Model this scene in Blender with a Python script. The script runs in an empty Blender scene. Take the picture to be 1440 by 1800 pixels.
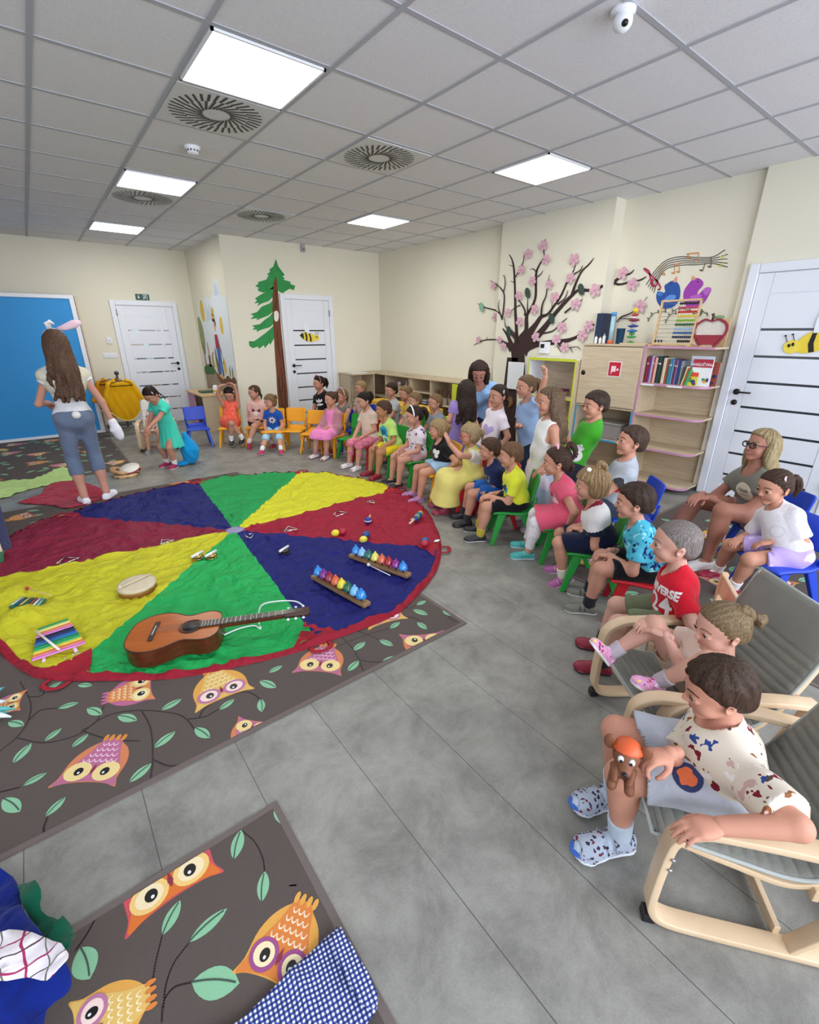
import bpy, bmesh, math, random
import numpy as np
from mathutils import Vector, Matrix, noise
from mathutils.bvhtree import BVHTree
random.seed(7)
PI = math.pi
SC = bpy.context.scene
COL = SC.collection

# ------------------------------------------------------------------ camera
CAM_H, CAM_F = 1.5, 802.0
cam_rot = Matrix.Rotation(-0.665, 3, 'Z') @ Matrix.Rotation(1.1965, 3, 'X') @ Matrix.Rotation(0.0013, 3, 'Z')
cd = bpy.data.cameras.new('camera'); cam = bpy.data.objects.new('camera', cd); COL.objects.link(cam)
cam.matrix_world = Matrix.Translation((0, 0, CAM_H)) @ cam_rot.to_4x4()
cd.sensor_fit = 'HORIZONTAL'; cd.sensor_width = 36.0; cd.lens = CAM_F / 1440 * 36
cd.clip_start = 0.02; cd.clip_end = 100
SC.camera = cam
# ------------------------------------------------------------------ colour management, world, lights
vs = SC.view_settings
vs.view_transform = 'Standard'; vs.look = 'None'; vs.gamma = 1.0; vs.use_curve_mapping = False
vs.exposure = 0.0
W = bpy.data.worlds.new('world'); SC.world = W; W.use_nodes = True
W.node_tree.nodes['Background'].inputs[0].default_value = (0.62, 0.74, 1.0, 1)
W.node_tree.nodes['Background'].inputs[1].default_value = 0.6

def area(name, loc, rot, sx, sy, power, col):
    l = bpy.data.lights.new(name, 'AREA'); l.shape = 'RECTANGLE'; l.size = sx; l.size_y = sy
    l.energy = power; l.color = col
    o = bpy.data.objects.new(name, l); COL.objects.link(o); o.location = loc; o.rotation_euler = rot
    return o
# daylight coming in through the three windows of the wall behind the photographer and two on the left
for wx in (-0.9, 1.5, 3.9):
    area('window_daylight', (wx, -2.34, 1.6), (PI/2, 0, 0), 1.9, 1.7, 100, (0.86, 0.90, 1.0))
for wy in (0.6, 3.4):
    area('window_daylight', (-3.14, wy, 1.6), (PI/2, 0, -PI/2), 1.9, 1.7, 20, (0.88, 0.92, 1.0))
SC.cycles.max_bounces = 8; SC.cycles.diffuse_bounces = 4; SC.cycles.glossy_bounces = 3
SC.cycles.transmission_bounces = 4; SC.cycles.transparent_max_bounces = 6
SC.cycles.sample_clamp_indirect = 6.0; SC.cycles.caustics_reflective = False; SC.cycles.caustics_refractive = False
SC.cycles.use_denoising = True

# ------------------------------------------------------------------ rays of the photograph onto planes of the room
def _ray(px, py): return cam_rot @ Vector(((px-720)/CAM_F, -(py-900)/CAM_F, -1.0))
def fl(px, py, z=0.0):
    r = _ray(px, py); t = (z-CAM_H)/r.z; return Vector((0, 0, CAM_H)) + r*t
def onx(px, py, x):
    r = _ray(px, py); return Vector((0, 0, CAM_H)) + r*(x/r.x)
def ony(px, py, y):
    r = _ray(px, py); return Vector((0, 0, CAM_H)) + r*(y/r.y)

# ------------------------------------------------------------------ materials
def lin(c):
    if isinstance(c, str):
        c = [int(c[i:i+2], 16)/255 for i in (0, 2, 4)]
    return tuple(((v+0.055)/1.055)**2.4 if v > 0.04045 else v/12.92 for v in c[:3]) + (1.0,)
_mats = {}
def mat(col, rough=0.6, metal=0.0, var=0.06, scale=30.0, bump=0.0, bscale=200.0, emit=0.0, coat=0.0, key=None, sheen=0.0, sub=0.0, spec=None):
    k = key or (col if isinstance(col, str) else tuple(col), rough, metal, var, scale, bump, bscale, emit, coat, sheen, sub, spec)
    if k in _mats: return _mats[k]
    m = bpy.data.materials.new('surface'); m.use_nodes = True; _mats[k] = m
    nt = m.node_tree; n = nt.nodes; L = nt.links; b = n['Principled BSDF']
    b.inputs['Roughness'].default_value = rough; b.inputs['Metallic'].default_value = metal
    b.inputs['Coat Weight'].default_value = coat
    b.inputs['Sheen Weight'].default_value = sheen
    if spec is not None: b.inputs['Specular IOR Level'].default_value = spec
    if sub: b.inputs['Subsurface Weight'].default_value = sub; b.inputs['Subsurface Radius'].default_value = (0.012, 0.005, 0.003); b.inputs['Subsurface Scale'].default_value = 1.0
    c = lin(col)
    if var > 0:
        tc = n.new('ShaderNodeTexCoord'); nz = n.new('ShaderNodeTexNoise'); nz.inputs['Scale'].default_value = scale; nz.inputs['Detail'].default_value = 3
        L.new(tc.outputs['Object'], nz.inputs['Vector'])
        mx = n.new('ShaderNodeMix'); mx.data_type = 'RGBA'
        mx.inputs[6].default_value = tuple(v*(1-var) for v in c[:3]) + (1,); mx.inputs[7].default_value = tuple(min(1, v*(1+var)) for v in c[:3]) + (1,)
        L.new(nz.outputs[0], mx.inputs[0]); L.new(mx.outputs[2], b.inputs['Base Color'])
    else: b.inputs['Base Color'].default_value = c
    if bump > 0:
        tc = n.new('ShaderNodeTexCoord'); nb = n.new('ShaderNodeTexNoise'); nb.inputs['Scale'].default_value = bscale; nb.inputs['Detail'].default_value = 4
        L.new(tc.outputs['Object'], nb.inputs['Vector'])
        bp = n.new('ShaderNodeBump'); bp.inputs['Strength'].default_value = bump; bp.inputs['Distance'].default_value = 0.01
        L.new(nb.outputs[0], bp.inputs['Height']); L.new(bp.outputs[0], b.inputs['Normal'])
    if emit: b.inputs['Emission Color'].default_value = c; b.inputs['Emission Strength'].default_value = emit
    return m
def cloth(col, var=0.07, bump=0.35): return mat(col, 0.9, var=var, scale=14, bump=bump, bscale=60, sheen=0.15, spec=0.15)
def plastic(col, rough=0.38): return mat(col, rough, var=0.03, scale=6, bump=0.05, bscale=400, spec=0.4)
def metal(col='b9bcc0', rough=0.3): return mat(col, rough, metal=1.0, var=0.03)
def print_mat(base, cols, scale=22.0, thr=0.38, rough=0.9, key=None, jit=0.25):
    """fabric printed all over with irregular motifs in the given colours"""
    k = ('print', base, tuple(cols), scale, thr)
    if k in _mats: return _mats[k]
    m = bpy.data.materials.new('printed_fabric'); m.use_nodes = True; _mats[k] = m
    nt = m.node_tree; n = nt.nodes; L = nt.links; b = n['Principled BSDF']; b.inputs['Roughness'].default_value = rough; b.inputs['Specular IOR Level'].default_value = 0.15
    tc = n.new('ShaderNodeTexCoord'); nz = n.new('ShaderNodeTexNoise'); nz.inputs['Scale'].default_value = scale*1.3; nz.inputs['Detail'].default_value = 2
    vm = n.new('ShaderNodeVectorMath'); vm.operation = 'MULTIPLY_ADD'; L.new(tc.outputs['Object'], nz.inputs['Vector'])
    L.new(nz.outputs['Color'], vm.inputs[0]); vm.inputs[1].default_value = (jit/scale*4,)*3; L.new(tc.outputs['Object'], vm.inputs[2])
    vo = n.new('ShaderNodeTexVoronoi'); vo.inputs['Scale'].default_value = scale; L.new(vm.outputs[0], vo.inputs['Vector'])
    lt = n.new('ShaderNodeMath'); lt.operation = 'LESS_THAN'; lt.inputs[1].default_value = thr; L.new(vo.outputs['Distance'], lt.inputs[0])
    sp = n.new('ShaderNodeSeparateColor'); L.new(vo.outputs['Color'], sp.inputs[0])
    cr = n.new('ShaderNodeValToRGB'); cr.color_ramp.interpolation = 'CONSTANT'; e = cr.color_ramp.elements
    e[0].position = 0; e[0].color = lin(cols[0])
    while len(e) < len(cols): e.new(0.5)
    for i, c in enumerate(cols): e[i].position = i/len(cols); e[i].color = lin(c)
    if len(cols) == 1: e[1].position = 1.0; e[1].color = lin(cols[0])
    L.new(sp.outputs[0], cr.inputs[0])
    mx = n.new('ShaderNodeMix'); mx.data_type = 'RGBA'; mx.inputs[6].default_value = lin(base)
    L.new(lt.outputs[0], mx.inputs[0]); L.new(cr.outputs[0], mx.inputs[7]); L.new(mx.outputs[2], b.inputs['Base Color'])
    return m
def wood(c1, c2, rough=0.45, scale=(1.5, 14, 14), key=None):
    k = ('wood', c1, c2, rough, scale)
    if k in _mats: return _mats[k]
    m = bpy.data.materials.new('wood'); m.use_nodes = True; _mats[k] = m
    nt = m.node_tree; n = nt.nodes; L = nt.links; b = n['Principled BSDF']; b.inputs['Roughness'].default_value = rough
    tc = n.new('ShaderNodeTexCoord'); mp = n.new('ShaderNodeMapping'); mp.inputs['Scale'].default_value = scale; L.new(tc.outputs['Object'], mp.inputs[0])
    nz = n.new('ShaderNodeTexNoise'); nz.inputs['Scale'].default_value = 3; nz.inputs['Detail'].default_value = 5; nz.inputs['Distortion'].default_value = 0.6; L.new(mp.outputs[0], nz.inputs['Vector'])
    cr = n.new('ShaderNodeValToRGB'); cr.color_ramp.elements[0].position = 0.35; cr.color_ramp.elements[0].color = lin(c1); cr.color_ramp.elements[1].position = 0.65; cr.color_ramp.elements[1].color = lin(c2)
    L.new(nz.outputs[0], cr.inputs[0]); L.new(cr.outputs[0], b.inputs['Base Color'])
    return m
BIRCH = wood('d0bfa4', 'bfac8e', .5, (22, 1.3, 22)); BENT = wood('dfc5a4', 'd3b894', 0.4, (2, 2, 2)); WHITE = mat('e9ecf2', 0.4, var=0.01)
DARK = mat('17171a', 0.5); BLACK = mat('0c0c0e', 0.45, var=0)

# ------------------------------------------------------------------ mesh helpers
class MB:
    """collects shapes; each shape may use its own material slot"""
    def __init__(s): s.v = []; s.f = []; s.mi = []; s.m = []; s.sm = []; s.cur = 0; s.M = Matrix.Identity(4)
    def mat(s, m):
        if m not in s.m: s.m.append(m)
        s.cur = s.m.index(m); return s
    def add(s, vs, fs, smooth=False, mi=None):
        o = len(s.v); M = s.M
        s.v += [tuple(M @ Vector(p)) for p in vs]
        for i, f in enumerate(fs):
            s.f.append(tuple(o+j for j in f)); s.mi.append(s.cur if mi is None else mi[i]); s.sm.append(smooth)
        return s
    def box(s, a, b):
        x0, y0, z0 = a; x1, y1, z1 = b
        return s.add([(x0,y0,z0),(x1,y0,z0),(x1,y1,z0),(x0,y1,z0),(x0,y0,z1),(x1,y0,z1),(x1,y1,z1),(x0,y1,z1)],
                     [(3,2,1,0),(4,5,6,7),(0,1,5,4),(1,2,6,5),(2,3,7,6),(3,0,4,7)])
    def boxc(s, c, d): return s.box([c[i]-d[i]/2 for i in range(3)], [c[i]+d[i]/2 for i in range(3)])
    def prism(s, pts, z0, z1, axis='z'):
        n = len(pts)
        def P(p, z):
            if axis == 'z': return (p[0], p[1], z)
            if axis == 'x': return (z, p[0], p[1])
            return (p[0], z, p[1])
        vs = [P(p, z0) for p in pts] + [P(p, z1) for p in pts]
        return s.add(vs, [tuple(range(n-1, -1, -1)), tuple(range(n, 2*n))] + [(i, (i+1) % n, n+(i+1) % n, n+i) for i in range(n)])
    def tube(s, path, r, seg=10, closed=False, cap=True, squash=None):
        path = [Vector(p) for p in path]; n = len(path)
        rs = r if isinstance(r, (list, tuple)) else [r]*n
        vs = []; up = None
        for i, p in enumerate(path):
            a = path[(i-1) % n] if (closed or i > 0) else p; b = path[(i+1) % n] if (closed or i < n-1) else p
            t = (b-a).normalized() if (b-a).length > 1e-9 else Vector((0, 0, 1))
            if up is None:
                up = t.orthogonal().normalized()
                if abs(t.z) < 0.95: up = (Vector((0, 0, 1)) - t*t.z).normalized()
            else:
                up = (up - t*up.dot(t)); up = up.normalized() if up.length > 1e-6 else t.orthogonal().normalized()
            w = t.cross(up)
            for k in range(seg):
                an = 2*PI*k/seg; q = squash or (1, 1)
                vs.append(p + up*math.cos(an)*rs[i]*q[0] + w*math.sin(an)*rs[i]*q[1])
        fs = []
        m = n if closed else n-1
        for i in range(m):
            j = (i+1) % n
            for k in range(seg):
                k2 = (k+1) % seg; fs.append((i*seg+k, i*seg+k2, j*seg+k2, j*seg+k))
        if cap and not closed: fs += [tuple(range(seg-1, -1, -1)), tuple((n-1)*seg+k for k in range(seg))]
        return s.add(vs, fs, True)
    def cyl(s, a, b, r, seg=20): return s.tube([a, b], r, seg)
    def lathe(s, prof, seg=28, c=(0, 0, 0)):
        vs = []; n = len(prof)
        for r, z in prof:
            for k in range(seg):
                an = 2*PI*k/seg; vs.append((c[0]+r*math.cos(an), c[1]+r*math.sin(an), c[2]+z))
        fs = [(i*seg+k, i*seg+(k+1) % seg, (i+1)*seg+(k+1) % seg, (i+1)*seg+k) for i in range(n-1) for k in range(seg)]
        fs += [tuple(range(seg-1, -1, -1)), tuple((n-1)*seg+k for k in range(seg))]
        return s.add(vs, fs, True)
    def ball(s, c, r, seg=16, rings=10):
        rr = r if isinstance(r, (tuple, list)) else (r, r, r); vs = []; fs = []
        for i in range(rings+1):
            th = PI*i/rings
            for k in range(seg):
                an = 2*PI*k/seg; vs.append((c[0]+rr[0]*math.sin(th)*math.cos(an), c[1]+rr[1]*math.sin(th)*math.sin(an), c[2]-rr[2]*math.cos(th)))
        for i in range(rings):
            for k in range(seg): fs.append((i*seg+k, i*seg+(k+1) % seg, (i+1)*seg+(k+1) % seg, (i+1)*seg+k))
        return s.add(vs, fs, True)
    def strip(s, pts_l, pts_r, smooth=True):
        n = len(pts_l); return s.add(list(pts_l)+list(pts_r), [(i, i+1, n+i+1, n+i) for i in range(n-1)], smooth)
    def build(s, name, parent=None, bevel=0, loc=None, auto=True):
        me = bpy.data.meshes.new(name); me.from_pydata(s.v, [], s.f)
        for m in s.m: me.materials.append(m)
        me.polygons.foreach_set('material_index', s.mi); me.polygons.foreach_set('use_smooth', s.sm); me.update()
        if auto:
            bm = bmesh.new(); bm.from_mesh(me); bmesh.ops.recalc_face_normals(bm, faces=bm.faces); bm.to_mesh(me); bm.free()
        o = bpy.data.objects.new(name, me); COL.objects.link(o)
        if loc is not None: o.location = loc
        if parent is not None: o.parent = parent
        if bevel:
            b = o.modifiers.new('edge', 'BEVEL'); b.width = bevel; b.segments = 2; b.limit_method = 'ANGLE'; b.angle_limit = 0.7
        return o
def tag(o, label=None, cat=None, group=None, kind=None):
    if label: o['label'] = label
    if cat: o['category'] = cat
    if group: o['group'] = group
    if kind: o['kind'] = kind
    return o
def empty(name, loc=(0, 0, 0), rz=0.0, label=None, cat=None, group=None, kind=None):
    o = bpy.data.objects.new(name, None); COL.objects.link(o); o.location = loc; o.rotation_euler = (0, 0, rz); o.empty_display_size = 0.1
    return tag(o, label, cat, group, kind)
def quick(name, parent, m, *boxes, bevel=0.0):
    b = MB().mat(m)
    for a, c in boxes: b.box(a, c)
    return b.build(name, parent, bevel)
def bez(p, n=24):
    """smooth curve through points (Catmull-Rom)"""
    p = [Vector(q) for q in p]; out = []
    for i in range(len(p)-1):
        a = p[i-1] if i > 0 else p[i]*2-p[i+1]; b = p[i]; c = p[i+1]; d = p[i+2] if i+2 < len(p) else p[i+1]*2-p[i]
        k = max(2, n//(len(p)-1))
        for j in range(k):
            t = j/k; out.append(0.5*((2*b)+(c-a)*t+(2*a-5*b+4*c-d)*t*t+(3*b-a-3*c+d)*t**3))
    out.append(p[-1]); return out
_tc = {}
def text2d(txt, size=1.0, bold=0.0):
    """flat triangles of lettering, centred on the origin: (points, triangles)"""
    k = (txt, size, bold)
    if k in _tc: return _tc[k]
    cu = bpy.data.curves.new('lettering', 'FONT'); cu.body = txt; cu.size = size; cu.align_x = 'CENTER'; cu.align_y = 'CENTER'; cu.offset = bold; cu.resolution_u = 3
    ob = bpy.data.objects.new('lettering', cu); COL.objects.link(ob)
    dg = bpy.context.evaluated_depsgraph_get(); me = ob.evaluated_get(dg).to_mesh(); me.calc_loop_triangles()
    pts = [(v.co.x, v.co.y) for v in me.vertices]; tr = [tuple(t.vertices) for t in me.loop_triangles]
    ob.evaluated_get(dg).to_mesh_clear(); bpy.data.objects.remove(ob); bpy.data.curves.remove(cu)
    _tc[k] = (pts, tr); return _tc[k]
def tri_poly(poly):
    """triangulate a 2D outline"""
    from mathutils.geometry import tessellate_polygon
    return [tuple(t) for t in tessellate_polygon([[Vector((p[0], p[1], 0)) for p in poly]])]
# ================================================================== the room
CEIL = 2.76; XR = 5.05; YB = 7.31; YF = 9.15; XS = 2.39; XL = -3.0; YN = -2.2
def wall_mat():
    return mat('e3dfcd', 0.85, var=0.02, scale=3, bump=0.12, bscale=140)
WALL = wall_mat()
def mat_floor():
    m = bpy.data.materials.new('vinyl_floor'); m.use_nodes = True; nt = m.node_tree; n = nt.nodes; L = nt.links; b = n['Principled BSDF']
    tc = n.new('ShaderNodeTexCoord')
    n1 = n.new('ShaderNodeTexNoise'); n1.inputs['Scale'].default_value = 4.5; n1.inputs['Detail'].default_value = 12; n1.inputs['Roughness'].default_value = 0.72; n1.inputs['Distortion'].default_value = 0.3
    n2 = n.new('ShaderNodeTexNoise'); n2.inputs['Scale'].default_value = 190; n2.inputs['Detail'].default_value = 2
    L.new(tc.outputs['Object'], n1.inputs['Vector']); L.new(tc.outputs['Object'], n2.inputs['Vector'])
    cr = n.new('ShaderNodeValToRGB'); cr.color_ramp.elements[0].position = 0.32; cr.color_ramp.elements[0].color = lin('6e6d68'); cr.color_ramp.elements[1].position = 0.74; cr.color_ramp.elements[1].color = lin('9f9f97')
    L.new(n1.outputs[0], cr.inputs[0])
    mx = n.new('ShaderNodeMix'); mx.data_type = 'RGBA'; mx.blend_type = 'OVERLAY'; mx.inputs[0].default_value = 0.18
    L.new(cr.outputs[0], mx.inputs[6]); L.new(n2.outputs[0], mx.inputs[7])
    # seams between the planks, 0.33 m apart
    sp = n.new('ShaderNodeSeparateXYZ'); L.new(tc.outputs['Object'], sp.inputs[0])
    def line(out, off, per, wd):
        a = n.new('ShaderNodeMath'); a.operation = 'SUBTRACT'; L.new(out, a.inputs[0]); a.inputs[1].default_value = off
        p = n.new('ShaderNodeMath'); p.operation = 'PINGPONG'; L.new(a.outputs[0], p.inputs[0]); p.inputs[1].default_value = per/2
        c = n.new('ShaderNodeMath'); c.operation = 'LESS_THAN'; L.new(p.outputs[0], c.inputs[0]); c.inputs[1].default_value = wd
        return c.outputs[0]
    s1 = line(sp.outputs[0], 0.940, 0.3265, 0.0011)
    m2 = n.new('ShaderNodeMix'); m2.data_type = 'RGBA'; L.new(s1, m2.inputs[0]); L.new(mx.outputs[2], m2.inputs[6]); m2.inputs[7].default_value = lin('3c3c3d')
    L.new(m2.outputs[2], b.inputs['Base Color']); b.inputs['Roughness'].default_value = 0.42; b.inputs['Specular IOR Level'].default_value = 0.45
    bp = n.new('ShaderNodeBump'); bp.inputs['Strength'].default_value = 0.05; L.new(n2.outputs[0], bp.inputs['Height']); L.new(bp.outputs[0], b.inputs['Normal'])
    return m
def mat_ceiling():
    m = bpy.data.materials.new('mineral_fibre_tile'); m.use_nodes = True; nt = m.node_tree; n = nt.nodes; L = nt.links; b = n['Principled BSDF']
    tc = n.new('ShaderNodeTexCoord'); nz = n.new('ShaderNodeTexNoise'); nz.inputs['Scale'].default_value = 260; nz.inputs['Detail'].default_value = 3
    L.new(tc.outputs['Object'], nz.inputs['Vector'])
    cr = n.new('ShaderNodeValToRGB'); cr.color_ramp.elements[0].position = 0.3; cr.color_ramp.elements[0].color = lin('d6d6dc'); cr.color_ramp.elements[1].position = 0.6; cr.color_ramp.elements[1].color = lin('e8e8ee')
    L.new(nz.outputs[0], cr.inputs[0]); L.new(cr.outputs[0], b.inputs['Base Color']); b.inputs['Roughness'].default_value = 0.95
    bp = n.new('ShaderNodeBump'); bp.inputs['Strength'].default_value = 0.3; bp.inputs['Distance'].default_value = 0.004; L.new(nz.outputs[0], bp.inputs['Height']); L.new(bp.outputs[0], b.inputs['Normal'])
    return m
def struct(name, m, *boxes, bevel=0.0, parent=None, label=None):
    o = quick(name, parent, m, *boxes, bevel=bevel)
    if parent is None: o['kind'] = 'structure'
    if label: o['label'] = label
    return o
struct('floor', mat_floor(), ((XL-0.1, YN-0.1, -0.1), (XR+0.3, YF+0.1, 0)), label='grey mottled vinyl plank floor with thin dark seams')
CEILM = mat_ceiling()
ceil = struct('ceiling', CEILM, ((XL-0.1, YN-0.1, CEIL), (XR+0.3, YF+0.1, CEIL+0.1)), label='suspended ceiling of speckled white square tiles')
GX0, GY0, GDX, GDY = 0.9265, 1.411, 0.61, 0.60
g = MB().mat(mat('aeb1ba', 0.6, var=0))
i = -8
while GX0+i*GDX < XR+0.1:
    x = GX0+i*GDX
    if x > XL: g.box((x-0.013, YN, CEIL-0.004), (x+0.013, YF, CEIL+0.01))
    i += 1
j = -7
while GY0+j*GDY < YF:
    y = GY0+j*GDY
    if y > YN: g.box((XL, y-0.013, CEIL-0.0035), (XR+0.1, y+0.013, CEIL+0.01))
    j += 1
o = g.build('ceiling_grid', ceil); o['label'] = 'light grey metal rails between the ceiling tiles'
# walls
w_far = struct('wall_far', WALL, ((XL, YF, 0), (XS+0.1, YF+0.1, CEIL)), label='beige far wall behind the blue board and the first white door')
w_side = struct('wall_side', WALL, ((XS, YB, 0), (XS+0.1, YF, CEIL)), label='short side wall painted with a village scene')
w_back = struct('wall_back', WALL, ((XS+0.1, YB, 0), (XR+0.3, YB+0.1, CEIL)), label='cream back wall with a painted spruce')
w_right = struct('wall_right', WALL, ((XR, 4.43, 0), (XR+0.2, YB, CEIL)), ((XR-0.12, 2.95, 0), (XR+0.2, 4.43, CEIL)), ((XR+0.06, 1.72, 0), (XR+0.2, 2.95, CEIL)), ((XR, YN, 0), (XR+0.2, 1.72, CEIL)), label='cream right-hand wall with a shallow pilaster and painted tree')
XC = XR-0.12   # face of the pilaster
XN = XR+0.06   # face of the recess behind the shelves
def wall_with_holes(name, axis, at, lo, hi, holes, z0, z1, th=0.15):
    b = MB().mat(WALL); cuts = sorted(holes)
    def bx(a0, a1, c0, c1):
        if axis == 'y': b.box((a0, at-th, c0), (a1, at, c1))
        else: b.box((at-th, a0, c0), (at, a1, c1))
    x = lo
    for a, c in cuts:
        bx(x, a, 0, CEIL); bx(a, c, 0, z0); bx(a, c, z1, CEIL); x = c
    bx(x, hi, 0, CEIL)
    o = b.build(name); o['kind'] = 'structure'; return o
wall_with_holes('wall_near', 'y', YN, XL, XR+0.2, [(-1.9, 0.1), (0.5, 2.5), (2.9, 4.9)], 0.7, 2.5)
wall_with_holes('wall_left', 'x', XL, YN, YF, [(-0.4, 1.6), (2.4, 4.4)], 0.7, 2.5)
k = 1
for a in (-1.9, 0.5, 2.9):
    o = struct('window_%d' % k, WHITE, ((a, YN-0.1, 0.7), (a+0.06, YN-0.03, 2.5)), ((a+1.94, YN-0.1, 0.7), (a+2.0, YN-0.03, 2.5)), ((a+0.97, YN-0.1, 0.7), (a+1.03, YN-0.03, 2.5)), ((a, YN-0.1, 0.7), (a+2, YN-0.03, 0.76)), ((a, YN-0.1, 2.44), (a+2, YN-0.03, 2.5))); k += 1
for a in (-0.4, 2.4):
    o = struct('window_%d' % k, WHITE, ((XL-0.1, a, 0.7), (XL-0.03, a+0.06, 2.5)), ((XL-0.1, a+1.94, 0.7), (XL-0.03, a+2, 2.5)), ((XL-0.1, a+0.97, 0.7), (XL-0.03, a+1.03, 2.5)), ((XL-0.1, a, 0.7), (XL-0.03, a+2, 0.76)), ((XL-0.1, a, 2.44), (XL-0.03, a+2, 2.5))); k += 1
# skirting
SK = mat('6f6b66', 0.5)
struct('baseboard_right', SK, ((XR-0.01, 1.5, 0), (XR+0.001, 1.72, 0.06)), ((XR-0.01, YN, 0), (XR+0.001, 0.6, 0.06)))
struct('baseboard_back', SK, ((XS+0.1, YB-0.01, 0), (3.12, YB+0.001, 0.06)))
struct('baseboard_far', SK, ((XL, YF-0.01, 0), (1.1, YF+0.001, 0.06)), ((2.13, YF-0.01, 0), (XS, YF+0.001, 0.06)))

# ---- doors ------------------------------------------------------------
DOORW = mat('e4e8f0', 0.4, var=0.012, scale=8); GLASSD = mat('30343a', 0.15, var=0.1, scale=12)
def door(name, M, w, h, slots, slot_m, handle_left, label, slot_parts=None):
    """M maps local (x along wall, y out of wall, z up) to the room; x from 0 to w"""
    root = empty(name); root['kind'] = 'structure'; root['label'] = label
    def P(nm, m, *bx, bevel=0.002, parent=root):
        b = MB().mat(m); b.M = M
        for a, c in bx: b.box(a, c)
        return b.build(nm, parent, bevel)
    f = 0.075
    P('door_frame', DOORW, ((0, -0.01, 0), (f, 0.035, h)), ((w-f, -0.01, 0), (w, 0.035, h)), ((f, -0.01, h-f), (w-f, 0.035, h)), bevel=0.008)
    P('door_panel', DOORW, ((f+0.004, -0.01, 0.008), (w-f-0.004, 0.012, h-f-0.004)), bevel=0)
    x0, x1 = f+0.004, w-f-0.004; iw = x1-x0; a, c = x0+0.13*iw, x1-0.13*iw
    P('molding', DOORW, ((x0, 0.012, 0.008), (a-0.003, 0.02, h-f-0.004)), ((c+0.003, 0.012, 0.008), (x1, 0.02, h-f-0.004)), ((a, 0.012, h-f-0.16), (c, 0.018, h-f-0.004)), *[((a, 0.012, z), (c, 0.018, z2)) for z, z2 in zip([0.14]+[s+0.02 for s in slots], slots+[h-f-0.165])], bevel=0)
    for s in slots:
        P('glass_strip', slot_m, ((a, 0.011, s), (c, 0.014, s+0.02)), bevel=0)
    hx = x0+0.055 if handle_left else x1-0.055; d = 1 if handle_left else -1
    b = MB().mat(mat('2d2b2a', 0.35, metal=0.6)); b.M = M
    b.cyl((hx, 0.02, 1.0), (hx, 0.032, 1.0), 0.026); b.cyl((hx, 0.03, 1.0), (hx, 0.062, 1.0), 0.009)
    b.tube([(hx, 0.06, 1.0), (hx+d*0.03, 0.064, 1.0), (hx+d*0.12, 0.058, 1.0)], 0.008); b.build('door_handle', root)
    b = MB().mat(mat('2d2b2a', 0.35, metal=0.6)); b.M = M
    b.cyl((hx, 0.02, 0.905), (hx, 0.03, 0.905), 0.024); b.build('keyhole_rosette', root)
    hgx = w-f if handle_left else f
    b = MB().mat(metal('9b9da0')); b.M = M
    for z in (0.25, 1.75): b.cyl((hgx, 0.035, z), (hgx, 0.035, z+0.09), 0.008)
    b.build('hinge', root)
    return root
Mx_back = Matrix.Translation((3.185, YB, 0)) @ Matrix(((1, 0, 0, 0), (0, -1, 0, 0), (0, 0, 1, 0), (0, 0, 0, 1)))
door('door_2', Mx_back, 0.91, 2.06, [0.22, 0.43, 0.64, 0.86, 1.08, 1.30, 1.52], DARK, True, 'white door with black slots and a bee sticker in the back wall')
Mx_far = Matrix.Translation((1.14, YF, 0)) @ Matrix(((1, 0, 0, 0), (0, -1, 0, 0), (0, 0, 1, 0), (0, 0, 0, 1)))
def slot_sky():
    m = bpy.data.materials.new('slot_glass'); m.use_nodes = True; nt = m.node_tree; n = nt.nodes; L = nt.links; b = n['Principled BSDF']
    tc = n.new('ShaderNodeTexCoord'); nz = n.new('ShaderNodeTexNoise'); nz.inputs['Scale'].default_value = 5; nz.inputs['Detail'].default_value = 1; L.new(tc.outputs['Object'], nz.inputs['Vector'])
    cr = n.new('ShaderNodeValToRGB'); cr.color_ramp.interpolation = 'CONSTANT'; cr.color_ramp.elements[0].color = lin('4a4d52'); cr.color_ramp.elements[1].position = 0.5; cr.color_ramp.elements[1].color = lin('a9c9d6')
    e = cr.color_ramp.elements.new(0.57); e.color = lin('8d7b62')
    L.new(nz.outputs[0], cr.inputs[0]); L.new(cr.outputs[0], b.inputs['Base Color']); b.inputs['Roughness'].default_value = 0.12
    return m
door('door_1', Mx_far, 0.98, 1.98, [0.22, 0.43, 0.64, 0.86, 1.08, 1.30, 1.52], slot_sky(), False, 'white door with mirrored slots under the exit sign, beside the coat rack')
Mx_right = Matrix.Translation((XR, 1.67, 0)) @ Matrix(((0, -1, 0, 0), (-1, 0, 0, 0), (0, 0, 1, 0), (0, 0, 0, 1)))
door('door_3', Mx_right, 1.02, 2.05, [0.22, 0.43, 0.64, 0.86, 1.08, 1.30, 1.52], GLASSD, True, 'large white door with grey slots on the right-hand wall')

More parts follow.
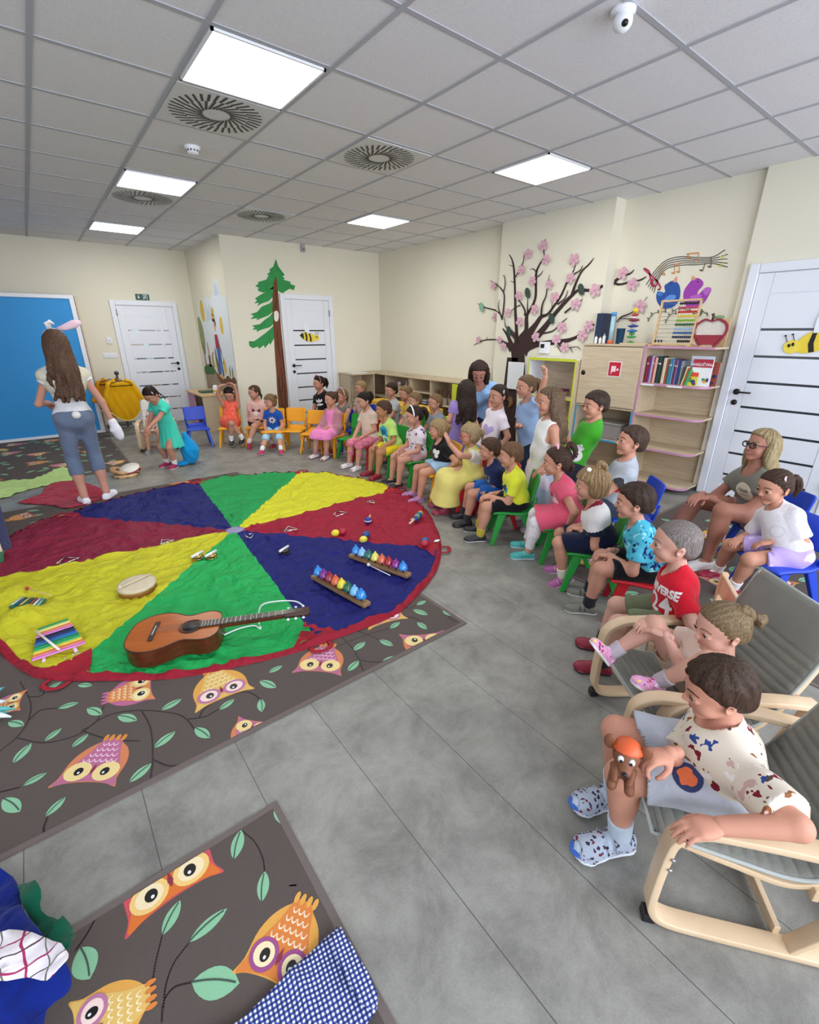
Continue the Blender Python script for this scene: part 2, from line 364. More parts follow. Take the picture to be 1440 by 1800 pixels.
# ---- ceiling fittings --------------------------------------------------
LIGHTM = bpy.data.materials.new('led_diffuser'); LIGHTM.use_nodes = True
_b = LIGHTM.node_tree.nodes['Principled BSDF']; _b.inputs['Base Color'].default_value = (1, 1, 1, 1); _b.inputs['Emission Color'].default_value = (1.0, 0.985, 0.96, 1); _b.inputs['Emission Strength'].default_value = 7.5
lamps = [(0, 2, 'large glowing ceiling light panel nearest the camera, over the parachute'), (4, 2, 'glowing ceiling light panel above the cherry tree and shelves'),
         (0, 6, 'glowing ceiling light panel between the smoke detector and a round vent'), (4, 6, 'small glowing ceiling light panel near the back right corner'), (0, 10, 'farthest glowing ceiling light panel, near the far wall')]
for i, j, lb in lamps:
    x, y = GX0+GDX*(i+.5), GY0+GDY*(j+.5)
    r = empty('ceiling_light', (x, y, CEIL), 0, lb, 'ceiling light', 'square light panels in the ceiling')
    hx, hy = 0.285, 0.28
    MB().mat(LIGHTM).box((-hx+.012, -hy+.012, -0.010), (hx-.012, hy-.012, -0.006)).build('diffuser', r)
    b = MB().mat(WHITE)
    for a, c in (((-hx, -hy, -.012), (-hx+.012, hy, 0.002)), ((hx-.012, -hy, -.012), (hx, hy, 0.002)), ((-hx, -hy, -.012), (hx, -hy+.012, 0.002)), ((-hx, hy-.012, -.012), (hx, hy, 0.002))): b.box(a, c)
    b.build('frame', r)
    l = area('lamp_glow', (x, y, CEIL-0.02), (0, 0, 0), 0.55, 0.55, 15, (1.0, 0.97, 0.92)); l.parent = None
vents = [(0, 3, 'round slotted ceiling vent beside the nearest light panel'), (2, 3, 'round slotted ceiling vent in the middle of the ceiling'), (0, 7, 'round slotted ceiling vent touching the second light panel'), (2, 7, 'small far round slotted ceiling vent above the painted spruce')]
for i, j, lb in vents:
    x, y = GX0+GDX*(i+.5), GY0+GDY*(j+.5)
    r = empty('ceiling_vent', (x, y, CEIL), 0, lb, 'air vent', 'round swirl vents in the ceiling')
    MB().mat(mat('d3d5d8', 0.5, var=0)).box((-.29, -.285, -.008), (.29, .285, 0.002)).build('face_plate', r)
    b = MB().mat(BLACK)
    for ring, (r0, r1, nn, sk) in enumerate(((0.19, 0.265, 36, 0.0), (0.085, 0.18, 24, 0.42))):
        for k in range(nn):
            a = 2*PI*k/nn; sw = 0.35
            p0 = Vector((math.cos(a)*r0, math.sin(a)*r0, -.0095)); p1 = Vector((math.cos(a+sw*(1-r0/r1))*r1, math.sin(a+sw*(1-r0/r1))*r1, -.0095))
            if ring: p1 = Vector((math.cos(a+0.45)*r1, math.sin(a+0.45)*r1, -.0095))
            t = (p1-p0).normalized(); w = Vector((-t.y, t.x, 0))*0.0075
            b.add([p0-w-t*.003, p0-t*.007, p0+w-t*.003, p1+w+t*.003, p1+t*.007, p1-w+t*.003], [(0, 1, 2, 3, 4, 5)])
    b.build('slot', r, auto=False)
r = empty('smoke_detector', (1.26, 4.18, CEIL), 0, 'round white smoke detector on the ceiling behind the nearest vent', 'smoke detector')
MB().mat(WHITE).lathe([(0.055, 0), (0.055, -.012), (0.045, -.018), (0.042, -.035), (0.03, -.045), (0.0, -.047)]).build('housing', r)
b = MB().mat(mat('55585c', 0.5))
for k in range(12):
    a = 2*PI*k/12; b.M = Matrix.Rotation(a, 4, 'Z'); b.box((0.036, -.006, -.034), (0.0445, .006, -.022))
b.build('slot', r)
r = empty('ceiling_camera', (2.27, 1.45, CEIL), 0, 'small white security camera with a dark lens on the ceiling', 'camera')
MB().mat(WHITE).lathe([(0.05, 0), (0.05, -.014), (0.044, -.02), (0.0, -.02)]).build('base', r)
MB().mat(WHITE).ball((-.004, -.006, -.045), (.04, .04, .036)).build('dome', r)
b = MB().mat(BLACK); b.ball((-.024, -.03, -.062), (.014, .014, .012)); b.build('lens', r)
r = empty('wall_sensor', (3.63, YB-0.02, 2.70), 0, 'small grey box sensor high on the back wall above the spruce', 'sensor')
quick('case', r, mat('a9abae', 0.5), ((-.03, -.03, -.05), (.03, .019, .05)), bevel=.005)
quick('lens', r, mat('77797c', 0.3), ((-.018, -.034, -.03), (.018, -.029, 0.0)))
# exit sign
r = empty('exit_sign', (1.63, YF, 2.035), 0, 'green and white emergency exit pictogram sign above the far white door', 'sign')
quick('panel', r, mat('0c4a3c', 0.4, var=0), ((-.10, -.008, -.045), (.10, -.001, .045)))
b = MB().mat(WHITE)
def flat(b, M, poly, z=0.0):
    b.add([M @ Vector((p[0], p[1], z)) for p in poly], [tuple(t) for t in tri_poly(poly)])
Ms = Matrix.Rotation(PI/2, 4, 'X') @ Matrix.Translation((0, 0, 0.0095))
for poly in ([(-.062, .028), (-.05, .028), (-.05, 0), (-.038, 0), (-.056, -.025), (-.074, 0), (-.062, 0)], [(.01, -.035), (.01, .035), (.016, .035), (.016, -.035)], [(.01, .035), (.07, .035), (.07, .029), (.01, .029)], [(.064, .035), (.07, .035), (.07, -.035), (.064, -.035)],
             [(.03, .012), (.046, .016), (.055, .002), (.05, .0), (.044, .008), (.04, -.006), (.05, -.026), (.044, -.028), (.034, -.008), (.024, -.022), (.018, -.018), (.03, 0), (.032, .006)], [(.04, .018), (.05, .018), (.05, .027), (.04, .027)]): flat(b, Ms, poly)
b.build('pictogram', r, auto=False)
# switch plates
r = empty('thermostat', (1.03, YF, 1.38), 0, 'small white thermostat on the far wall left of the door', 'thermostat')
quick('case', r, WHITE, ((-.035, -.02, -.05), (.035, 0, .05)), bevel=.006); quick('button', r, mat('b9bec6', .4), ((-.012, -.024, -.02), (.012, -.019, .01)))
r = empty('light_switch', (1.0, YF, 1.15), 0, 'white triple light switch plate on the far wall above the coat rack', 'switch')
quick('plate', r, WHITE, ((-.1, -.01, -.04), (.1, 0, .04)), bevel=.003)
for k in range(3): quick('rocker', r, mat('dfe3ea', .35), ((-.09+k*.062, -.016, -.028), (-.034+k*.062, -.009, .028)), bevel=.002)

# ---- blue folding board -------------------------------------------------
r = empty('wall_board', (0.0, 8.75, 0), 0, 'large bright blue board in a white frame against the far wall', 'board')
quick('panel', r, mat('1d8fd6', 0.55, var=0.03, scale=40), ((-2.2, 0.0, .05), (.60, .02, 1.96)))
quick('frame', r, mat('dfe3ea', .4), ((-2.25, -.015, 0.01), (.66, .02, .05)), ((-2.25, -.015, 1.95), (.66, .02, 2.0)), ((.60, -.015, .05), (.66, .02, 1.95)), ((-2.25, -.015, .05), (-2.2, .02, 1.95)), bevel=.003)
quick('side_board', r, wood('cdbb9d', 'bda887'), ((.67, .02, 0.01), (.69, .38, 2.0)))
quick('carcass', r, mat('2a2a2c', .7), ((-2.2, .025, .02), (.665, .37, 1.98)))
# ================================================================== bodies: smooth blended volumes turned into one surface
def V(*a): return np.array(a, float)
def nrm(v): v = np.asarray(v, float); return v/(np.linalg.norm(v)+1e-12)
def frame(f, u):
    """columns forward, left, up (up kept)"""
    u = nrm(u); f = nrm(np.asarray(f, float)-u*np.dot(f, u)); return np.stack([f, np.cross(u, f), u], 1)
def frame_f(f, u):
    """columns forward (kept), left, up"""
    f = nrm(f); l = nrm(np.cross(u, f)); return np.stack([f, l, np.cross(f, l)], 1)
class Field:
    def __init__(s, lo, hi, h):
        s.h = h; s.lo = np.floor(np.asarray(lo, float)/h)*h-2*h; n = np.ceil((np.asarray(hi, float)-s.lo)/h).astype(int)+4
        s.ax = [(s.lo[i]+h*np.arange(n[i])).astype(np.float32) for i in range(3)]; s.v = np.full(n, 0.5, np.float32)
    def op(s, fn, lo, hi, k=0.0, mode='u'):
        m = k+2.5*s.h; sl = []
        for i in range(3):
            a = max(0, int((lo[i]-m-s.lo[i])/s.h)); b = min(s.v.shape[i], int((hi[i]+m-s.lo[i])/s.h)+2)
            if b <= a: return
            sl.append(slice(a, b))
        sl = tuple(sl)
        d = fn(s.ax[0][sl[0]][:, None, None], s.ax[1][sl[1]][None, :, None], s.ax[2][sl[2]][None, None, :]).astype(np.float32)
        a = s.v[sl]
        if mode == 'u':
            r = np.minimum(a, d)
            if k > 0: r -= np.maximum(k-np.abs(a-d), 0)**2/(4*k)
        elif mode == 's':
            d = -d; r = np.maximum(a, d)
            if k > 0: r += np.maximum(k-np.abs(a-d), 0)**2/(4*k)
        s.v[sl] = r
    def cone(s, a, b, ra, rb, k=0.0, mode='u'):
        a = np.asarray(a, float); b = np.asarray(b, float); ab = b-a; L2 = float(ab@ab)+1e-12; R = max(ra, rb)
        def fn(x, y, z):
            px, py, pz = x-a[0], y-a[1], z-a[2]
            t = np.clip((px*ab[0]+py*ab[1]+pz*ab[2])/L2, 0, 1)
            return np.sqrt((px-t*ab[0])**2+(py-t*ab[1])**2+(pz-t*ab[2])**2)-(ra+(rb-ra)*t)
        s.op(fn, np.minimum(a, b)-R, np.maximum(a, b)+R, k, mode); return s
    def ell(s, c, r, R=None, k=0.0, mode='u'):
        c = np.asarray(c, float); r = np.asarray(r, float); R = np.eye(3) if R is None else R; M = max(r)
        def fn(x, y, z):
            p = [x-c[0], y-c[1], z-c[2]]
            q = [sum(R[i, j]*p[i] for i in range(3)) for j in range(3)]
            k0 = np.sqrt(sum((q[j]/r[j])**2 for j in range(3))); k1 = np.sqrt(sum((q[j]/r[j]**2)**2 for j in range(3)))
            return k0*(k0-1)/(k1+1e-6)
        s.op(fn, c-M, c+M, k, mode); return s
    def ball(s, c, r, k=0.0, mode='u'): return s.cone(c, c, r, r, k, mode)
    def box(s, c, r, R, rd=0.0, k=0.0, mode='u'):
        c = np.asarray(c, float); r = np.asarray(r, float)-rd; M = np.linalg.norm(r)+rd
        def fn(x, y, z):
            p = [x-c[0], y-c[1], z-c[2]]
            q = [np.abs(sum(R[i, j]*p[i] for i in range(3)))-r[j] for j in range(3)]
            return np.sqrt(sum(np.maximum(v, 0)**2 for v in q))+np.minimum(np.maximum(np.maximum(q[0], q[1]), q[2]), 0)-rd
        s.op(fn, c-M, c+M, k, mode); return s
    def cut(s, p, n, where=None):
        """remove everything on the side n points to"""
        p = np.asarray(p, float); n = nrm(n)
        X, Y, Z = s.ax[0][:, None, None], s.ax[1][None, :, None], s.ax[2][None, None, :]
        d = (X-p[0])*n[0]+(Y-p[1])*n[1]+(Z-p[2])*n[2]
        if where is not None:
            c, r = where; w = np.sqrt((X-c[0])**2+(Y-c[1])**2+(Z-c[2])**2)-r
            d = np.minimum(d, -w)
        s.v = np.maximum(s.v, d.astype(np.float32)); return s
    def warp(s, fn):
        s.v += fn(s.ax[0][:, None, None], s.ax[1][None, :, None], s.ax[2][None, None, :]).astype(np.float32); return s
    def mesh(s):
        v = s.v.copy(); v[[0, -1]] = 1; v[:, [0, -1]] = 1; v[:, :, [0, -1]] = 1
        S = v < 0; c = S[:-1, :-1, :-1].astype(np.int8)
        cnt = np.zeros(tuple(n-1 for n in v.shape), np.int8); n0, n1, n2 = cnt.shape
        for i in (0, 1):
            for j in (0, 1):
                for k in (0, 1): cnt += S[i:i+n0, j:j+n1, k:k+n2]
        act = (cnt > 0) & (cnt < 8); I = np.argwhere(act); N = len(I)
        idx = np.full(cnt.shape, -1, np.int64); idx[act] = np.arange(N)
        val = {}
        for i in (0, 1):
            for j in (0, 1):
                for k in (0, 1): val[(i, j, k)] = v[I[:, 0]+i, I[:, 1]+j, I[:, 2]+k]
        acc = np.zeros((N, 3)); w = np.zeros(N)
        for a in val:
            for ax in range(3):
                if a[ax] == 0:
                    b = list(a); b[ax] = 1; va, vb = val[a], val[tuple(b)]
                    m = (va < 0) != (vb < 0); t = np.where(m, va/np.where(m, va-vb, 1), 0)
                    for q in range(3): acc[:, q] += m*(a[q]+(t if q == ax else 0))
                    w += m
        P = s.lo+s.h*(I+acc/w[:, None])
        F = []
        for ax in range(3):
            o = [(1, 2), (2, 0), (0, 1)][ax]
            sl0 = [slice(None)]*3; sl1 = [slice(None)]*3; sl0[ax] = slice(0, -1); sl1[ax] = slice(1, None)
            ch = S[tuple(sl0)] != S[tuple(sl1)]; E = np.argwhere(ch); 
            E = E[(E[:, o[0]] > 0) & (E[:, o[1]] > 0) & (E[:, o[0]] < v.shape[o[0]]-1) & (E[:, o[1]] < v.shape[o[1]]-1)]
            inside = S[E[:, 0], E[:, 1], E[:, 2]]
            q = []
            for da, db in ((-1, -1), (0, -1), (0, 0), (-1, 0)):
                e = E.copy(); e[:, o[0]] += da; e[:, o[1]] += db; q.append(idx[e[:, 0], e[:, 1], e[:, 2]])
            q = np.stack(q, 1); q[~inside] = q[~inside][:, ::-1]; F.append(q)
        F = np.concatenate(F); F = F[(F >= 0).all(1)]
        return P, F
class Geo:
    """vertex / face arrays with a material number per face"""
    def __init__(s): s.P = []; s.F = []; s.mi = []; s.n = 0
    def add(s, P, F, mi=0):
        s.P.append(np.asarray(P, float)); F = [tuple(int(v)+s.n for v in f) for f in F] if not isinstance(F, np.ndarray) else (F+s.n)
        s.F.append(F); s.mi.append(np.full(len(F), mi) if np.isscalar(mi) else np.asarray(mi)); s.n += len(P); return s
    def build(s, name, mats, parent=None, loc=None, smooth=True):
        P = np.concatenate(s.P).astype(np.float32); sizes = []; lv = []
        for F in s.F:
            if isinstance(F, np.ndarray): sizes.append(np.full(len(F), F.shape[1])); lv.append(F.ravel())
            else: sizes.append(np.array([len(f) for f in F])); lv.append(np.array([i for f in F for i in f]))
        sizes = np.concatenate(sizes); lv = np.concatenate(lv)
        me = bpy.data.meshes.new(name); me.vertices.add(len(P)); me.vertices.foreach_set('co', P.ravel())
        me.loops.add(len(lv)); me.loops.foreach_set('vertex_index', lv.astype(np.int32))
        me.polygons.add(len(sizes)); st = np.concatenate([[0], np.cumsum(sizes)[:-1]])
        me.polygons.foreach_set('loop_start', st.astype(np.int32))
        for m in mats: me.materials.append(m)
        me.polygons.foreach_set('material_index', np.concatenate(s.mi).astype(np.int32))
        me.update(calc_edges=True); me.validate(); me.polygons.foreach_set('use_smooth', [smooth]*len(me.polygons)); me.update()
        o = bpy.data.objects.new(name, me); COL.objects.link(o)
        if loc is not None: o.location = loc
        if parent is not None: o.parent = parent
        return o
def centroids(P, F): return P[F].mean(1)

# ---- head -----------------------------------------------------------------
_hc = {}
def head_geo(adult, h, eyes_down=False):
    key = (adult, h)
    if key in _hc: return _hc[key]
    F = Field((-.6, -.5, -.75), (.6, .5, .6), h)
    if adult:
        F.ell((-.04, 0, .13), (.43, .345, .36)); F.ell((.12, 0, -.12), (.26, .245, .31), k=.08)
        jw, ch = .17, .09; eu = -.005; es = .135; ck = .13; cr = .115; nz = -.15; ln = .035; lipz = -.25
    else:
        F.ell((-.03, 0, .12), (.44, .362, .38)); F.ell((.11, 0, -.13), (.275, .265, .29), k=.08)
        jw, ch = .19, .085; eu = -.045; es = .15; ck = .15; cr = .135; nz = -.165; ln = .015; lipz = -.265
    for sd in (-1, 1):
        F.cone((-.02, sd*jw, -.2), (.22, sd*.05, -.4), .09, .075, k=.08)
        F.ball((.19, sd*ck, -.19), cr, k=.07)
    F.ball((.255, 0, -.415), .065, k=.06)
    F.ell((.285, 0, .03), (.10, .21, .10), k=.08)
    for sd in (-1, 1):
        F.ball((.455, sd*(es+.005), eu), .075, k=.06, mode='s')
    F.cone((.365, 0, eu+.03), (.425+ln, 0, nz+.02), .03, .038, k=.04)
    for sd in (-1, 1): F.ball((.40+ln*.7, sd*.038, nz), .028, k=.025)
    for sd in (-1, 1):
        F.cone((.318, sd*.085, lipz), (.362, sd*.02, lipz+.014), .014, .021, k=.02)
        F.cone((.318, sd*.078, lipz-.010), (.355, sd*.015, lipz-.034), .013, .025, k=.02)
    for sd in (-1, 1):   # lids round the eyeball
        c = (.322, sd*es, eu)
        G = Field((.2, sd*es-.12, eu-.12), (.45, sd*es+.12, eu+.12), h)
        G.ball(c, .078)
        X, Y, Z = G.ax[0][:, None, None], (G.ax[1][None, :, None]-sd*es)/.066, (G.ax[2][None, None, :]-eu)
        top = .026*np.sqrt(np.maximum(0, 1-Y**2)); bot = -.026*np.sqrt(np.maximum(0, 1-Y**2))
        op = np.maximum(np.maximum(Z-top, bot-Z), .30-X)+0*X; G.v = np.maximum(G.v, -op.astype(np.float32))
        P, Q = None, None
        i0 = [int(round((G.lo[i]-F.lo[i])/h)) for i in range(3)]; sh = G.v.shape
        sl = tuple(slice(i0[i], i0[i]+sh[i]) for i in range(3)); F.v[sl] = np.minimum(F.v[sl], G.v)
    for sd in (-1, 1):
        R = frame((1, sd*.35, 0), (-.18, sd*.15, 1)); c = V(-.05, sd*(.355 if not adult else .345), -.06)
        F.ell(c, (.085, .03, .125), R, k=.02); F.ball(c+V(.01, sd*.045, .02), .05, k=.02, mode='s')
    F.cone((-.08, 0, -.2), (-.15, 0, -.72), .165, .175 if not adult else .165, k=.08)
    P, Q = F.mesh(); C = centroids(P, Q); mi = np.zeros(len(Q), int)
    lip = (C[:, 0] > .30) & (np.abs(C[:, 1]) < .095) & (np.abs(C[:, 2]-(lipz-.01)) < .042*(1-(C[:, 1]/.1)**2)) ; mi[lip] = 1
    g = [(P, Q, mi)]; bvh = BVHTree.FromPolygons([tuple(p) for p in P], [tuple(int(i) for i in q) for q in Q])
    # eyeballs with the pole looking forward
    for sd in (-1, 1):
        vs, fs, ms = [], [], []; ths = [0, .22, .42, .62, .9, 1.3, 1.8, 2.4, PI]; n = 14
        for th in ths:
            for k in range(n):
                a = 2*PI*k/n; vs.append((.322+.069*math.cos(th), sd*es+.069*math.sin(th)*math.cos(a), eu+.069*math.sin(th)*math.sin(a)))
        for i in range(len(ths)-1):
            for k in range(n): fs.append((i*n+k, i*n+(k+1) % n, (i+1)*n+(k+1) % n, (i+1)*n+k)); ms.append(4 if i < 1 else 3 if i < 3 else 2)
        g.append((np.array(vs), np.array(fs)[:, ::-1], np.array(ms)))
        # brow
        pl = [(sd*.055, eu+.105), (sd*.11, eu+.125), (sd*.175, eu+.125), (sd*.235, eu+.095)]
        pl = [(bvh.ray_cast(Vector((1, y, z)), Vector((-1, 0, 0)))[0] or Vector((.35, y, z)))-Vector((.002, 0, 0)) for y, z in pl]
        b = MB(); b.tube(bez(pl, 9), [.009]+[.0125]*7+[.009]*3 if False else .0115, 6, squash=(1.2, .8)); g.append((np.array(b.v), b.f, 5))
        pl = [(.322+.084*math.sqrt(max(0, 1-(.72*t)**2-.1)), sd*es+.062*t, eu+.026*math.sqrt(max(0, 1-t*t))+.004) for t in np.linspace(-1, 1, 9)]
        b = MB(); b.tube(pl, .0065, 5); g.append((np.array(b.v), b.f, 4))
    _hc[key] = g; return g
# hair in head units
def hair_field(style, h, adult, hs):
    F = Field((-.75, -.62, -.72), (.6, .62, .8), h)
    w = .362 if not adult else .35
    th = {'buzz': .008, 'short': .035, 'crop': .03, 'tied': .022, 'bob': .05, 'loose': .05}[style]
    F.ell((-.035, 0, .13), (.44+th, w+th, .38+th*1.1))
    if style in ('bob',): 
        F.ell((-.12, 0, -.12), (.36, .40, .30), k=.12)
    elif style in ('loose',):
        F.ell((-.16, 0, -.12), (.34, .37, .40), k=.12)
    else: F.ell((-.20, 0, -.08), (.27+th, .29+th, .24), k=.1)
    X, Y, Z = F.ax[0][:, None, None], F.ax[1][None, :, None], F.ax[2][None, None, :]
    us = np.array([-.75, -.42, -.34, -.25, -.12, -.06, .02, .10, .18, .24, .30, .36, .9])
    if style == 'buzz' or style == 'crop': a = [-2, -2, -.36, -.22, -.12, .0, .06, .10, .17, .26, .33, .6, 2]
    elif style == 'short': a = [-2, -2, -.36, -.22, -.12, .0, .09, .16, .27, .37, .6, 2, 2]
    elif style == 'tied': a = [-2, -2, -.38, -.20, -.12, .02, .09, .15, .22, .30, .38, .6, 2]
    elif style == 'bob': a = [-2, -.10, .0, .05, .08, .12, .14, .18, .30, 2, 2, 2, 2]
    else: a = [-2, -.02, .02, .04, .06, .08, .11, .14, .18, .23, .30, .5, 2]
    g = (X-np.interp(Z, us, a)+0*Y)*.7
    F.v = F.v+(th*.8*np.clip(1+g/.11, 0, 1)).astype(np.float32); F.v = np.maximum(F.v, g.astype(np.float32))
    if style == 'buzz': pass
    else:
        amp = {'short': .014, 'crop': .007, 'tied': .008, 'bob': .015, 'loose': .017}[style]
        an = np.arctan2(Y, X+.1+0*Y); 
        if style in ('short', 'crop'):
            F.warp(lambda x, y, z: amp*(np.sin(an*17+x*13+z*9)*.6+np.sin(y*31+x*14+np.sin(z*9)*2)*.6)*np.clip((z+.2)*2.5, 0.2, 1))
        elif style == 'tied':
            F.warp(lambda x, y, z: amp*(np.sin((z-.15)*0+np.arctan2(z-.05, y+0*z)*26+x*5)))
        else:
            F.warp(lambda x, y, z: amp*(np.sin(an*21+np.sin(z*7+an*3)*1.2)+.6*np.sin(an*37+z*5)))
    return F
_hr = {}
def hair_cap(style, h, adult):
    k = (style, h, adult)
    if k not in _hr: _hr[k] = hair_field(style, h, adult, 1).mesh()
    return _hr[k]
_mh = {}
def hair_mat(col):
    if col in _mh: return _mh[col]
    m = bpy.data.materials.new('hair'); m.use_nodes = True; nt = m.node_tree; n = nt.nodes; L = nt.links; b = n['Principled BSDF']; b.inputs['Roughness'].default_value = 0.55; b.inputs['Specular IOR Level'].default_value = 0.18
    tc = n.new('ShaderNodeTexCoord'); mp = n.new('ShaderNodeMapping'); mp.inputs['Scale'].default_value = (260, 260, 16); L.new(tc.outputs['Object'], mp.inputs[0])
    nz = n.new('ShaderNodeTexNoise'); nz.inputs['Scale'].default_value = 1.0; nz.inputs['Detail'].default_value = 3; nz.inputs['Distortion'].default_value = .5; L.new(mp.outputs[0], nz.inputs['Vector'])
    c = lin(col); cr = n.new('ShaderNodeValToRGB'); cr.color_ramp.elements[0].position = .32; cr.color_ramp.elements[0].color = tuple(v*.30 for v in c[:3])+(1,); cr.color_ramp.elements[1].position = .7; cr.color_ramp.elements[1].color = tuple(min(1, v*1.02) for v in c[:3])+(1,)
    L.new(nz.outputs[0], cr.inputs[0]); L.new(cr.outputs[0], b.inputs['Base Color'])
    bp = n.new('ShaderNodeBump'); bp.inputs['Strength'].default_value = .5; bp.inputs['Distance'].default_value = .004; L.new(nz.outputs[0], bp.inputs['Height']); L.new(bp.outputs[0], b.inputs['Normal'])
    _mh[col] = m; return m
# ---- hand: wrist at origin, +x towards the fingers, +z back of hand, thumb on +y; one unit = hand length
_hd = {}
def hand_geo(curl, h):
    k = (curl, h)
    if k in _hd: return _hd[k]
    F = Field((-.3, -.45, -.75), (1.15, .65, .35), h)
    F.cone((-.18, 0, 0), (.05, 0, 0), .135, .13, k=.05)
    F.ell((.27, 0, 0), (.31, .235, .115), k=.06); F.cone((.42, -.14, .0), (.42, .14, .0), .09, .09, k=.05)
    cr = {'flat': .12, 'relax': .42, 'grip': .95}[curl]
    for i, (y, ln, r) in enumerate(((.165, .42, .062), (.055, .47, .066), (-.055, .44, .062), (-.16, .35, .055))):
        p = V(.46, y, 0); a = cr*.55+.05*i*cr; d0 = math.atan2(y, 1)*.35; seg = [ln*.46, ln*.31, ln*.27]; rr = [r, r*.94, r*.86, r*.72]
        for j in range(3):
            d = V(math.cos(a)*math.cos(d0), math.sin(d0), -math.sin(a)); q = p+d*seg[j]
            F.cone(p, q, rr[j], rr[j+1], k=.012 if j or 1 else .03); p = q; a += cr*(.9 if j == 0 else .7)
    p = V(.10, .15, -.03); a = .75
    for j, (ln, r0, r1) in enumerate(((.22, .085, .075), (.17, .07, .065), (.13, .062, .05))):
        d = nrm(V(math.cos(a), math.sin(a), -.25-.35*cr)); q = p+d*ln; F.cone(p, q, r0, r1, k=.04 if j == 0 else .012); p = q; a -= .22+.35*cr
    P, Q = F.mesh(); _hd[k] = (P, Q); return P, Q
# ---- shoe: ankle at origin, +x toe, sole bottom at z=-1*ah ; one unit = foot length
_sh = {}
def shoe_geo(kind, h):
    k = (kind, h)
    if k in _sh: return _sh[k]
    F = Field((-.45, -.3, -.42), (.85, .3, .25), h); zb = -.33
    F.cone((-.12, 0, zb+.14), (.10, 0, zb+.15), .155, .15, k=.08); F.ell((.42, 0, zb+.11), (.30, .19, .145), k=.12); F.cone((.1, 0, zb+.2), (.35, 0, zb+.12), .14, .12, k=.08)
    if kind in ('sneaker', 'sandal', 'clog'): F.cone((-.06, 0, -.08), (-.08, 0, .0), .145, .135, k=.05)
    G = Field((-.45, -.3, -.42), (.85, .3, .25), h); G.cone((-.13, 0, zb+.05), (.12, 0, zb+.05), .16, .15); G.cone((.12, 0, zb+.05), (.48, .015, zb+.05), .15, .205, k=.05); G.cut((0, 0, zb+.075), (0, 0, 1))
    F.v = np.minimum(F.v, G.v)
    F.cut((0, 0, zb), (0, 0, -1))
    if kind != 'sock':
        F.cone((-.08, 0, -.02), (-.1, 0, .3), .12, .14, k=.02, mode='s')
        if kind == 'flat': F.ell((.05, 0, -.02), (.26, .125, .17), k=.02, mode='s')
    if kind == 'sandal':
        F.box((.17, 0, -.09), (.05, .4, .085), frame_f((1, 0, -.3), (0, 0, 1)), .03, k=.02, mode='s')
        F.ell((.70, 0, zb+.13), (.14, .12, .10), k=.02, mode='s')
    P, Q = F.mesh(); C = centroids(P, Q); mi = np.where(C[:, 2] < zb+.062, 1, 0); _sh[k] = (P, Q, mi); return _sh[k]
def ik(a, c, l1, l2, hint):
    d = c-a; L = np.linalg.norm(d); m = (l1+l2)*.995
    if L > m: c = a+d/L*m; d = c-a; L = m
    L = max(L, abs(l1-l2)*1.05+1e-4); x = (L*L+l1*l1-l2*l2)/(2*L); y = math.sqrt(max(0, l1*l1-x*x)); u = nrm(d); hv = nrm(np.asarray(hint)-u*np.dot(hint, u))
    return a+u*x+hv*y, c
SKINS = {}
def skin_mat(c):
    v = [int(c[i:i+2], 16)/255 for i in (0, 2, 4)]; return mat((v[0]*.92, v[1]*.885, v[2]*.87), .55, var=.05, scale=9, bump=.03, bscale=220, sub=.06, spec=.3)
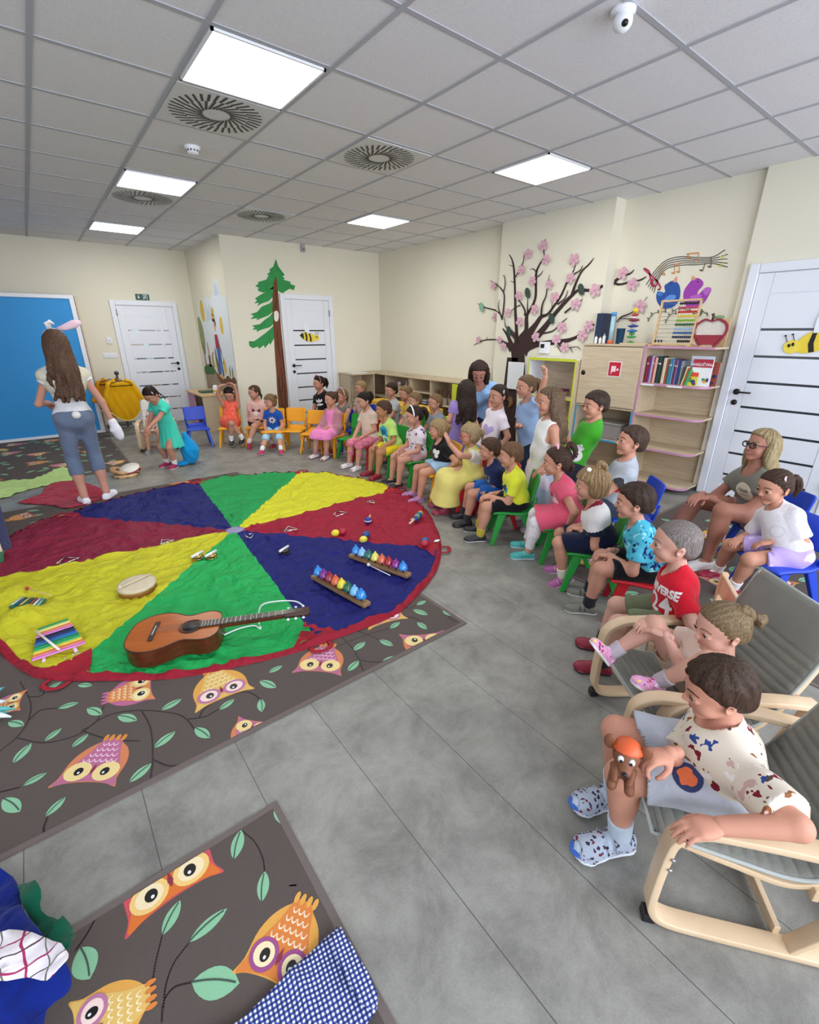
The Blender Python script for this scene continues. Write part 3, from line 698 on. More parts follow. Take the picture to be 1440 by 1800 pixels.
# ================================================================== people
def xf(P, o, R, s): return (np.asarray(P)*s)@np.asarray(R).T+np.asarray(o)
def rotv(d):
    a = math.radians(d); return V(math.cos(a), math.sin(a), 0)
BUILT = {}
def person(key, label, cat='child', S=1.0, adult=False, hs=None, hip=None, head=None, headpx=None, yaw=200, hyaw=None, hpitch=0, hroll=0, tilt=0,
           feet=None, standing=False, splay=.07, fdist=.27, hands=('knee', 'knee'), curl=('relax', 'relax'), elbow_out=(.35, .35), hand_dir=None, footyaw=None, footpitch=(0, 0),
           skin='d9a58c', hair='4a3426', style='short', extra=(), irises='4b3524', top=None, bottom=None, shoes=None, socks=None, h=.0075, group=None, knee_hint=None, build=1.0, decals=(), more=None, body_name=None, legs=True, neck_len=1.0, foot=1.0):
    F = rotv(yaw); Lf = np.cross(V(0, 0, 1), F)
    hs = hs or (.225 if adult else .193)
    hip = V(*hip)
    if headpx is not None:
        r = np.array(_ray(*headpx)); t = math.hypot(*(hip[:2]+F[:2]*tilt))/math.hypot(r[0], r[1]); head = V(0, 0, CAM_H)+r*t
    head = V(*head)
    hF0 = rotv(yaw if hyaw is None else hyaw); cp = math.cos(math.radians(hpitch)); sp = math.sin(math.radians(hpitch))
    hf = V(hF0[0]*cp, hF0[1]*cp, sp); hl0 = np.cross(V(0, 0, 1), hF0); hu0 = np.cross(hf, hl0)
    cr, sr = math.cos(math.radians(hroll)), math.sin(math.radians(hroll)); hl = hl0*cr+hu0*sr; hu = np.cross(hf, hl); HR = np.stack([hf, hl, hu], 1)
    Bd = dict(sh=.094, ch=(.062, .088), wa=(.052, .072), pe=(.066, .10), ua=(.026, .021), fa=(.021, .0145), th=(.052, .034), ca=(.034, .022), hj=.052, tl=(.245, .235), al=(.175, .15), hand=.105) if adult else \
         dict(sh=.093, ch=(.072, .094), wa=(.07, .09), pe=(.074, .10), ua=(.031, .027), fa=(.027, .0195), th=(.055, .040), ca=(.038, .026), hj=.055, tl=(.24, .225), al=(.165, .14), hand=.115)
    s = S; bw = build
    neck0 = head-hu*hs*.50-hf*hs*.12; nb = neck0-nrm(neck0-hip)*hs*(.16 if adult else .09)*neck_len; sp_u = nrm(nb-hip); TR = frame(F, sp_u); Ft, Lt, Ut = TR.T
    TL = np.linalg.norm(nb-hip); shc = nb-Ut*.045*s
    shj = [shc-Ut*.022*s+Lt*Bd['sh']*s*sd*bw for sd in (1, -1)]; hj = [hip+Lf*Bd['hj']*s*sd*bw for sd in (1, -1)]
    # legs
    fl_ = .178*s*foot if not adult else .15*s; ah = .33*fl_
    kn, an = [], []
    for i, sd in enumerate((1, -1)):
        if feet is not None and feet[i] is not None: a = V(*feet[i])
        elif standing: a = V(hip[0], hip[1], 0)+Lf*sd*.05*s+V(0, 0, ah)
        else: a = V(hip[0], hip[1], 0)+F*fdist*s+Lf*sd*splay*s*1.2+V(0, 0, ah)
        hint = V(*knee_hint[i]) if knee_hint is not None else (F*1.0+V(0, 0, .05 if standing else 1.2)+Lf*sd*.12)
        k, a = ik(hj[i], a, Bd['tl'][0]*s, Bd['tl'][1]*s, hint); kn.append(k); an.append(a)
    # arms
    el, wr = [], []
    for i, sd in enumerate((1, -1)):
        t = hands[i]
        if isinstance(t, str):
            if t == 'knee': p = kn[i]*.82+hj[i]*.18+V(0, 0, .058*s)
            elif t == 'lap': p = (kn[0]+kn[1])*.26+hip*.48+V(0, 0, .085*s)+Lf*sd*.035*s
            elif t == 'clasp': p = (kn[0]+kn[1])*.43+hip*.14+V(0, 0, .06*s)+Lf*sd*.03*s
            elif t == 'down': p = shj[i]+V(0, 0, -.27*s)+Lf*sd*.04*s+F*.03*s
            elif t == 'side': p = hj[i]+Lf*sd*.08*s+F*.03*s+V(0, 0, -.01)
            elif t == 'cross': p = shc+Ft*.12*s-Ut*.14*s-Lt*sd*.05*s
        else: p = V(*t)
        eo = elbow_out[i]; hint = -V(0, 0, 1)*.9-F*.5+Lf*sd*eo*1.6
        if eo > 2: hint = Lf*sd+V(0, 0, eo-2)
        if eo < -2: hint = V(0, 0, 1)*(-eo-2)+F*.5+Lf*sd*.3
        e, p = ik(shj[i], p, Bd['al'][0]*s, Bd['al'][1]*s, hint); el.append(e); wr.append(p)
    org = V(hip[0], hip[1], 0)
    allp = np.array([hip, head, nb]+kn+an+el+wr+shj); lo = allp.min(0)-.14*s-.05; hi = allp.max(0)+.14*s+.05
    ch, wa, pe = [(v[0]*s*bw, v[1]*s*bw) for v in (Bd['ch'], Bd['wa'], Bd['pe'])]
    def torso(Fd, g, belly=1.0):
        Fd.ell(hip+Ut*.02*s, (pe[0]+g, pe[1]+g, .075*s+g), TR)
        Fd.ell(hip*.62+nb*.38+Ft*(.006*s if not adult else 0), (wa[0]*belly+g, wa[1]+g, TL*.34+g), TR, k=.04*s)
        Fd.ell(hip*.28+nb*.72, (ch[0]+g, ch[1]+g, TL*.30+g), TR, k=.04*s)
        if adult:
            for sd in (1, -1): Fd.ell(hip*.33+nb*.67+Ft*(ch[0]*.62)+Lt*sd*.040*s, (.026*s+g, .034*s+g, .034*s+g), TR, k=.05*s)
        for i in (0, 1): Fd.cone(shc-Ut*.002*s, shj[i], .030*s*bw+g, Bd['ua'][0]*s*1.02+g, k=.035*s)
        Fd.cone(shc+Ut*.01*s, nb+Ut*.02*s, .040*s+g*.6, .031*s+g*.6, k=.03*s)
    # ---- body
    B = Field(lo, hi, h); torso(B, 0)
    B.cone(shc, neck0+hu*hs*.1, .032*s if not adult else .030*s, .16*hs, k=.02*s)
    for i, sd in enumerate((1, -1)):
        B.cone(shj[i], el[i], Bd['ua'][0]*s*bw, Bd['ua'][1]*s*bw, k=.02*s)
        B.cone(el[i], wr[i], Bd['fa'][0]*s*bw, Bd['fa'][1]*s, k=.008*s)
        if legs:
            B.cone(hj[i], kn[i], Bd['th'][0]*s*bw, Bd['th'][1]*s*bw, k=.03*s); B.ball(kn[i], Bd['th'][1]*s*1.02*bw, k=.01)
            B.cone(kn[i], an[i], Bd['ca'][0]*s*bw, Bd['ca'][1]*s, k=.012*s)
            cm = kn[i]*.66+an[i]*.34; back = nrm(np.cross(np.cross(an[i]-kn[i], F), an[i]-kn[i]))
            B.ell(cm-back*.008*s, (.036*s*bw, .034*s*bw, .075*s), frame(F+V(0, 0, .01), kn[i]-an[i]), k=.02*s)
    g = Geo(); P, Q = B.mesh(); g.add(P-org, Q, 0)
    hh = {1: .018, 0: .027}[1 if h < .0065 else 0]
    for (P, Q, mi) in head_geo(adult, hh): g.add(xf(P, head-org, HR, hs), Q, mi)
    hl_ = Bd['hand']*s; HD = []
    for i, sd in enumerate((1, -1)):
        d = nrm(wr[i]-el[i]); pn = None
        if hand_dir is not None and hand_dir[i] is not None: d = nrm(V(*hand_dir[i][:3])); pn = V(*hand_dir[i][3:]) if len(hand_dir[i]) > 3 else None
        elif hands[i] in ('knee', 'lap', 'clasp') or isinstance(hands[i], tuple):
            d = nrm(d*.5+nrm(V(d[0], d[1], 0))*.4+F*.3+V(0, 0, -.35))
        if pn is None: pn = V(0, 0, 1) if hands[i] not in ('down', 'side') else Lf*sd     # back of the hand points
        R = frame_f(d, V(0, 0, 0)+pn+.001) if abs(np.dot(nrm(pn), d)) < .98 else frame_f(d, F)
        # R columns: forward d, left, up(back of hand). thumb towards the body midline
        hp = hand_geo(curl[i], .045 if h < .0065 else .055); Pp = hp[0].copy(); Qq = hp[1]
        if sd < 0: pass
        else: Pp[:, 1] *= -1; Qq = Qq[:, ::-1]
        g.add(xf(Pp, wr[i]-org, R, hl_), Qq, 0); HD.append((wr[i], R, hl_))
    SM = skin_mat(skin); HM = hair_mat(hair)
    lipc = mat('b8706a', .45, var=.02)
    root = g.build(body_name or ('person' if adult else 'child'), [SM, lipc, mat('eeebe6', .25, var=0), mat(irises, .2, var=0), BLACK, HM], loc=tuple(org))
    tag(root, label, cat, group)
    def cl(name, Fd, m, bands=None, keep=False):
        P, Q = Fd.mesh(); mi = np.zeros(len(Q), int); ms = [m]
        if bands:
            C = centroids(P, Q)
            for fn, mm in bands: ms.append(mm); mi[fn(C)] = len(ms)-1
        gg = Geo(); gg.add(P-org, Q, mi); o = gg.build(name, ms, root)
        return (o, P, Q)
    def folds(Fd, amp):
        a, b_, c = 38/s**.5, 29/s**.5, 33/s**.5; ph = sum(map(ord, key))
        Fd.warp(lambda x, y, z: amp*(np.sin(x*a+z*19+ph)*np.sin(y*b_-z*23+1.3)+.7*np.sin(z*c+x*14-y*17+np.sin(x*21+ph)*1.5)))
    topmesh = None
    # ---- bottom garments
    if bottom:
        kd = bottom['kind']; gi = bottom.get('g', .008 if kd in ('leggings', 'jeans') else .014)*s; fr = bottom.get('len', .7); m = bottom['m']
        Fd = Field(lo, hi, h)
        if kd in ('shorts', 'leggings', 'jeans'):
            Fd.ell(hip+Ut*.02*s, (pe[0]+gi, pe[1]+gi, .082*s+gi), TR)
            if adult: Fd.ell(hip-F*.035*s+V(0, 0, .0), (.05*s, .088*s, .06*s), TR, k=.03*s)
            for i, sd in enumerate((1, -1)):
                if fr <= 1:
                    e = hj[i]+(kn[i]-hj[i])*fr; t = fr; r1 = (Bd['th'][0]*(1-t)+Bd['th'][1]*t)*s*bw+gi*1.25; dn = kn[i]-hj[i]
                    Fd.cone(hj[i], e+nrm(dn)*.03, Bd['th'][0]*s*bw+gi, r1, k=.016*s); Fd.cut(e, dn, (e, r1*1.35+.02))
                    if kd == 'shorts': Fd.cone(e-nrm(dn)*.018, e+nrm(dn)*.08, r1-.008*s, r1-.005*s, mode='s')
                else:
                    Fd.cone(hj[i], kn[i], Bd['th'][0]*s*bw+gi, Bd['th'][1]*s*bw+gi, k=.03*s); t = fr-1; e = kn[i]+(an[i]-kn[i])*t; dn = an[i]-kn[i]
                    Fd.cone(kn[i], e+nrm(dn)*.02, Bd['ca'][0]*s*bw+gi, (Bd['ca'][0]*(1-t)+Bd['ca'][1]*t)*s*bw+gi, k=.012*s)
                    cm = kn[i]*.66+an[i]*.34; bk = nrm(np.cross(np.cross(an[i]-kn[i], F), an[i]-kn[i])); Fd.ell(cm-bk*.008*s, (.036*s*bw+gi, .034*s*bw+gi, .075*s+gi), frame(F+V(0, 0, .01), kn[i]-an[i]), k=.02*s); Fd.ball(kn[i], Bd['th'][1]*s*1.02*bw+gi, k=.01)
                    Fd.cut(e, dn, (e, .075*s))
            folds(Fd, .0022*s if kd != 'shorts' else .0045*s)
        elif kd == 'skirt':
            skirt(Fd, hip, hj, kn, F, Lf, Ut, s, bw, standing, fr, bottom, Bd); folds(Fd, .003*s)
        o, P, Q = cl(bottom.get('name', kd if kd != 'jeans' else 'trousers'), Fd, m, None)
        bottommesh = (P, Q)
        for dc in bottom.get('decals', ()): decal(root, org, P, Q, dc, TR, hip, nb, (kn, hj))
    # ---- top garments
    if top:
        kd = top['kind']; gi = top.get('g', .011)*s; m = top['m']; sl = top.get('sleeve', .55); hem = top.get('hem', -.02)
        Fd = Field(lo, hi, h)
        torso(Fd, gi, 1.04)
        folds(Fd, top.get('fold', .0035)*s)
        if kd == 'dress': skirt(Fd, hip, hj, kn, F, Lf, Ut, s, bw, standing, top.get('len', .8), top, Bd)
        else:
            if not standing: Fd.ell(hip+Ut*.035*s, (pe[0]+gi*1.4, pe[1]+gi*1.5, .07*s), TR, k=.03*s)
            Fd.cut(hip+Ut*hem*s, -Ut, (hip+Ut*(hem-.1)*s, .23*s))
        for i, sd in enumerate((1, -1)):
            if sl > 0:
                A = Field(lo, hi, h)
                if sl <= 1:
                    e = shj[i]+(el[i]-shj[i])*sl; dn = el[i]-shj[i]; r0 = Bd['ua'][0]*s*bw+gi*1.0; r1 = Bd['ua'][0]*s*bw+gi*1.2+top.get('flare', .004)*s
                    A.cone(shj[i]+Lt*sd*-.012*s, e+nrm(dn)*.03, r0, r1)
                    if top.get('puff'): A.ball(shj[i]+(el[i]-shj[i])*.28+Ut*.012*s, .050*s, k=.02)
                    folds(A, top.get('fold', .0035)*s*.8); A.cut(e, dn)
                else:
                    A.cone(shj[i], el[i], Bd['ua'][0]*s*bw+gi, Bd['ua'][1]*s*bw+gi, k=.03*s); t = sl-1; e = el[i]+(wr[i]-el[i])*t; dn = wr[i]-el[i]
                    A.cone(el[i], e+nrm(dn)*.01, Bd['fa'][0]*s+gi, Bd['fa'][1]*s+gi, k=.02*s); folds(A, .0025*s); A.cut(e, dn, (e, .05*s))
                kk = .022*s; a_ = Fd.v; d_ = A.v; Fd.v = np.minimum(a_, d_)-np.maximum(kk-np.abs(a_-d_), 0)**2/(4*kk)
            else:
                Fd.cut(shj[i]-Lt*sd*.008*s, nrm(Lt*sd+V(0, 0, -.1)), (shj[i]+Lt*sd*.03*s-Ut*.03*s, .085*s))
        # neckline
        nr = top.get('neck', .052)*s; Fd.cone(nb-Ut*.014*s+Ft*.022*s*top.get('vneck', 1), nb+Ut*.09*s+Ft*.02*s, nr*.86, nr, k=.004, mode='s')
        bands = []
        for bd in top.get('bands', ()):
            lo_, hi_, mm = bd; bands.append((lambda C, lo_=lo_, hi_=hi_: ((C-hip)@Ut/TL > lo_) & ((C-hip)@Ut/TL <= hi_), mm))
        if top.get('cuff') is not None:
            e2 = [shj[i]+(el[i]-shj[i])*sl for i in (0, 1)]; bands.append((lambda C: (np.minimum(np.abs((C-e2[0])@nrm(el[0]-shj[0]))+100*(np.linalg.norm(C-e2[0], axis=1) > .08*s), np.abs((C-e2[1])@nrm(el[1]-shj[1]))+100*(np.linalg.norm(C-e2[1], axis=1) > .08*s)) < .01*s), top['cuff']))
            bands.append((lambda C: (np.linalg.norm(C-(nb-Ut*.0*s+Ft*.01*s), axis=1) < nr*1.24), top['cuff']))
        if top.get('sleeve_m') is not None:
            bands.append((lambda C: (np.abs((C-shc)@Lt) > Bd['sh']*s*bw*.98) & ((C-hip)@Ut > TL*.5) if kd != 'dress' or sl < 1 else (np.minimum(np.linalg.norm(C-el[0], axis=1), np.linalg.norm(C-el[1], axis=1)) < .105*s) | (np.abs((C-shc)@Lt) > Bd['sh']*s*bw*.55) & ((C-hip)@Ut > TL*.45), top['sleeve_m']))
        if top.get('skirt_m') is not None:
            bands.append((lambda C: ((C-hip)@Ut/TL < top.get('skirt_at', .28)) & (np.abs((C-shc)@Lt) < 9), top['skirt_m']))
        o, P, Q = cl(top.get('name', {'tee': 'shirt', 'dress': 'dress', 'tank': 'tank_top'}.get(kd, kd)), Fd, m, bands)
        topmesh = (P, Q)
        for dc in decals:
            if key in 'c17 c21 c22 c25 c26 c27 c28 c20'.split(): dc.setdefault('rot', 62 if key in ('c25', 'c27') else 34)
            decal(root, org, P, Q, dc, TR, hip, nb, None)
    # ---- feet
    for i, sd in enumerate((1, -1)):
        if not legs: break
        fy = (footyaw[i] if footyaw else math.degrees(math.atan2(F[1], F[0]))+sd*8); fF = rotv(fy); pt = math.radians(footpitch[i])
        if not standing and footpitch[i] == 0 and an[i][2] > ah*1.25: pt = -.25
        fd = V(fF[0]*math.cos(pt), fF[1]*math.cos(pt), math.sin(pt)); R = frame_f(fd, V(0, 0, 1))
        if socks:
            c0 = kn[i]+(an[i]-kn[i])*socks.get('from', .78); b = Field(np.minimum(c0, an[i])-.06*s-.03, np.maximum(c0, an[i])+.06*s+.03, h*.8)
            b.cone(c0, an[i], Bd['ca'][1]*s*1.1+.006*s, Bd['ca'][1]*s+.006*s); b.cut(c0, kn[i]-an[i]); P, Q = b.mesh(); Geo().add(P-org, Q, 0).build('sock', [socks['m']], root)
        sk = shoes or dict(kind='sock', m=SM, sole=SM)
        P, Q, mi = shoe_geo(sk['kind'], .035 if h < .0065 else .05)
        gg = Geo(); gg.add(xf(P, an[i]-org, R, fl_), Q, mi)
        nmz = 'shoe' if sk['kind'] != 'sock' else ('foot' if not shoes else 'sock')
        if nmz == 'foot': nmz = 'bare_foot'
        so = gg.build(nmz, [sk['m'], sk.get('sole', sk['m'])], root)
        if sk['kind'] == 'sandal':
            b = Field((-.45, -.3, -.42), (.85, .3, .25), .045); zb = -.33
            b.cone((-.12, 0, zb+.14), (.10, 0, zb+.16), .125, .125, k=.08); b.ell((.40, 0, zb+.11), (.28, .16, .105), k=.12); P, Q = b.mesh(); Geo().add(xf(P, an[i]-org, R, fl_), Q, 0).build('sock', [socks['m'] if socks else SM], root)
            if sk.get('insole') is not None:
                b2 = MB().mat(sk['insole']); b2.ball((.60, 0, zb+.085), (.13, .14, .03)); P2 = np.array(b2.v); Geo().add(xf(P2, an[i]-org, R, fl_), b2.f, 0).build('insole', [sk['insole']], so)
        if sk['kind'] == 'flat' and True:
            b = Field((-.45, -.3, -.42), (.85, .3, .25), .05); zb = -.33
            b.cone((-.10, 0, zb+.14), (.10, 0, zb+.18), .125, .12, k=.08); b.cone((.1, 0, zb+.18), (.4, 0, zb+.10), .11, .1, k=.1); P, Q = b.mesh(); Geo().add(xf(P, an[i]-org, R, fl_), Q, 0).build('sock', [socks['m'] if socks else SM], root)
        if sk.get('strap') is not None and sk['kind'] in ('sandal', 'sneaker', 'flat'):
            b2 = MB(); b2.mat(sk['strap'])
            for xs, zz in ((.09, .0), (.22, -.045)) if sk['kind'] != 'flat' else ((.2, -.08),):
                pts = [(xs, -.145, -.20), (xs+.01, -.135, -.12), (xs+.02, -.06, -.035+zz), (xs+.02, .06, -.035+zz), (xs+.01, .135, -.12), (xs, .145, -.20)]
                b2.tube(bez(pts, 15), .032, 8, squash=(.45, 1.4))
            Geo().add(xf(np.array(b2.v), an[i]-org, R, fl_), b2.f, 0).build('strap', [sk['strap']], so)
    # ---- hair
    def HU(p): return head+HR@(np.asarray(p, float)*hs)
    hg = Geo()
    P, Q = hair_cap(style, .022 if h < .0065 else .034, adult); hg.add(xf(P, head-org, HR, hs), Q, 0)
    rnd = random.Random(sum(map(ord, key)))
    for ex in extra:
        k0 = ex[0]
        if k0 in ('pony', 'lock', 'braid'):
            pts = [HU(p) if not isinstance(p, str) else None for p in ex[1]]; rad = [r*hs for r in ex[2]]
            pp = [np.array(q) for q in bez([tuple(p) for p in pts], 14)]; rr = np.interp(np.linspace(0, 1, len(pp)), np.linspace(0, 1, len(rad)), rad)
            a = np.min(pp, 0)-max(rad)*1.6; b = np.max(pp, 0)+max(rad)*1.6; Fh = Field(a, b, .0042 if h < .0065 else .006)
            if k0 == 'braid':
                for j, p in enumerate(pp):
                    sd2 = (-1)**j; Fh.ball(p+HR[:, 1]*sd2*rr[j]*.45, rr[j]*.8, k=.003)
            else:
                for j in range(len(pp)-1): Fh.cone(pp[j], pp[j+1], rr[j], rr[j+1], k=.004)
                c = np.mean(pp, 0); Fh.warp(lambda x, y, z: .0016*np.sin((x-c[0])*430+z*60)+.0016*np.sin((y-c[1])*390-z*70))
            P, Q = Fh.mesh(); hg.add(P-org, Q, 0)
        elif k0 == 'bun':
            c = HU(ex[1]); Fh = Field(c-ex[2]*hs*1.6, c+ex[2]*hs*1.6, .005); Fh.ball(c, ex[2]*hs); Fh.warp(lambda x, y, z: .004*np.sin(x*160+z*90)*np.sin(y*150)); P, Q = Fh.mesh(); hg.add(P-org, Q, 0)
        elif k0 == 'long':   # loose hair falling over the back: ('long', length m, half angle deg, wave)
            ln, ha, wv = ex[1], ex[2], ex[3]; n = 17; Fh = None; chains = []
            for j in range(n):
                a = math.radians(180+(-ha+2*ha*j/(n-1))); p = V(-.06+.40*math.cos(a), .37*math.sin(a)*(.95 if adult else 1), .0)
                q = [HU((p[0]*.8, p[1]*.85, .25)), HU(p), HU((p[0]*1.05-.02, p[1]*1.08, -.35))]
                L = ln*(.8+.25*rnd.random()); d0 = rnd.random()*6
                bk = -F*.02*s
                for t in (.35, .65, 1.0):
                    w = wv*math.sin(d0+t*7); base = HU((p[0]*1.05-.02, p[1]*1.08, -.35))
                    out = (base-head); out[2] = 0; q.append(base-V(0, 0, 1)*L*t+nrm(out)*(.02*s*t+w)+Lf*w*.6+bk)
                chains.append(q)
            A = np.array([p for q in chains for p in q]); Fh = Field(A.min(0)-.05, A.max(0)+.05, h*.9)
            for q in chains:
                pp = [np.array(v) for v in bez([tuple(x) for x in q], 15)]; m_ = len(pp)
                for j in range(m_-1):
                    r0 = .026*hs/.2*(1-.62*(j/m_)**2.2); Fh.cone(pp[j], pp[j+1], r0, r0*.97, k=.006)
            Fh.warp(lambda x, y, z: .0018*np.sin(x*330+y*120+z*25)+.0014*np.sin(y*370-x*90+z*30)); P, Q = Fh.mesh(); hg.add(P-org, Q, 0)
    hob = hg.build('hair', [HM], root)
    for ex in extra:
        k0 = ex[0]; b = MB()
        if k0 == 'clip':      # ('clip', pos, colour)
            b.mat(mat(ex[2], .35, var=0)); b.tube([HU(ex[1])-org-HR[:, 2]*.016, HU(ex[1])-org+HR[:, 0]*.004, HU(ex[1])-org+HR[:, 2]*.016], [.004, .006, .003], 8); b.build('hair_clip', root)
        elif k0 == 'band':    # hairband over the head
            b.mat(mat(ex[1], .5, var=0)); w = .405 if not adult else .37
            pts = [HU((ex[2]*(1) if abs(t) < 9 else 0, (w+.012)*math.sin(t), .13+(.435)*math.cos(t)))-org for t in np.linspace(-1.75, 1.75, 19)]
            b.tube(pts, .010 if len(ex) < 4 else ex[3], 8, squash=(.5, 1)); b.build('headband', root)
        elif k0 == 'tie':
            b.mat(mat(ex[2], .5, var=0)); c = HU(ex[1])-org; b.ball(c, ex[3]*hs if len(ex) > 3 else .03*s); b.build('hair_tie', root)
        elif k0 == 'bow':     # ('bow', pos, colour, size)
            b.mat(mat(ex[2], .6, var=.03)); c = HU(ex[1])-org; z = ex[3]
            for sd in (-1, 1):
                M = np.stack([HR[:, 1], HR[:, 2], HR[:, 0]], 1); bb = MB(); bb.ball((sd*z*.55, 0, 0), (z*.5, z*.28, z*.14)); b.add([tuple(M@np.array(v)+c) for v in bb.v], bb.f, True)
            b.ball(c, z*.18); b.build('hair_bow', root)
        elif k0 == 'disc':
            b.mat(mat(ex[2], .5, var=0)); c = HU(ex[1])-org; b.ball(c, (.014, .014, .013)); b.build('hair_bobble', root)
        elif k0 == 'glasses':
            eu = -.045 if not adult else -.005; es = .15 if not adult else .14; rr = .095 if not adult else .105; b.mat(mat(ex[1], .3, var=0))
            for sd in (-1, 1):
                ring = [HU((.43, sd*es+rr*1.08*math.cos(a), eu-.01+rr*.82*math.sin(a)))-org for a in np.linspace(0, 2*PI, 20, endpoint=False)]; b.tube(ring, .0022*(1.7 if adult else 1), 6, closed=True)
                b.tube([HU((.42, sd*(es+rr), eu+.02))-org, HU((.2, sd*(.37), eu+.03))-org, HU((-.05, sd*.385, eu+.02))-org], .0022, 6)
            b.tube([HU((.44, -es+rr, eu+.02))-org, HU((.455, 0, eu+.035))-org, HU((.44, es-rr, eu+.02))-org], .0022, 6); b.build('glasses', root)
    info = dict(root=root, org=org, head=head, HR=HR, hs=hs, HU=HU, kn=kn, an=an, wr=wr, el=el, shj=shj, hip=hip, TR=TR, nb=nb, F=F, L=Lf, top=topmesh, S=s)
    BUILT[key] = info
    if more: more(info)
    return info
def skirt(Fd, hip, hj, kn, F, Lf, Ut, s, bw, standing, fr, d, Bd):
    fl = d.get('flare_r', .03)*s
    if standing:
        w0 = hip+Ut*.07*s; bot = V(hip[0], hip[1], hip[2])-V(0, 0, 1)*(hip[2])*fr; r1 = .115*s+fl*1.6
        R = frame(F, V(0, 0, 1)); n = 7
        for j in range(n):
            t = j/(n-1); c = w0*(1-t)+bot*t; r = .092*s*bw*(1-t)+r1*t; Fd.ell(c, (r*.86, r, .09*s), R, k=.03*s)
        Fd.cut(bot, (0, 0, -1)); Fd.cone(bot+V(0, 0, .0*s), bot-V(0, 0, .2), r1*.66, r1*.66, k=.004, mode='s')
        a = V(0, 0, 0)
        Fd.warp(lambda x, y, z: (.004*s)*np.sin(np.arctan2(y-hip[1], x-hip[0]+0*z)*13)*np.clip((w0[2]-z)/(.2*s), 0, 1))
    else:
        gi = .02*s
        for i in (0, 1):
            e = hj[i]+(kn[i]-hj[i])*min(fr, 1)
            Fd.cone(hj[i], e, Bd['th'][0]*s*bw+gi, Bd['th'][1]*s*bw+gi+fl*.5, k=.05*s)
            if fr > 1:
                e2 = kn[i]+F*(.015*s)-V(0, 0, 1)*(fr-1)*.25*s; Fd.cone(kn[i], e2, Bd['th'][1]*s+gi+fl*.4, Bd['ca'][0]*s+gi+fl*1.3, k=.05*s)
        m = (kn[0]+kn[1])/2; c = hip+(m-hip)*min(fr, 1)*.95
        Fd.cone(hip+V(0, 0, -.0), c-V(0, 0, .012*s), .06*s, .045*s+fl*.4, k=.06*s)
        if fr > 1: Fd.cone(m, m-V(0, 0, 1)*(fr-1)*.25*s+F*.015*s, .05*s+fl*.5, .05*s+fl*1.2, k=.06*s); q = m-V(0, 0, 1)*(fr-1)*.25*s; Fd.cut(q, (0, 0, -1))
        else: Fd.cut(hip+(m-hip)*fr+(m-hip)*.0, m-hip+V(0, 0, -.10), (hip+(m-hip)*(fr+.35), .17*s))
        Fd.ell(hip+Ut*.02*s, (.10*s*bw, .125*s*bw, .07*s), frame(F, Ut), k=.04*s)
def decal(root, org, P, Q, dc, TR, hip, nb, limb):
    """print on a garment: outline or lettering laid on the cloth. dc: shapes [(polygon or text, colour)], at=(left, up fraction), size, dir"""
    Ft, Lt, Ut = TR.T; TL = np.linalg.norm(nb-hip)
    bv = BVHTree.FromPolygons([tuple(p) for p in P], [tuple(int(i) for i in f) for f in Q])
    if dc.get('thigh') is not None:
        kn, hj = limb; i = dc['thigh']; c = kn[i]*dc['at'][1]+hj[i]*(1-dc['at'][1]); ax = nrm(kn[i]-hj[i]); n = nrm(V(0, 0, 1)+Lt*(1 if i == 0 else -1)*dc['at'][0]); up = -ax; rt = np.cross(up, n)
    else:
        ang = math.radians(dc.get('rot', 0)); n = Ft*math.cos(ang)+Lt*math.sin(ang); rt = -(Lt*math.cos(ang)-Ft*math.sin(ang)); rt = -rt if False else rt; up = Ut
        rt = np.cross(up, n); c = hip+Ut*TL*dc['at'][1]-rt*0+Lt*dc['at'][0]
    tw = math.radians(dc.get('twist', 0)); rt, up = rt*math.cos(tw)+up*math.sin(tw), up*math.cos(tw)-rt*math.sin(tw)
    z = dc['size']; off = dc.get('off', .0016); b = MB()
    for li, (shape, col) in enumerate(dc['shapes']):
        b.mat(mat(col, .8, var=0))
        if isinstance(shape, str): pts, tr = text2d(shape, 1.0, .02)
        elif isinstance(shape, tuple) and shape[0] == 'text': pts, tr = text2d(shape[1], shape[2], .02); pts = [(p[0]+shape[3], p[1]+shape[4]) for p in pts]
        else: pts = list(shape); tr = tri_poly(pts)
        bm = bmesh.new(); vs = [bm.verts.new((p[0], p[1], 0)) for p in pts]
        for t in tr:
            try: bm.faces.new([vs[i] for i in t])
            except Exception: pass
        for _ in range(3):
            es = [e for e in bm.edges if e.calc_length()*z > .016]
            if not es: break
            bmesh.ops.subdivide_edges(bm, edges=es, cuts=1, use_grid_fill=False)
            bmesh.ops.triangulate(bm, faces=[f for f in bm.faces if len(f.verts) > 3])
        bm.verts.index_update(); out = []; ok = []
        for v in bm.verts:
            p = c+rt*v.co.x*z+up*v.co.y*z; hit = bv.ray_cast(Vector(p+n*.3), Vector(-n))
            if hit[0] is None: out.append(tuple(p-org)); ok.append(False)
            else:
                q = np.array(hit[0])+np.array(n)*(off+.0004*li); out.append(tuple(q-org)); ok.append(True)
        fs = [tuple(v.index for v in f.verts) for f in bm.faces if all(ok[v.index] for v in f.verts)]; bm.free()
        b.add(out, fs)
    b.build(dc.get('name', 'print'), root, auto=False)
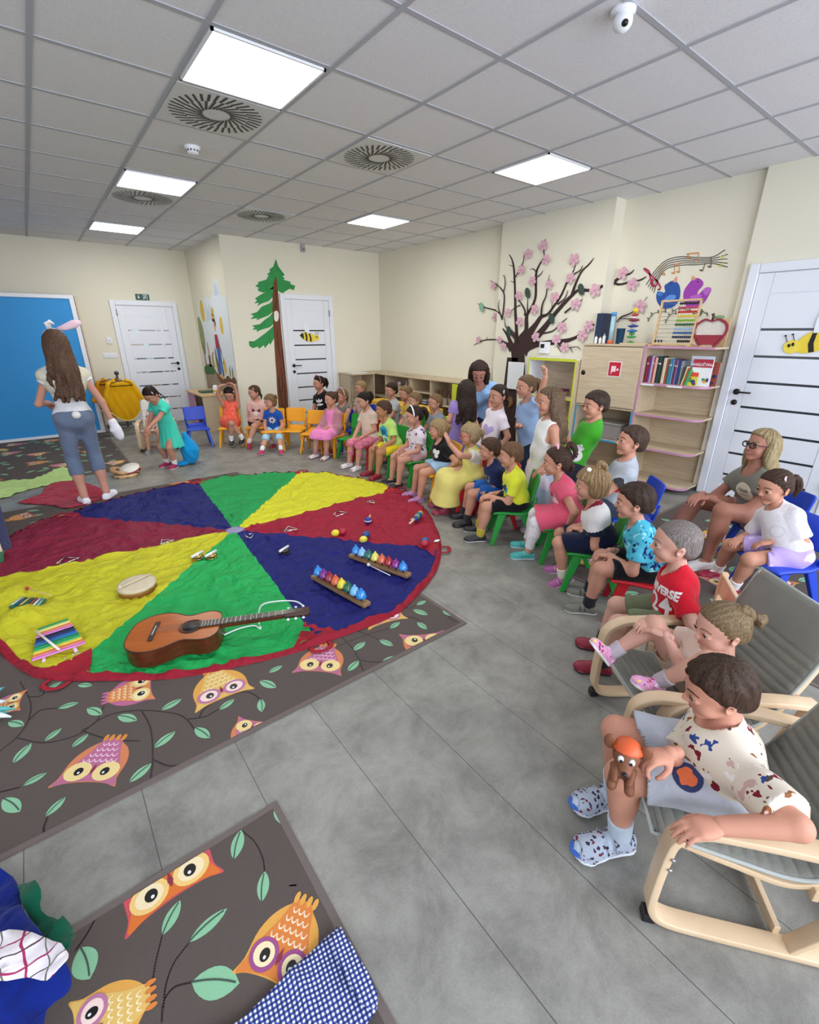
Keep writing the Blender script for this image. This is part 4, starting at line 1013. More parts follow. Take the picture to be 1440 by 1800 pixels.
# ================================================================== wall paintings
def wallx(px, py, d=0.0):
    p = onx(px, py, XC-d)
    if p.y > 4.43: p = onx(px, py, XR-d)
    elif p.y < 2.95: p = onx(px, py, XN-d)
    return p
def ribbon(b, pts, w, d=.002, proj=wallx, n=None):
    """flat painted stroke: pts = photo points, w = widths in metres along it"""
    P = [proj(v.x, v.y, d) for v in bez([(p[0], p[1], 0) for p in pts], n or 7*len(pts))]; m = len(P); ws = np.interp(np.linspace(0, 1, m), np.linspace(0, 1, len(w)), w)
    l, r = [], []
    for i in range(m):
        t = (P[min(i+1, m-1)]-P[max(i-1, 0)]).normalized(); nn = Vector((1, 0, 0)) if abs(t.x) < .5 and proj is wallx else Vector((0, 1, 0))
        q = t.cross(nn).normalized()*ws[i]*(.5+.22*abs(t.z)); l.append(P[i]+q); r.append(P[i]-q)
    b.strip(l, r)
z7 = lambda x, y: (820+x*.25, 400+y*.25)
def T(*p): return [z7(*q) for q in p]
b = MB().mat(mat('35201f', .8, var=.05))
strokes = [(T((365, 1060), (365, 960), (362, 880), (360, 830)), (.15, .145, .15, .17)),
 (T((345, 870), (320, 830), (290, 760), (255, 710)), (.10, .055, .03, .012)), (T((350, 860), (352, 800), (352, 720), (345, 600), (342, 450), (335, 300), (322, 230), (302, 190)), (.11, .05, .035, .03, .022, .02, .014, .008)),
 (T((375, 850), (385, 780), (420, 720), (425, 620), (460, 560), (487, 480), (490, 330), (515, 260), (545, 210), (545, 150), (557, 78)), (.12, .07, .045, .035, .028, .025, .024, .018, .012, .01, .006)),
 (T((400, 830), (440, 750), (490, 680), (525, 630), (570, 610), (610, 560), (665, 480), (710, 380), (750, 310), (770, 260)), (.12, .08, .05, .04, .025, .022, .02, .018, .012, .006)),
 (T((400, 860), (500, 760), (560, 690), (620, 610), (690, 530), (740, 480), (790, 440), (870, 440), (960, 412), (1030, 388), (1090, 342), (1150, 325), (1180, 296)), (.12, .07, .055, .04, .035, .03, .026, .03, .028, .03, .022, .014, .006)),
 (T((400, 860), (430, 840), (500, 822), (600, 808), (680, 800), (740, 785), (800, 755), (900, 680)), (.16, .10, .06, .055, .05, .035, .025, .012)),
 (T((320, 850), (285, 820), (215, 790), (140, 790), (90, 805), (52, 828)), (.09, .04, .02, .015, .012, .005)), (T((140, 790), (148, 768)), (.01, .005)),
 (T((740, 480), (770, 390), (810, 310), (860, 260), (897, 214)), (.028, .02, .016, .014, .006)), (T((1030, 388), (1080, 400), (1150, 382), (1220, 370), (1265, 345)), (.022, .02, .018, .016, .008)),
 (T((640, 700), (600, 730), (520, 748)), (.008, .015, .02)), (T((630, 710), (680, 660), (710, 635)), (.014, .01, .005)), (T((350, 640), (300, 590), (260, 640), (240, 610), (200, 580), (130, 562), (80, 535)), (.001, .001, .002, .014, .016, .014, .006)),
 (T((250, 650), (262, 560), (265, 470), (235, 420), (205, 395), (168, 372)), (.016, .016, .014, .012, .010, .005)), (T((262, 450), (272, 400), (268, 345), (255, 335)), (.012, .01, .008, .004)), (T((248, 640), (225, 560), (232, 505)), (.012, .01, .004)),
 (T((410, 620), (410, 580), (375, 520), (340, 500)), (.02, .016, .012, .006)), (T((310, 590), (345, 560), (380, 545)), (.006, .01, .012)), (T((430, 600), (430, 540), (432, 480)), (.014, .01, .006)), (T((490, 350), (520, 330), (540, 300)), (.012, .01, .004)), (T((490, 310), (470, 290), (445, 295)), (.01, .008, .004)), (T((525, 620), (535, 540), (560, 480), (570, 400), (585, 332)), (.02, .016, .012, .01, .004)),
 (T((640, 540), (690, 500), (715, 440)), (.016, .012, .005)), (T((600, 590), (602, 530)), (.01, .005)), (T((345, 350), (375, 290), (400, 240), (405, 190)), (.012, .012, .01, .006)), (T((325, 270), (300, 262)), (.008, .004)), (T((335, 385), (310, 375)), (.008, .004)),
 (T((750, 330), (800, 300), (818, 264)), (.014, .01, .004)), (T((690, 600), (740, 560), (800, 520), (818, 496)), (.018, .014, .01, .004)), (T((650, 820), (680, 850), (720, 845), (780, 840), (806, 860)), (.02, .012, .01, .008, .004)), (T((730, 845), (750, 882)), (.008, .004)), (T((640, 830), (665, 875)), (.01, .004)), (T((290, 700), (335, 745), (350, 790)), (.01, .016, .025)), (T((355, 800), (300, 720), (275, 690), (268, 630)), (.03, .014, .01, .005)),
 (T((1055, 665), (1090, 630), (1150, 605), (1190, 580)), (.008, .014, .012, .01)), (T((1080, 640), (1150, 642), (1215, 645)), (.006, .01, .005)), (T((1250, 515), (1275, 487)), (.006, .004)), (T((500, 825), (540, 850), (465, 862)), (.001, .001, .001))]
for i, (p, w) in enumerate(strokes): ribbon(b, p, w, .002+.0005*i)
# roots / hollow
o = b.build('painted_cherry_tree', w_right, auto=False); o['label'] = 'dark brown painted cherry tree'
b = MB()
for cx, cy, rx, ry in ((902, 652, .055, .075), (896, 706, .055, .07)):
    c = wallx(cx, cy, .022)
    for i, (sc, col) in enumerate(((1, '8a5a2e'), (.82, '3a2418'), (.66, 'a8773f'), (.48, '3a2418'), (.3, 'b98a4e'))):
        b.mat(mat(col, .8, var=.1)); b.add([(c.x-.0004*i, c.y+rx*sc*math.cos(a), c.z+ry*sc*math.sin(a)) for a in np.linspace(0, 2*PI, 22, endpoint=False)], [tuple(range(22))])
o = b.build('painted_hollow', w_right, auto=False)
# trunk foot down to the floor
b = MB().mat(mat('35201f', .8, var=.05)); x0 = XC-.002
pts = [(4.02, 1.2), (4.20, 1.2), (4.24, .6), (4.30, .1), (3.94, .1), (3.98, .6)]; b.add([(x0, p[0], p[1]) for p in pts], [tuple(range(6))]); b.build('painted_trunk', w_right, auto=False)
# paper blossoms, each a cut-out of five petals with a little thickness
PINK = mat('d4aab8', .6, var=.12, scale=60)
def blossom(px, py, sz):
    c = wallx(px, py, .024); r = empty('paper_blossom', c, 0, 'pale pink paper blossom stuck on the painted cherry tree', 'paper flower', 'paper blossoms on the painted cherry tree')
    b = MB().mat(PINK); ph = (px*7+py*3) % 6
    for k in range(5):
        a = ph+2*PI*k/5; ca, sa = math.cos(a), math.sin(a); ring = []
        for t in np.linspace(0, 2*PI, 12, endpoint=False):
            u, v = .55+.42*math.cos(t), .36*math.sin(t)*(1+.25*math.cos(t)); z = .12*math.sin(t*3)+.25*(u-.2)
            ring.append((-z*sz*.35, (u*ca-v*sa)*sz, (u*sa+v*ca)*sz))
        n0 = len(b.v); b.add(ring+[(-.002, 0, 0)], [(i, (i+1) % 12, 12) for i in range(12)])
        b.add([(p[0]-.0015, p[1], p[2]) for p in ring]+[(-.004, 0, 0)], [(i, (i+1) % 12, 12) for i in range(12)])
    b.build('petals', r, auto=False); MB().mat(mat('d08aa4', .6)).ball((-.006, 0, 0), sz*.16).build('centre', r)
for q in [(540,130,1.1),(435,185,1),(560,225,1),(387,298,1),(757,225,1.15),(190,410,.9),(465,375,1),(732,355,1.05),(585,400,1),(368,480,1),(622,490,1.1),(1100,320,1.1),(1168,398,1.1),(905,440,1.2),(770,538,1.15),(480,575,1.05),(293,598,.95),(203,628,.95),(1220,555,1.2),(375,662,1.05),(672,700,1.15),(862,692,1.1),(815,758,1.15),(488,768,1.1),(635,788,1.1),(232,788,.85),(85,788,.85),(260,835,.95),(690,842,1.1)]:
    px, py = z7(q[0], q[1]); blossom(px, py, .058*q[2])
LEAFD = mat('33473f', .7, var=.1)
for (qx, qy, mm, lb) in [(432, 460, LEAFD, 0), (808, 435, LEAFD, 0), (600, 640, LEAFD, 0), (300, 728, LEAFD, 0), (107, 560, mat('7fae93', .7), 1)]:
    c = wallx(*z7(qx, qy), .022); b = MB().mat(mm); ring = [(0, .042*math.sin(t)*(1 if t < PI else .9), .06*math.cos(t)*(1.0)) for t in np.linspace(0, 2*PI, 16, endpoint=False)]
    b.prism([(p[1]+.3*p[2], p[2]) for p in ring], -.003, 0, 'x'); o = b.build('paper_leaf', loc=c)
    tag(o, 'light green paper leaf at the far left tip of the painted cherry tree' if lb else 'dark green paper leaf stuck on the painted cherry tree', 'paper leaf', 'paper leaves on the painted cherry tree')
# ---- birds, clef, stave (zoom origin (1000,400), scale .3056)
z8 = lambda x, y: (1000+x*.30556, 400+y*.30556)
def wpoly(b, pts, d, f=z8, proj=wallx):
    P = [proj(*f(*p), d) for p in pts]; n = [(p.y, p.z) for p in P]; tr = tri_poly(n); b.add(P, tr)
def smooth2(pts, n=8):
    q = [tuple(p)+(0,) for p in pts]; q = q+[q[0]]; return [(v.x, v.y) for v in bez(q, n*len(pts))][:-1]
bl = [(553, 330), (600, 305), (635, 330), (641, 390), (620, 440), (580, 465), (540, 465), (510, 430), (503, 390), (515, 368), (545, 375), (555, 365), (550, 345)]
pu = [(700, 310), (740, 290), (772, 310), (770, 335), (745, 365), (745, 385), (790, 345), (820, 352), (800, 400), (770, 440), (720, 465), (680, 455), (660, 410), (665, 360)]
for pts, body, wing, wpts, tailc, name, beak in ((bl, '1f4f9e', '5b90dc', [(545, 415), (580, 388), (615, 390), (612, 410), (590, 430), (560, 430)], '5b90dc', 'blue', [(597, 308), (622, 278), (626, 300), (612, 318)]),
                                          (pu, '9a3aa8', 'b562c4', [(700, 395), (740, 385), (765, 390), (750, 415), (725, 432), (700, 425)], 'b562c4', 'purple', [(702, 306), (712, 275), (735, 292), (722, 302)])):
    b = MB().mat(mat(body, .7)); wpoly(b, smooth2(pts), .003)
    b.mat(mat(wing, .7)); wpoly(b, smooth2(wpts), .0045)
    b.mat(mat('d99a7c', .7)); wpoly(b, beak, .004); b.mat(BLACK)
    e = (585, 322) if name == 'blue' else (742, 312); wpoly(b, [(e[0]+4*math.cos(t), e[1]+5*math.sin(t)) for t in np.linspace(0, 6, 8)], .005)
    if name == 'purple': b.mat(mat('b562c4', .7)); wpoly(b, smooth2([(770, 360), (790, 345), (818, 350), (805, 380), (785, 390)]), .0045)
    else: b.mat(mat('3f74c4', .7)); wpoly(b, smooth2([(504, 385), (510, 368), (530, 368), (545, 375), (530, 395)]), .0045)
    o = b.build('painted_bird', w_right, auto=False); o['label'] = name+' painted singing bird'
b = MB().mat(mat('2b2726', .7, var=0))
for k in range(5):
    o_ = k*13
    pts = [(445+k*11, 330+o_*.9), (500+k*4, 245+o_), (560, 190+o_*.95), (640, 168+o_*.95), (740, 172+o_*.8), (830, 168+o_*.75), (915 if k else 900, 128+k*26+(k == 4)*(-5))]
    ribbon(b, [z8(*p) for p in pts], (.005, .007, .006), .003)
o = b.build('painted_stave', w_right, auto=False); o['label'] = 'painted wavy music stave'
b = MB().mat(mat('b23a5e', .7)); ribbon(b, [z8(*p) for p in [(525, 355), (512, 358), (528, 345), (500, 300), (450, 255), (432, 235), (460, 250), (470, 290), (480, 335), (505, 330), (508, 305), (490, 300), (480, 320), (500, 340)]], (.012, .012), .005, n=60); o = b.build('painted_treble_clef', w_right, auto=False)
b = MB()
for col, notes in (('c98f5a', [((600, 262), (608, 212)), ((628, 255), (634, 208)), ((688, 175), (682, 152)), ((735, 190), (748, 145)), ((545, 270), (525, 215))]), ('6a5636', [((762, 246), (785, 205)), ((810, 225), (820, 170))]), ('d8d36a', [((880, 170), (905, 145)), ((868, 222), (890, 195))])):
    b.mat(mat(col, .7))
    for (x, y), (x2, y2) in notes:
        wpoly(b, [(x+11*math.cos(t)+2*math.sin(t), y+6*math.sin(t)) for t in np.linspace(0, 2*PI, 10, endpoint=False)], .006); ribbon(b, [z8(x+8, y), z8(x2, y2)], (.005, .005), .006)
b.mat(mat('c98f5a', .7)); ribbon(b, [z8(608, 212), z8(634, 208)], (.012, .012), .006); ribbon(b, [z8(682, 152), z8(748, 145)], (.012, .012), .006); b.build('painted_notes', w_right, auto=False)
b = MB().mat(mat('55634a', .7))
for pts in ([(460, 530), (480, 500), (520, 485), (560, 480)], [(600, 480), (640, 465), (700, 478)], [(720, 500), (760, 480), (800, 500)], [(560, 540), (580, 505), (620, 490)], [(735, 520), (760, 500), (770, 480)]):
    ribbon(b, [z8(*p) for p in pts], (.006, .006), .003)
    for (x, y) in pts:
        for dx, dy in ((-8, -14), (8, -12), (10, 12), (-6, 12)): wpoly(b, [(x, y), (x+dx*.3+3, y+dy*.6), (x+dx, y+dy), (x+dx*.7-3, y+dy*.3)], .004)
b.build('painted_twigs', w_right, auto=False)
# ---- spruce on the back wall (zoom origin (230,440), scale .27083)
z2 = lambda x, y: (230+x*.27083, 440+y*.27083)
def wb(px, py, d=0.0): return ony(px, py, YB-d)
def wpy(b, pts, d, f=z2):
    P = [wb(*f(*p), d) for p in pts]; b.add(P, tri_poly([(p.x, p.z) for p in P]))
GRN = mat('2f8f4a', .8, var=.25, scale=9); b = MB().mat(GRN)
wpy(b, [(942, 55), (958, 105), (1000, 160), (985, 170), (1000, 182), (990, 190), (1038, 205), (1035, 218), (1068, 230), (1060, 258), (1030, 250), (1010, 262), (985, 280), (955, 262), (942, 180), (925, 250), (900, 260), (860, 275), (830, 265), (822, 250), (835, 245), (808, 232), (830, 215), (822, 207), (880, 190), (895, 160), (882, 155), (905, 140), (898, 125), (925, 105)], .003)
for pts in ([(925, 235), (925, 300), (895, 330), (850, 345), (822, 362), (832, 340), (800, 345), (820, 325), (806, 312), (840, 290), (890, 262)],
            [(922, 325), (922, 400), (890, 425), (850, 440), (815, 455), (820, 440), (775, 447), (800, 425), (775, 415), (820, 400), (850, 365), (900, 345)],
            [(925, 400), (925, 480), (900, 500), (850, 515), (815, 530), (820, 515), (788, 515), (805, 500), (785, 490), (840, 478), (870, 450), (900, 430)],
            [(925, 490), (930, 570), (905, 615), (900, 600), (870, 635), (865, 615), (832, 640), (825, 625), (790, 635), (770, 620), (765, 590), (800, 590), (830, 570), (870, 540), (900, 515)]):
    wpy(b, pts, .003)
o = b.build('painted_spruce_foliage', w_back, auto=False); o['label'] = 'green painted spruce branches'
b = MB().mat(mat('6e3f28', .85, var=.35, scale=16))
wpy(b, [(942, 165), (950, 200), (958, 300), (968, 400), (975, 500), (985, 600), (995, 700), (1005, 800), (1018, 920), (1025, 1060), (1032, 1130), (968, 1130), (962, 1040), (950, 900), (945, 800), (938, 700), (932, 600), (925, 480), (920, 400), (920, 300), (928, 210)], .005)
b.mat(mat('3c2015', .85))
for pts in ([(940, 260), (945, 330), (940, 380)], [(950, 520), (955, 600), (970, 700)], [(975, 760), (985, 860), (980, 930)], [(960, 820), (970, 920), (985, 1010)], [(985, 640), (988, 720), (1002, 800)], [(995, 860), (1002, 940), (1012, 1000)], [(1000, 1000), (995, 1060), (1005, 1120)]):
    P = bez([wb(*z2(*p), .0065) for p in pts], 12); b.strip([p+Vector((.006, 0, 0)) for p in P], [p-Vector((.006, 0, 0)) for p in P])
b.mat(mat('e8e4dc', .8)); wpy(b, smooth2([(930, 400), (945, 392), (958, 405), (960, 440), (948, 462), (932, 450)]), .007)
o = b.build('painted_spruce_trunk', w_back, auto=False); o['label'] = 'brown painted spruce trunk with a pale hollow'
# ---- village scene on the side wall; drawn in wall coordinates (y along the wall, z up)
b = MB(); S_ = XS-.003
def sw(col, pts, d=0, v=.12, sc=20): b.mat(mat(col, .8, var=v, scale=sc)); b.add([(S_-d, p[0], p[1]) for p in pts], tri_poly(pts))
def el_(cy, cz, ry, rz, n=16, a=0): return [(cy+ry*math.cos(t)*math.cos(a)-rz*math.sin(t)*math.sin(a), cz+ry*math.cos(t)*math.sin(a)+rz*math.sin(t)*math.cos(a)) for t in np.linspace(0, 2*PI, n, endpoint=False)]
sw('dde4ea', [(7.33, .95), (7.33, 1.98), (7.55, 2.0), (7.62, 2.2), (7.78, 2.28), (7.92, 2.05), (8.15, 1.98), (8.3, 2.05), (8.5, 1.98), (8.75, 2.02), (8.9, 1.85), (8.95, 1.0)], 0, .03)
sw('c3d2e2', [(7.62, 2.02), (7.70, 2.16), (7.80, 2.2), (7.86, 2.02)], .001); sw('c3d2e2', [(8.18, 1.7), (8.2, 1.95), (8.3, 1.8), (8.38, 1.95), (8.45, 1.66)], .001)
sw('d9b53c', el_(8.62, 1.83, .11, .17), .001); sw('dcb944', el_(7.72, 1.6, .07, .13), .001)
sw('8c9a6a', smooth2([(8.98, 1.72), (8.86, 1.75), (8.74, 1.6), (8.72, 1.35), (8.80, 1.15), (8.92, 1.2), (8.99, 1.4)]), .001, .35, 60)
sw('8d5a3c', [(8.90, .9), (8.83, .9), (8.85, 1.25), (8.95, 1.38), (8.90, 1.22)], .002)
sw('3f6b3a', smooth2([(9.0, .93), (8.8, .97), (8.6, .99), (8.45, .96), (8.4, .86), (8.7, .82), (9.0, .82)]), .003, .3, 50)
sw('9a8a76', [(9.0, .84), (8.7, .85), (8.4, .88), (8.2, .80), (8.0, .76), (7.9, .80), (7.7, .76), (7.5, .82), (7.36, .78), (7.34, .5), (9.0, .45)], .001, .3, 12)
sw('6b4630', smooth2([(8.4, .92), (8.2, .83), (8.05, .80), (7.9, .80), (7.75, .86), (7.6, .82), (7.45, .86), (7.36, .80), (7.45, .76), (7.7, .72), (7.95, .70), (8.2, .73)]), .002, .4, 40)
sw('7a5038', [(8.66, .95), (8.54, .95), (8.55, 1.14), (8.65, 1.14)], .003); sw('caa287', smooth2([(8.63, 1.14), (8.57, 1.14), (8.58, 1.33), (8.64, 1.32)]), .003)
sw('b39b55', smooth2([(8.48, .97), (8.36, .97), (8.38, 1.1), (8.33, 1.2), (8.42, 1.17), (8.47, 1.1)]), .003, .3, 60)
sw('6a6560', smooth2([(8.22, .85), (8.14, .84), (8.12, 1.0), (8.18, 1.15), (8.22, 1.28), (8.25, 1.1)]), .003, .5, 60)
# boy in a striped hat
sw('3868b4', [(8.12, .86), (8.05, .86), (8.02, 1.1), (7.99, .84), (7.92, .84), (7.96, 1.28), (8.12, 1.28)], .003); sw('a03048', [(8.14, 1.26), (8.17, 1.12), (8.13, 1.47), (8.0, 1.47), (7.88, 1.1), (7.90, 1.26), (7.95, 1.28)], .004)
sw('e8c3a5', el_(8.08, 1.6, .055, .075), .004); sw('6b4a34', smooth2([(8.03, 1.58), (7.99, 1.62), (8.01, 1.69), (8.06, 1.7)]), .005); sw('3a2a2a', [(8.14, 1.67), (8.02, 1.65), (8.02, 1.69), (8.14, 1.71)], .006); sw('d9b53c', [(8.14, 1.71), (8.02, 1.69), (8.03, 1.84), (8.09, 1.88), (8.14, 1.82)], .005); sw('b5654a', [(8.14, 1.75), (8.02, 1.73), (8.02, 1.76), (8.14, 1.78)], .006)
sw('dcb944', el_(7.84, 1.0, .055, .13), .003); sw('e0c27a', el_(8.24, 1.05, .05, .1), .002); sw('6b4a34', el_(7.86, 1.05, .02, .03), .004); sw('d8a95a', [(8.14, .82), (8.0, .86), (7.92, .80), (8.0, .78)], .005)
for y in (7.62, 7.5): sw('5f7d55', smooth2([(y+.02, .84), (y, .95), (y-.03, 1.02), (y-.02, .88)]), .003)
o = b.build('painted_village_scene', w_side, auto=False); o['label'] = 'painted scene of a child in a striped hat with trees and flowers'
# ---- bee stickers on the doors
def bee(name, M, lb, flip=1):
    r = empty(name, (0, 0, 0), 0, lb, 'sticker'); r.matrix_world = M
    def E(nm, m, polys, z, par=r):
        b = MB().mat(m)
        for p in polys:
            q = [(a*flip, c) for a, c in p]; b.prism(q, z, z+.0018, 'z')
        return b.build(nm, par)
    E('body', mat('e8cf3c', .5), [smooth2([(-.16, .03), (-.05, .10), (.12, .11), (.20, .05), (.10, -.05), (-.06, -.08), (-.15, -.05)])], 0)
    E('stripe', BLACK, [[(-.03, .10), (-.065, .0), (-.06, -.078), (-.02, -.077), (-.025, .0), (.005, .105)]], .0018); E('stripe', BLACK, [[(.05, .112), (.03, .02), (.04, -.072), (.075, -.062), (.07, .02), (.09, .112)]], .0018); E('stripe', BLACK, [[(.13, .105), (.115, .04), (.12, -.03), (.21, .05), (.17, .085)]], .0018)
    E('head', mat('eed84f', .5), [el_(-.185, .0, .065, .062, 20)], .002)
    E('eye', BLACK, [el_(-.205, .015, .012, .017, 12)], .0042); E('eye', BLACK, [el_(-.175, .02, .012, .017, 12)], .0042)
    E('wing', mat('e6ecf4', .4), [smooth2([(-.03, .09), (.0, .22), (.08, .30), (.13, .24), (.08, .14), (.02, .09)])], .0036)
    b = MB().mat(BLACK)
    for x in (-.22, -.165): b.tube([(x*flip, .05, .003), ((x-.01)*flip, .10, .003)], .003, 6); b.ball(((x-.012)*flip, .11, .003), .009)
    b.build('antennae', r); return r
Mr = Matrix(((0, 0, -1, XR-.024), (-1, 0, 0, 1.065), (0, 1, 0, 1.43), (0, 0, 0, 1))) @ Matrix.Rotation(.22, 4, 'Z') @ Matrix.Scale(.88, 4)
bee('bee_sticker', Mr, 'large yellow and black bee sticker on the right-hand white door')
Mb = Matrix(((1, 0, 0, 3.62), (0, 0, -1, YB-.024), (0, 1, 0, 1.42), (0, 0, 0, 1)))
r = bee('bee_sticker', Mb, 'small smiling bee sticker on the door beside the painted spruce', flip=-1); r.scale = (.75, .75, .75)

# ================================================================== furniture
PNK = mat('c58fb0', .45, var=.02); LIME = mat('c6d23a', .45, var=.02); BLU = mat('3f9cc0', .45, var=.02); YEL = mat('e8b53a', .5, var=.02)
def P(nm, m, par, *bx, bevel=.002): return quick(nm, par, m, *bx, bevel=bevel)
# open rounded shelf unit with pink edges
r = empty('bookshelf', (4.70, 1.68, 0), 0, 'birch open shelf unit with pink edges and rounded shelf ends beside the right door', 'shelf')
D = XN-4.70
P('side_panel', BIRCH, r, ((0.004, .60, .03), (D-.01, .618, 1.385)))
P('side_edge', PNK, r, ((0, .60, .03), (.0045, .618, 1.385)), bevel=0)
P('back_panel', BIRCH, r, ((D-.02, 0.0, .03), (D-.005, .60, 1.385)))
for i, z in enumerate((.06, .405, .735, 1.035, 1.375)):
    pts = [(0, .60), (0, .12)]+[(.12-.12*math.cos(t), .12-.12*math.sin(t)) for t in np.linspace(.1, PI/2, 8)]+[(D-.02, 0), (D-.02, .60)] if i < 4 else [(0, .60), (0, 0), (D-.02, 0), (D-.02, .60)]
    b = MB().mat(BIRCH).prism(pts, z-.009, z+.009); s_ = b.build('shelf_board', r)
    b = MB().mat(PNK).prism([(p[0]-.004, p[1]-.004) for p in pts[:-2]]+[(p[0]+.002, p[1]+.002) for p in pts[:-2]][::-1], z-.0095, z+.0095); b.build('pink_edging', s_)
P('label_strip', WHITE, r, ((-.006, .46, 1.02), (-.003, .59, 1.036))); P('label_strip', WHITE, r, ((-.006, .2, 1.02), (-.003, .34, 1.036)))
# cabinet with sliding door
r = empty('cabinet', (4.70, 2.30, 0), 0, 'birch cabinet with a red pictogram on its door and a blue-edged open shelf below', 'cabinet')
P('side_panel', BIRCH, r, ((0.004, 0, 0), (D-.01, .016, 1.375))); P('side_panel', BIRCH, r, ((0.004, .644, 0), (D-.01, .66, 1.375))); P('top_panel', BIRCH, r, ((-.01, 0, 1.375), (D-.01, .66, 1.395)))
P('back_panel', BIRCH, r, ((D-.02, .016, .03), (D-.01, .644, 1.375))); P('door', BIRCH, r, ((-.012, .004, .775), (.004, .656, 1.368)))
P('shelf_board', BIRCH, r, ((0, .016, .75), (D-.02, .644, .77))); P('shelf_board', BIRCH, r, ((0, .016, .40), (D-.02, .644, .42))); P('shelf_board', BIRCH, r, ((0, .016, .04), (D-.02, .644, .06)))
P('blue_edging', BLU, r, ((-.002, 0, .03), (.004, .016, .75)), ((-.002, .644, .03), (.004, .66, .75)), ((-.002, .016, .40), (0, .644, .42)), ((-.002, .016, .04), (0, .644, .06)), bevel=0)
b = MB().mat(BLACK); b.cyl((-.0125, .612, 1.10), (-.0135, .612, 1.10), .026, 24); b.build('finger_hole', r)
sg = empty('fire_hose_sign', (4.70-.013, 2.56, 1.155), 0, 'red and white pictogram sign stuck on the birch cabinet door', 'sign')
P('backing', WHITE, sg, ((-.003, -.07, -.075), (0, .07, .075)), bevel=0); P('red_panel', mat('c22036', .45, var=0), sg, ((-.0045, -.062, -.067), (-.003, .062, .067)), bevel=0)
b = MB().mat(mat('f0d8dc', .5, var=0))
b.add([(-.0052, y, z) for y, z in [(.035, .03), (-.015, .03), (-.015, -.025), (.018, -.025), (.035, -.055)]], [(0, 1, 2, 3, 4)]); b.ball((-.004, -.035, -.004), (.001, .014, .014)); b.box((-.0052, -.03, -.008), (-.0046, -.01, 0)); b.build('pictogram', sg, auto=False)
# lime-edged shelf
r = empty('open_shelf', (4.62, 2.965, 0), 0, 'birch open shelf with lime green edges left of the sliding-door cabinet', 'shelf')
D2 = XC-4.62
P('side_panel', WHITE, r, ((.004, .624, 0), (D2-.01, .64, 1.22))); P('side_panel', BIRCH, r, ((.004, 0, 0), (D2-.01, .016, 1.22))); P('top_panel', WHITE, r, ((0.004, 0, 1.22), (D2-.01, .64, 1.236))); P('back_panel', BIRCH, r, ((D2-.02, .016, .03), (D2-.01, .624, 1.22)))
for z in (.80, .42, .05): P('shelf_board', BIRCH, r, ((.002, .016, z-.008), (D2-.02, .624, z+.008)))
P('lime_edging', LIME, r, ((-.002, 0, 0), (.004, .016, 1.236)), ((-.002, .016, 1.206), (.004, .624, 1.236)), ((-.002, .624, 0), (.004, .64, 1.236)), ((-.002, .016, .792), (.002, .624, .808)), ((-.002, .016, .412), (.002, .624, .428)), bevel=0)
bx = empty('game_box', (4.70, 3.2, .81), 0, 'flat purple board game box on the lime-edged shelf', 'box'); P('lid', mat('7a2f6e', .5), bx, ((0, 0, .05), (.2, .25, .075))); P('tray', mat('d9c7b5', .6), bx, ((.004, .004, 0), (.196, .246, .05)))
P('emblem', WHITE, bx, ((-.002, .1, .055), (.001, .13, .07)), bevel=0)
bx = empty('tray_box', (4.70, 3.02, .43), 0, 'pale wooden tray on the lower board of the lime-edged shelf', 'tray'); P('base', BIRCH, bx, ((0, 0, 0), (.2, .3, .01))); P('rim', BIRCH, bx, ((0, 0, .01), (.2, .01, .06)), ((0, .29, .01), (.2, .3, .06)), ((0, .01, .01), (.01, .29, .06)), ((.19, .01, .01), (.2, .29, .06)))
# low cabinets along the right wall and back wall
def carcass(r, x0, x1, y0, y1, z0, z1, n, front, m=BIRCH, shelf=None):
    """open-fronted unit; front 'x' faces -x, 'y' faces -y"""
    t = .018
    if front == 'x':
        for k in range(n+1): y = y0+(y1-y0-t)*k/n; P('side_panel', m, r, ((x0, y, z0), (x1, y+t, z1)))
        P('back_panel', m, r, ((x1-.012, y0, z0), (x1-.004, y1, z1))); P('bottom_panel', m, r, ((x0, y0+t, z0), (x1-.012, y1-t, z0+t)))
        if shelf:
            for k, z in shelf: P('shelf_board', m, r, ((x0+.004, y0+(y1-y0-t)*k/n+t, z), (x1-.012, y0+(y1-y0-t)*(k+1)/n, z+.014)))
    else:
        for k in range(n+1): x = x0+(x1-x0-t)*k/n; P('side_panel', m, r, ((x, y0, z0), (x+t, y1, z1)))
        P('back_panel', m, r, ((x0, y1-.012, z0), (x1, y1-.004, z1))); P('bottom_panel', m, r, ((x0+t, y0, z0), (x1-t, y1-.012, z0+t)))
        if shelf:
            for k, z in shelf: P('shelf_board', m, r, ((x0+(x1-x0-t)*k/n+t, y0+.004, z), (x0+(x1-x0-t)*(k+1)/n, y1-.012, z+.014)))
TOPZ = .83
r = empty('low_cabinet', (4.15, 6.9, 0), 0, 'low open birch cabinet against the back wall beside the second door', 'cabinet'); carcass(r, 0, .48, 0, .40, .03, TOPZ, 1, 'y', shelf=[(0, .4)]); P('black_edge', DARK, r, ((-.004, -.002, .03), (0.004, .0, TOPZ)), bevel=0)
r = empty('low_cabinet', (4.66, 5.95, 0), 0, 'low open birch cabinet in the back right corner holding a box of tools', 'cabinet'); carcass(r, 0, XR-4.67, 0, 1.34, .03, TOPZ, 2, 'x', shelf=[(0, .5), (1, .45)])
r = empty('low_cabinet', (4.66, 4.45, 0), 0, 'low birch cabinet with pots of brown sticks inside and a lime door', 'cabinet'); carcass(r, 0, XR-4.67, 0, 1.48, .03, TOPZ, 3, 'x', shelf=[(1, .47), (2, .62), (2, .42)]); P('door', LIME, r, ((-.014, .006, .05), (.0, .49, TOPZ-.01))); P('knob', metal(), r, ((-.03, .44, .45), (-.014, .46, .47)))
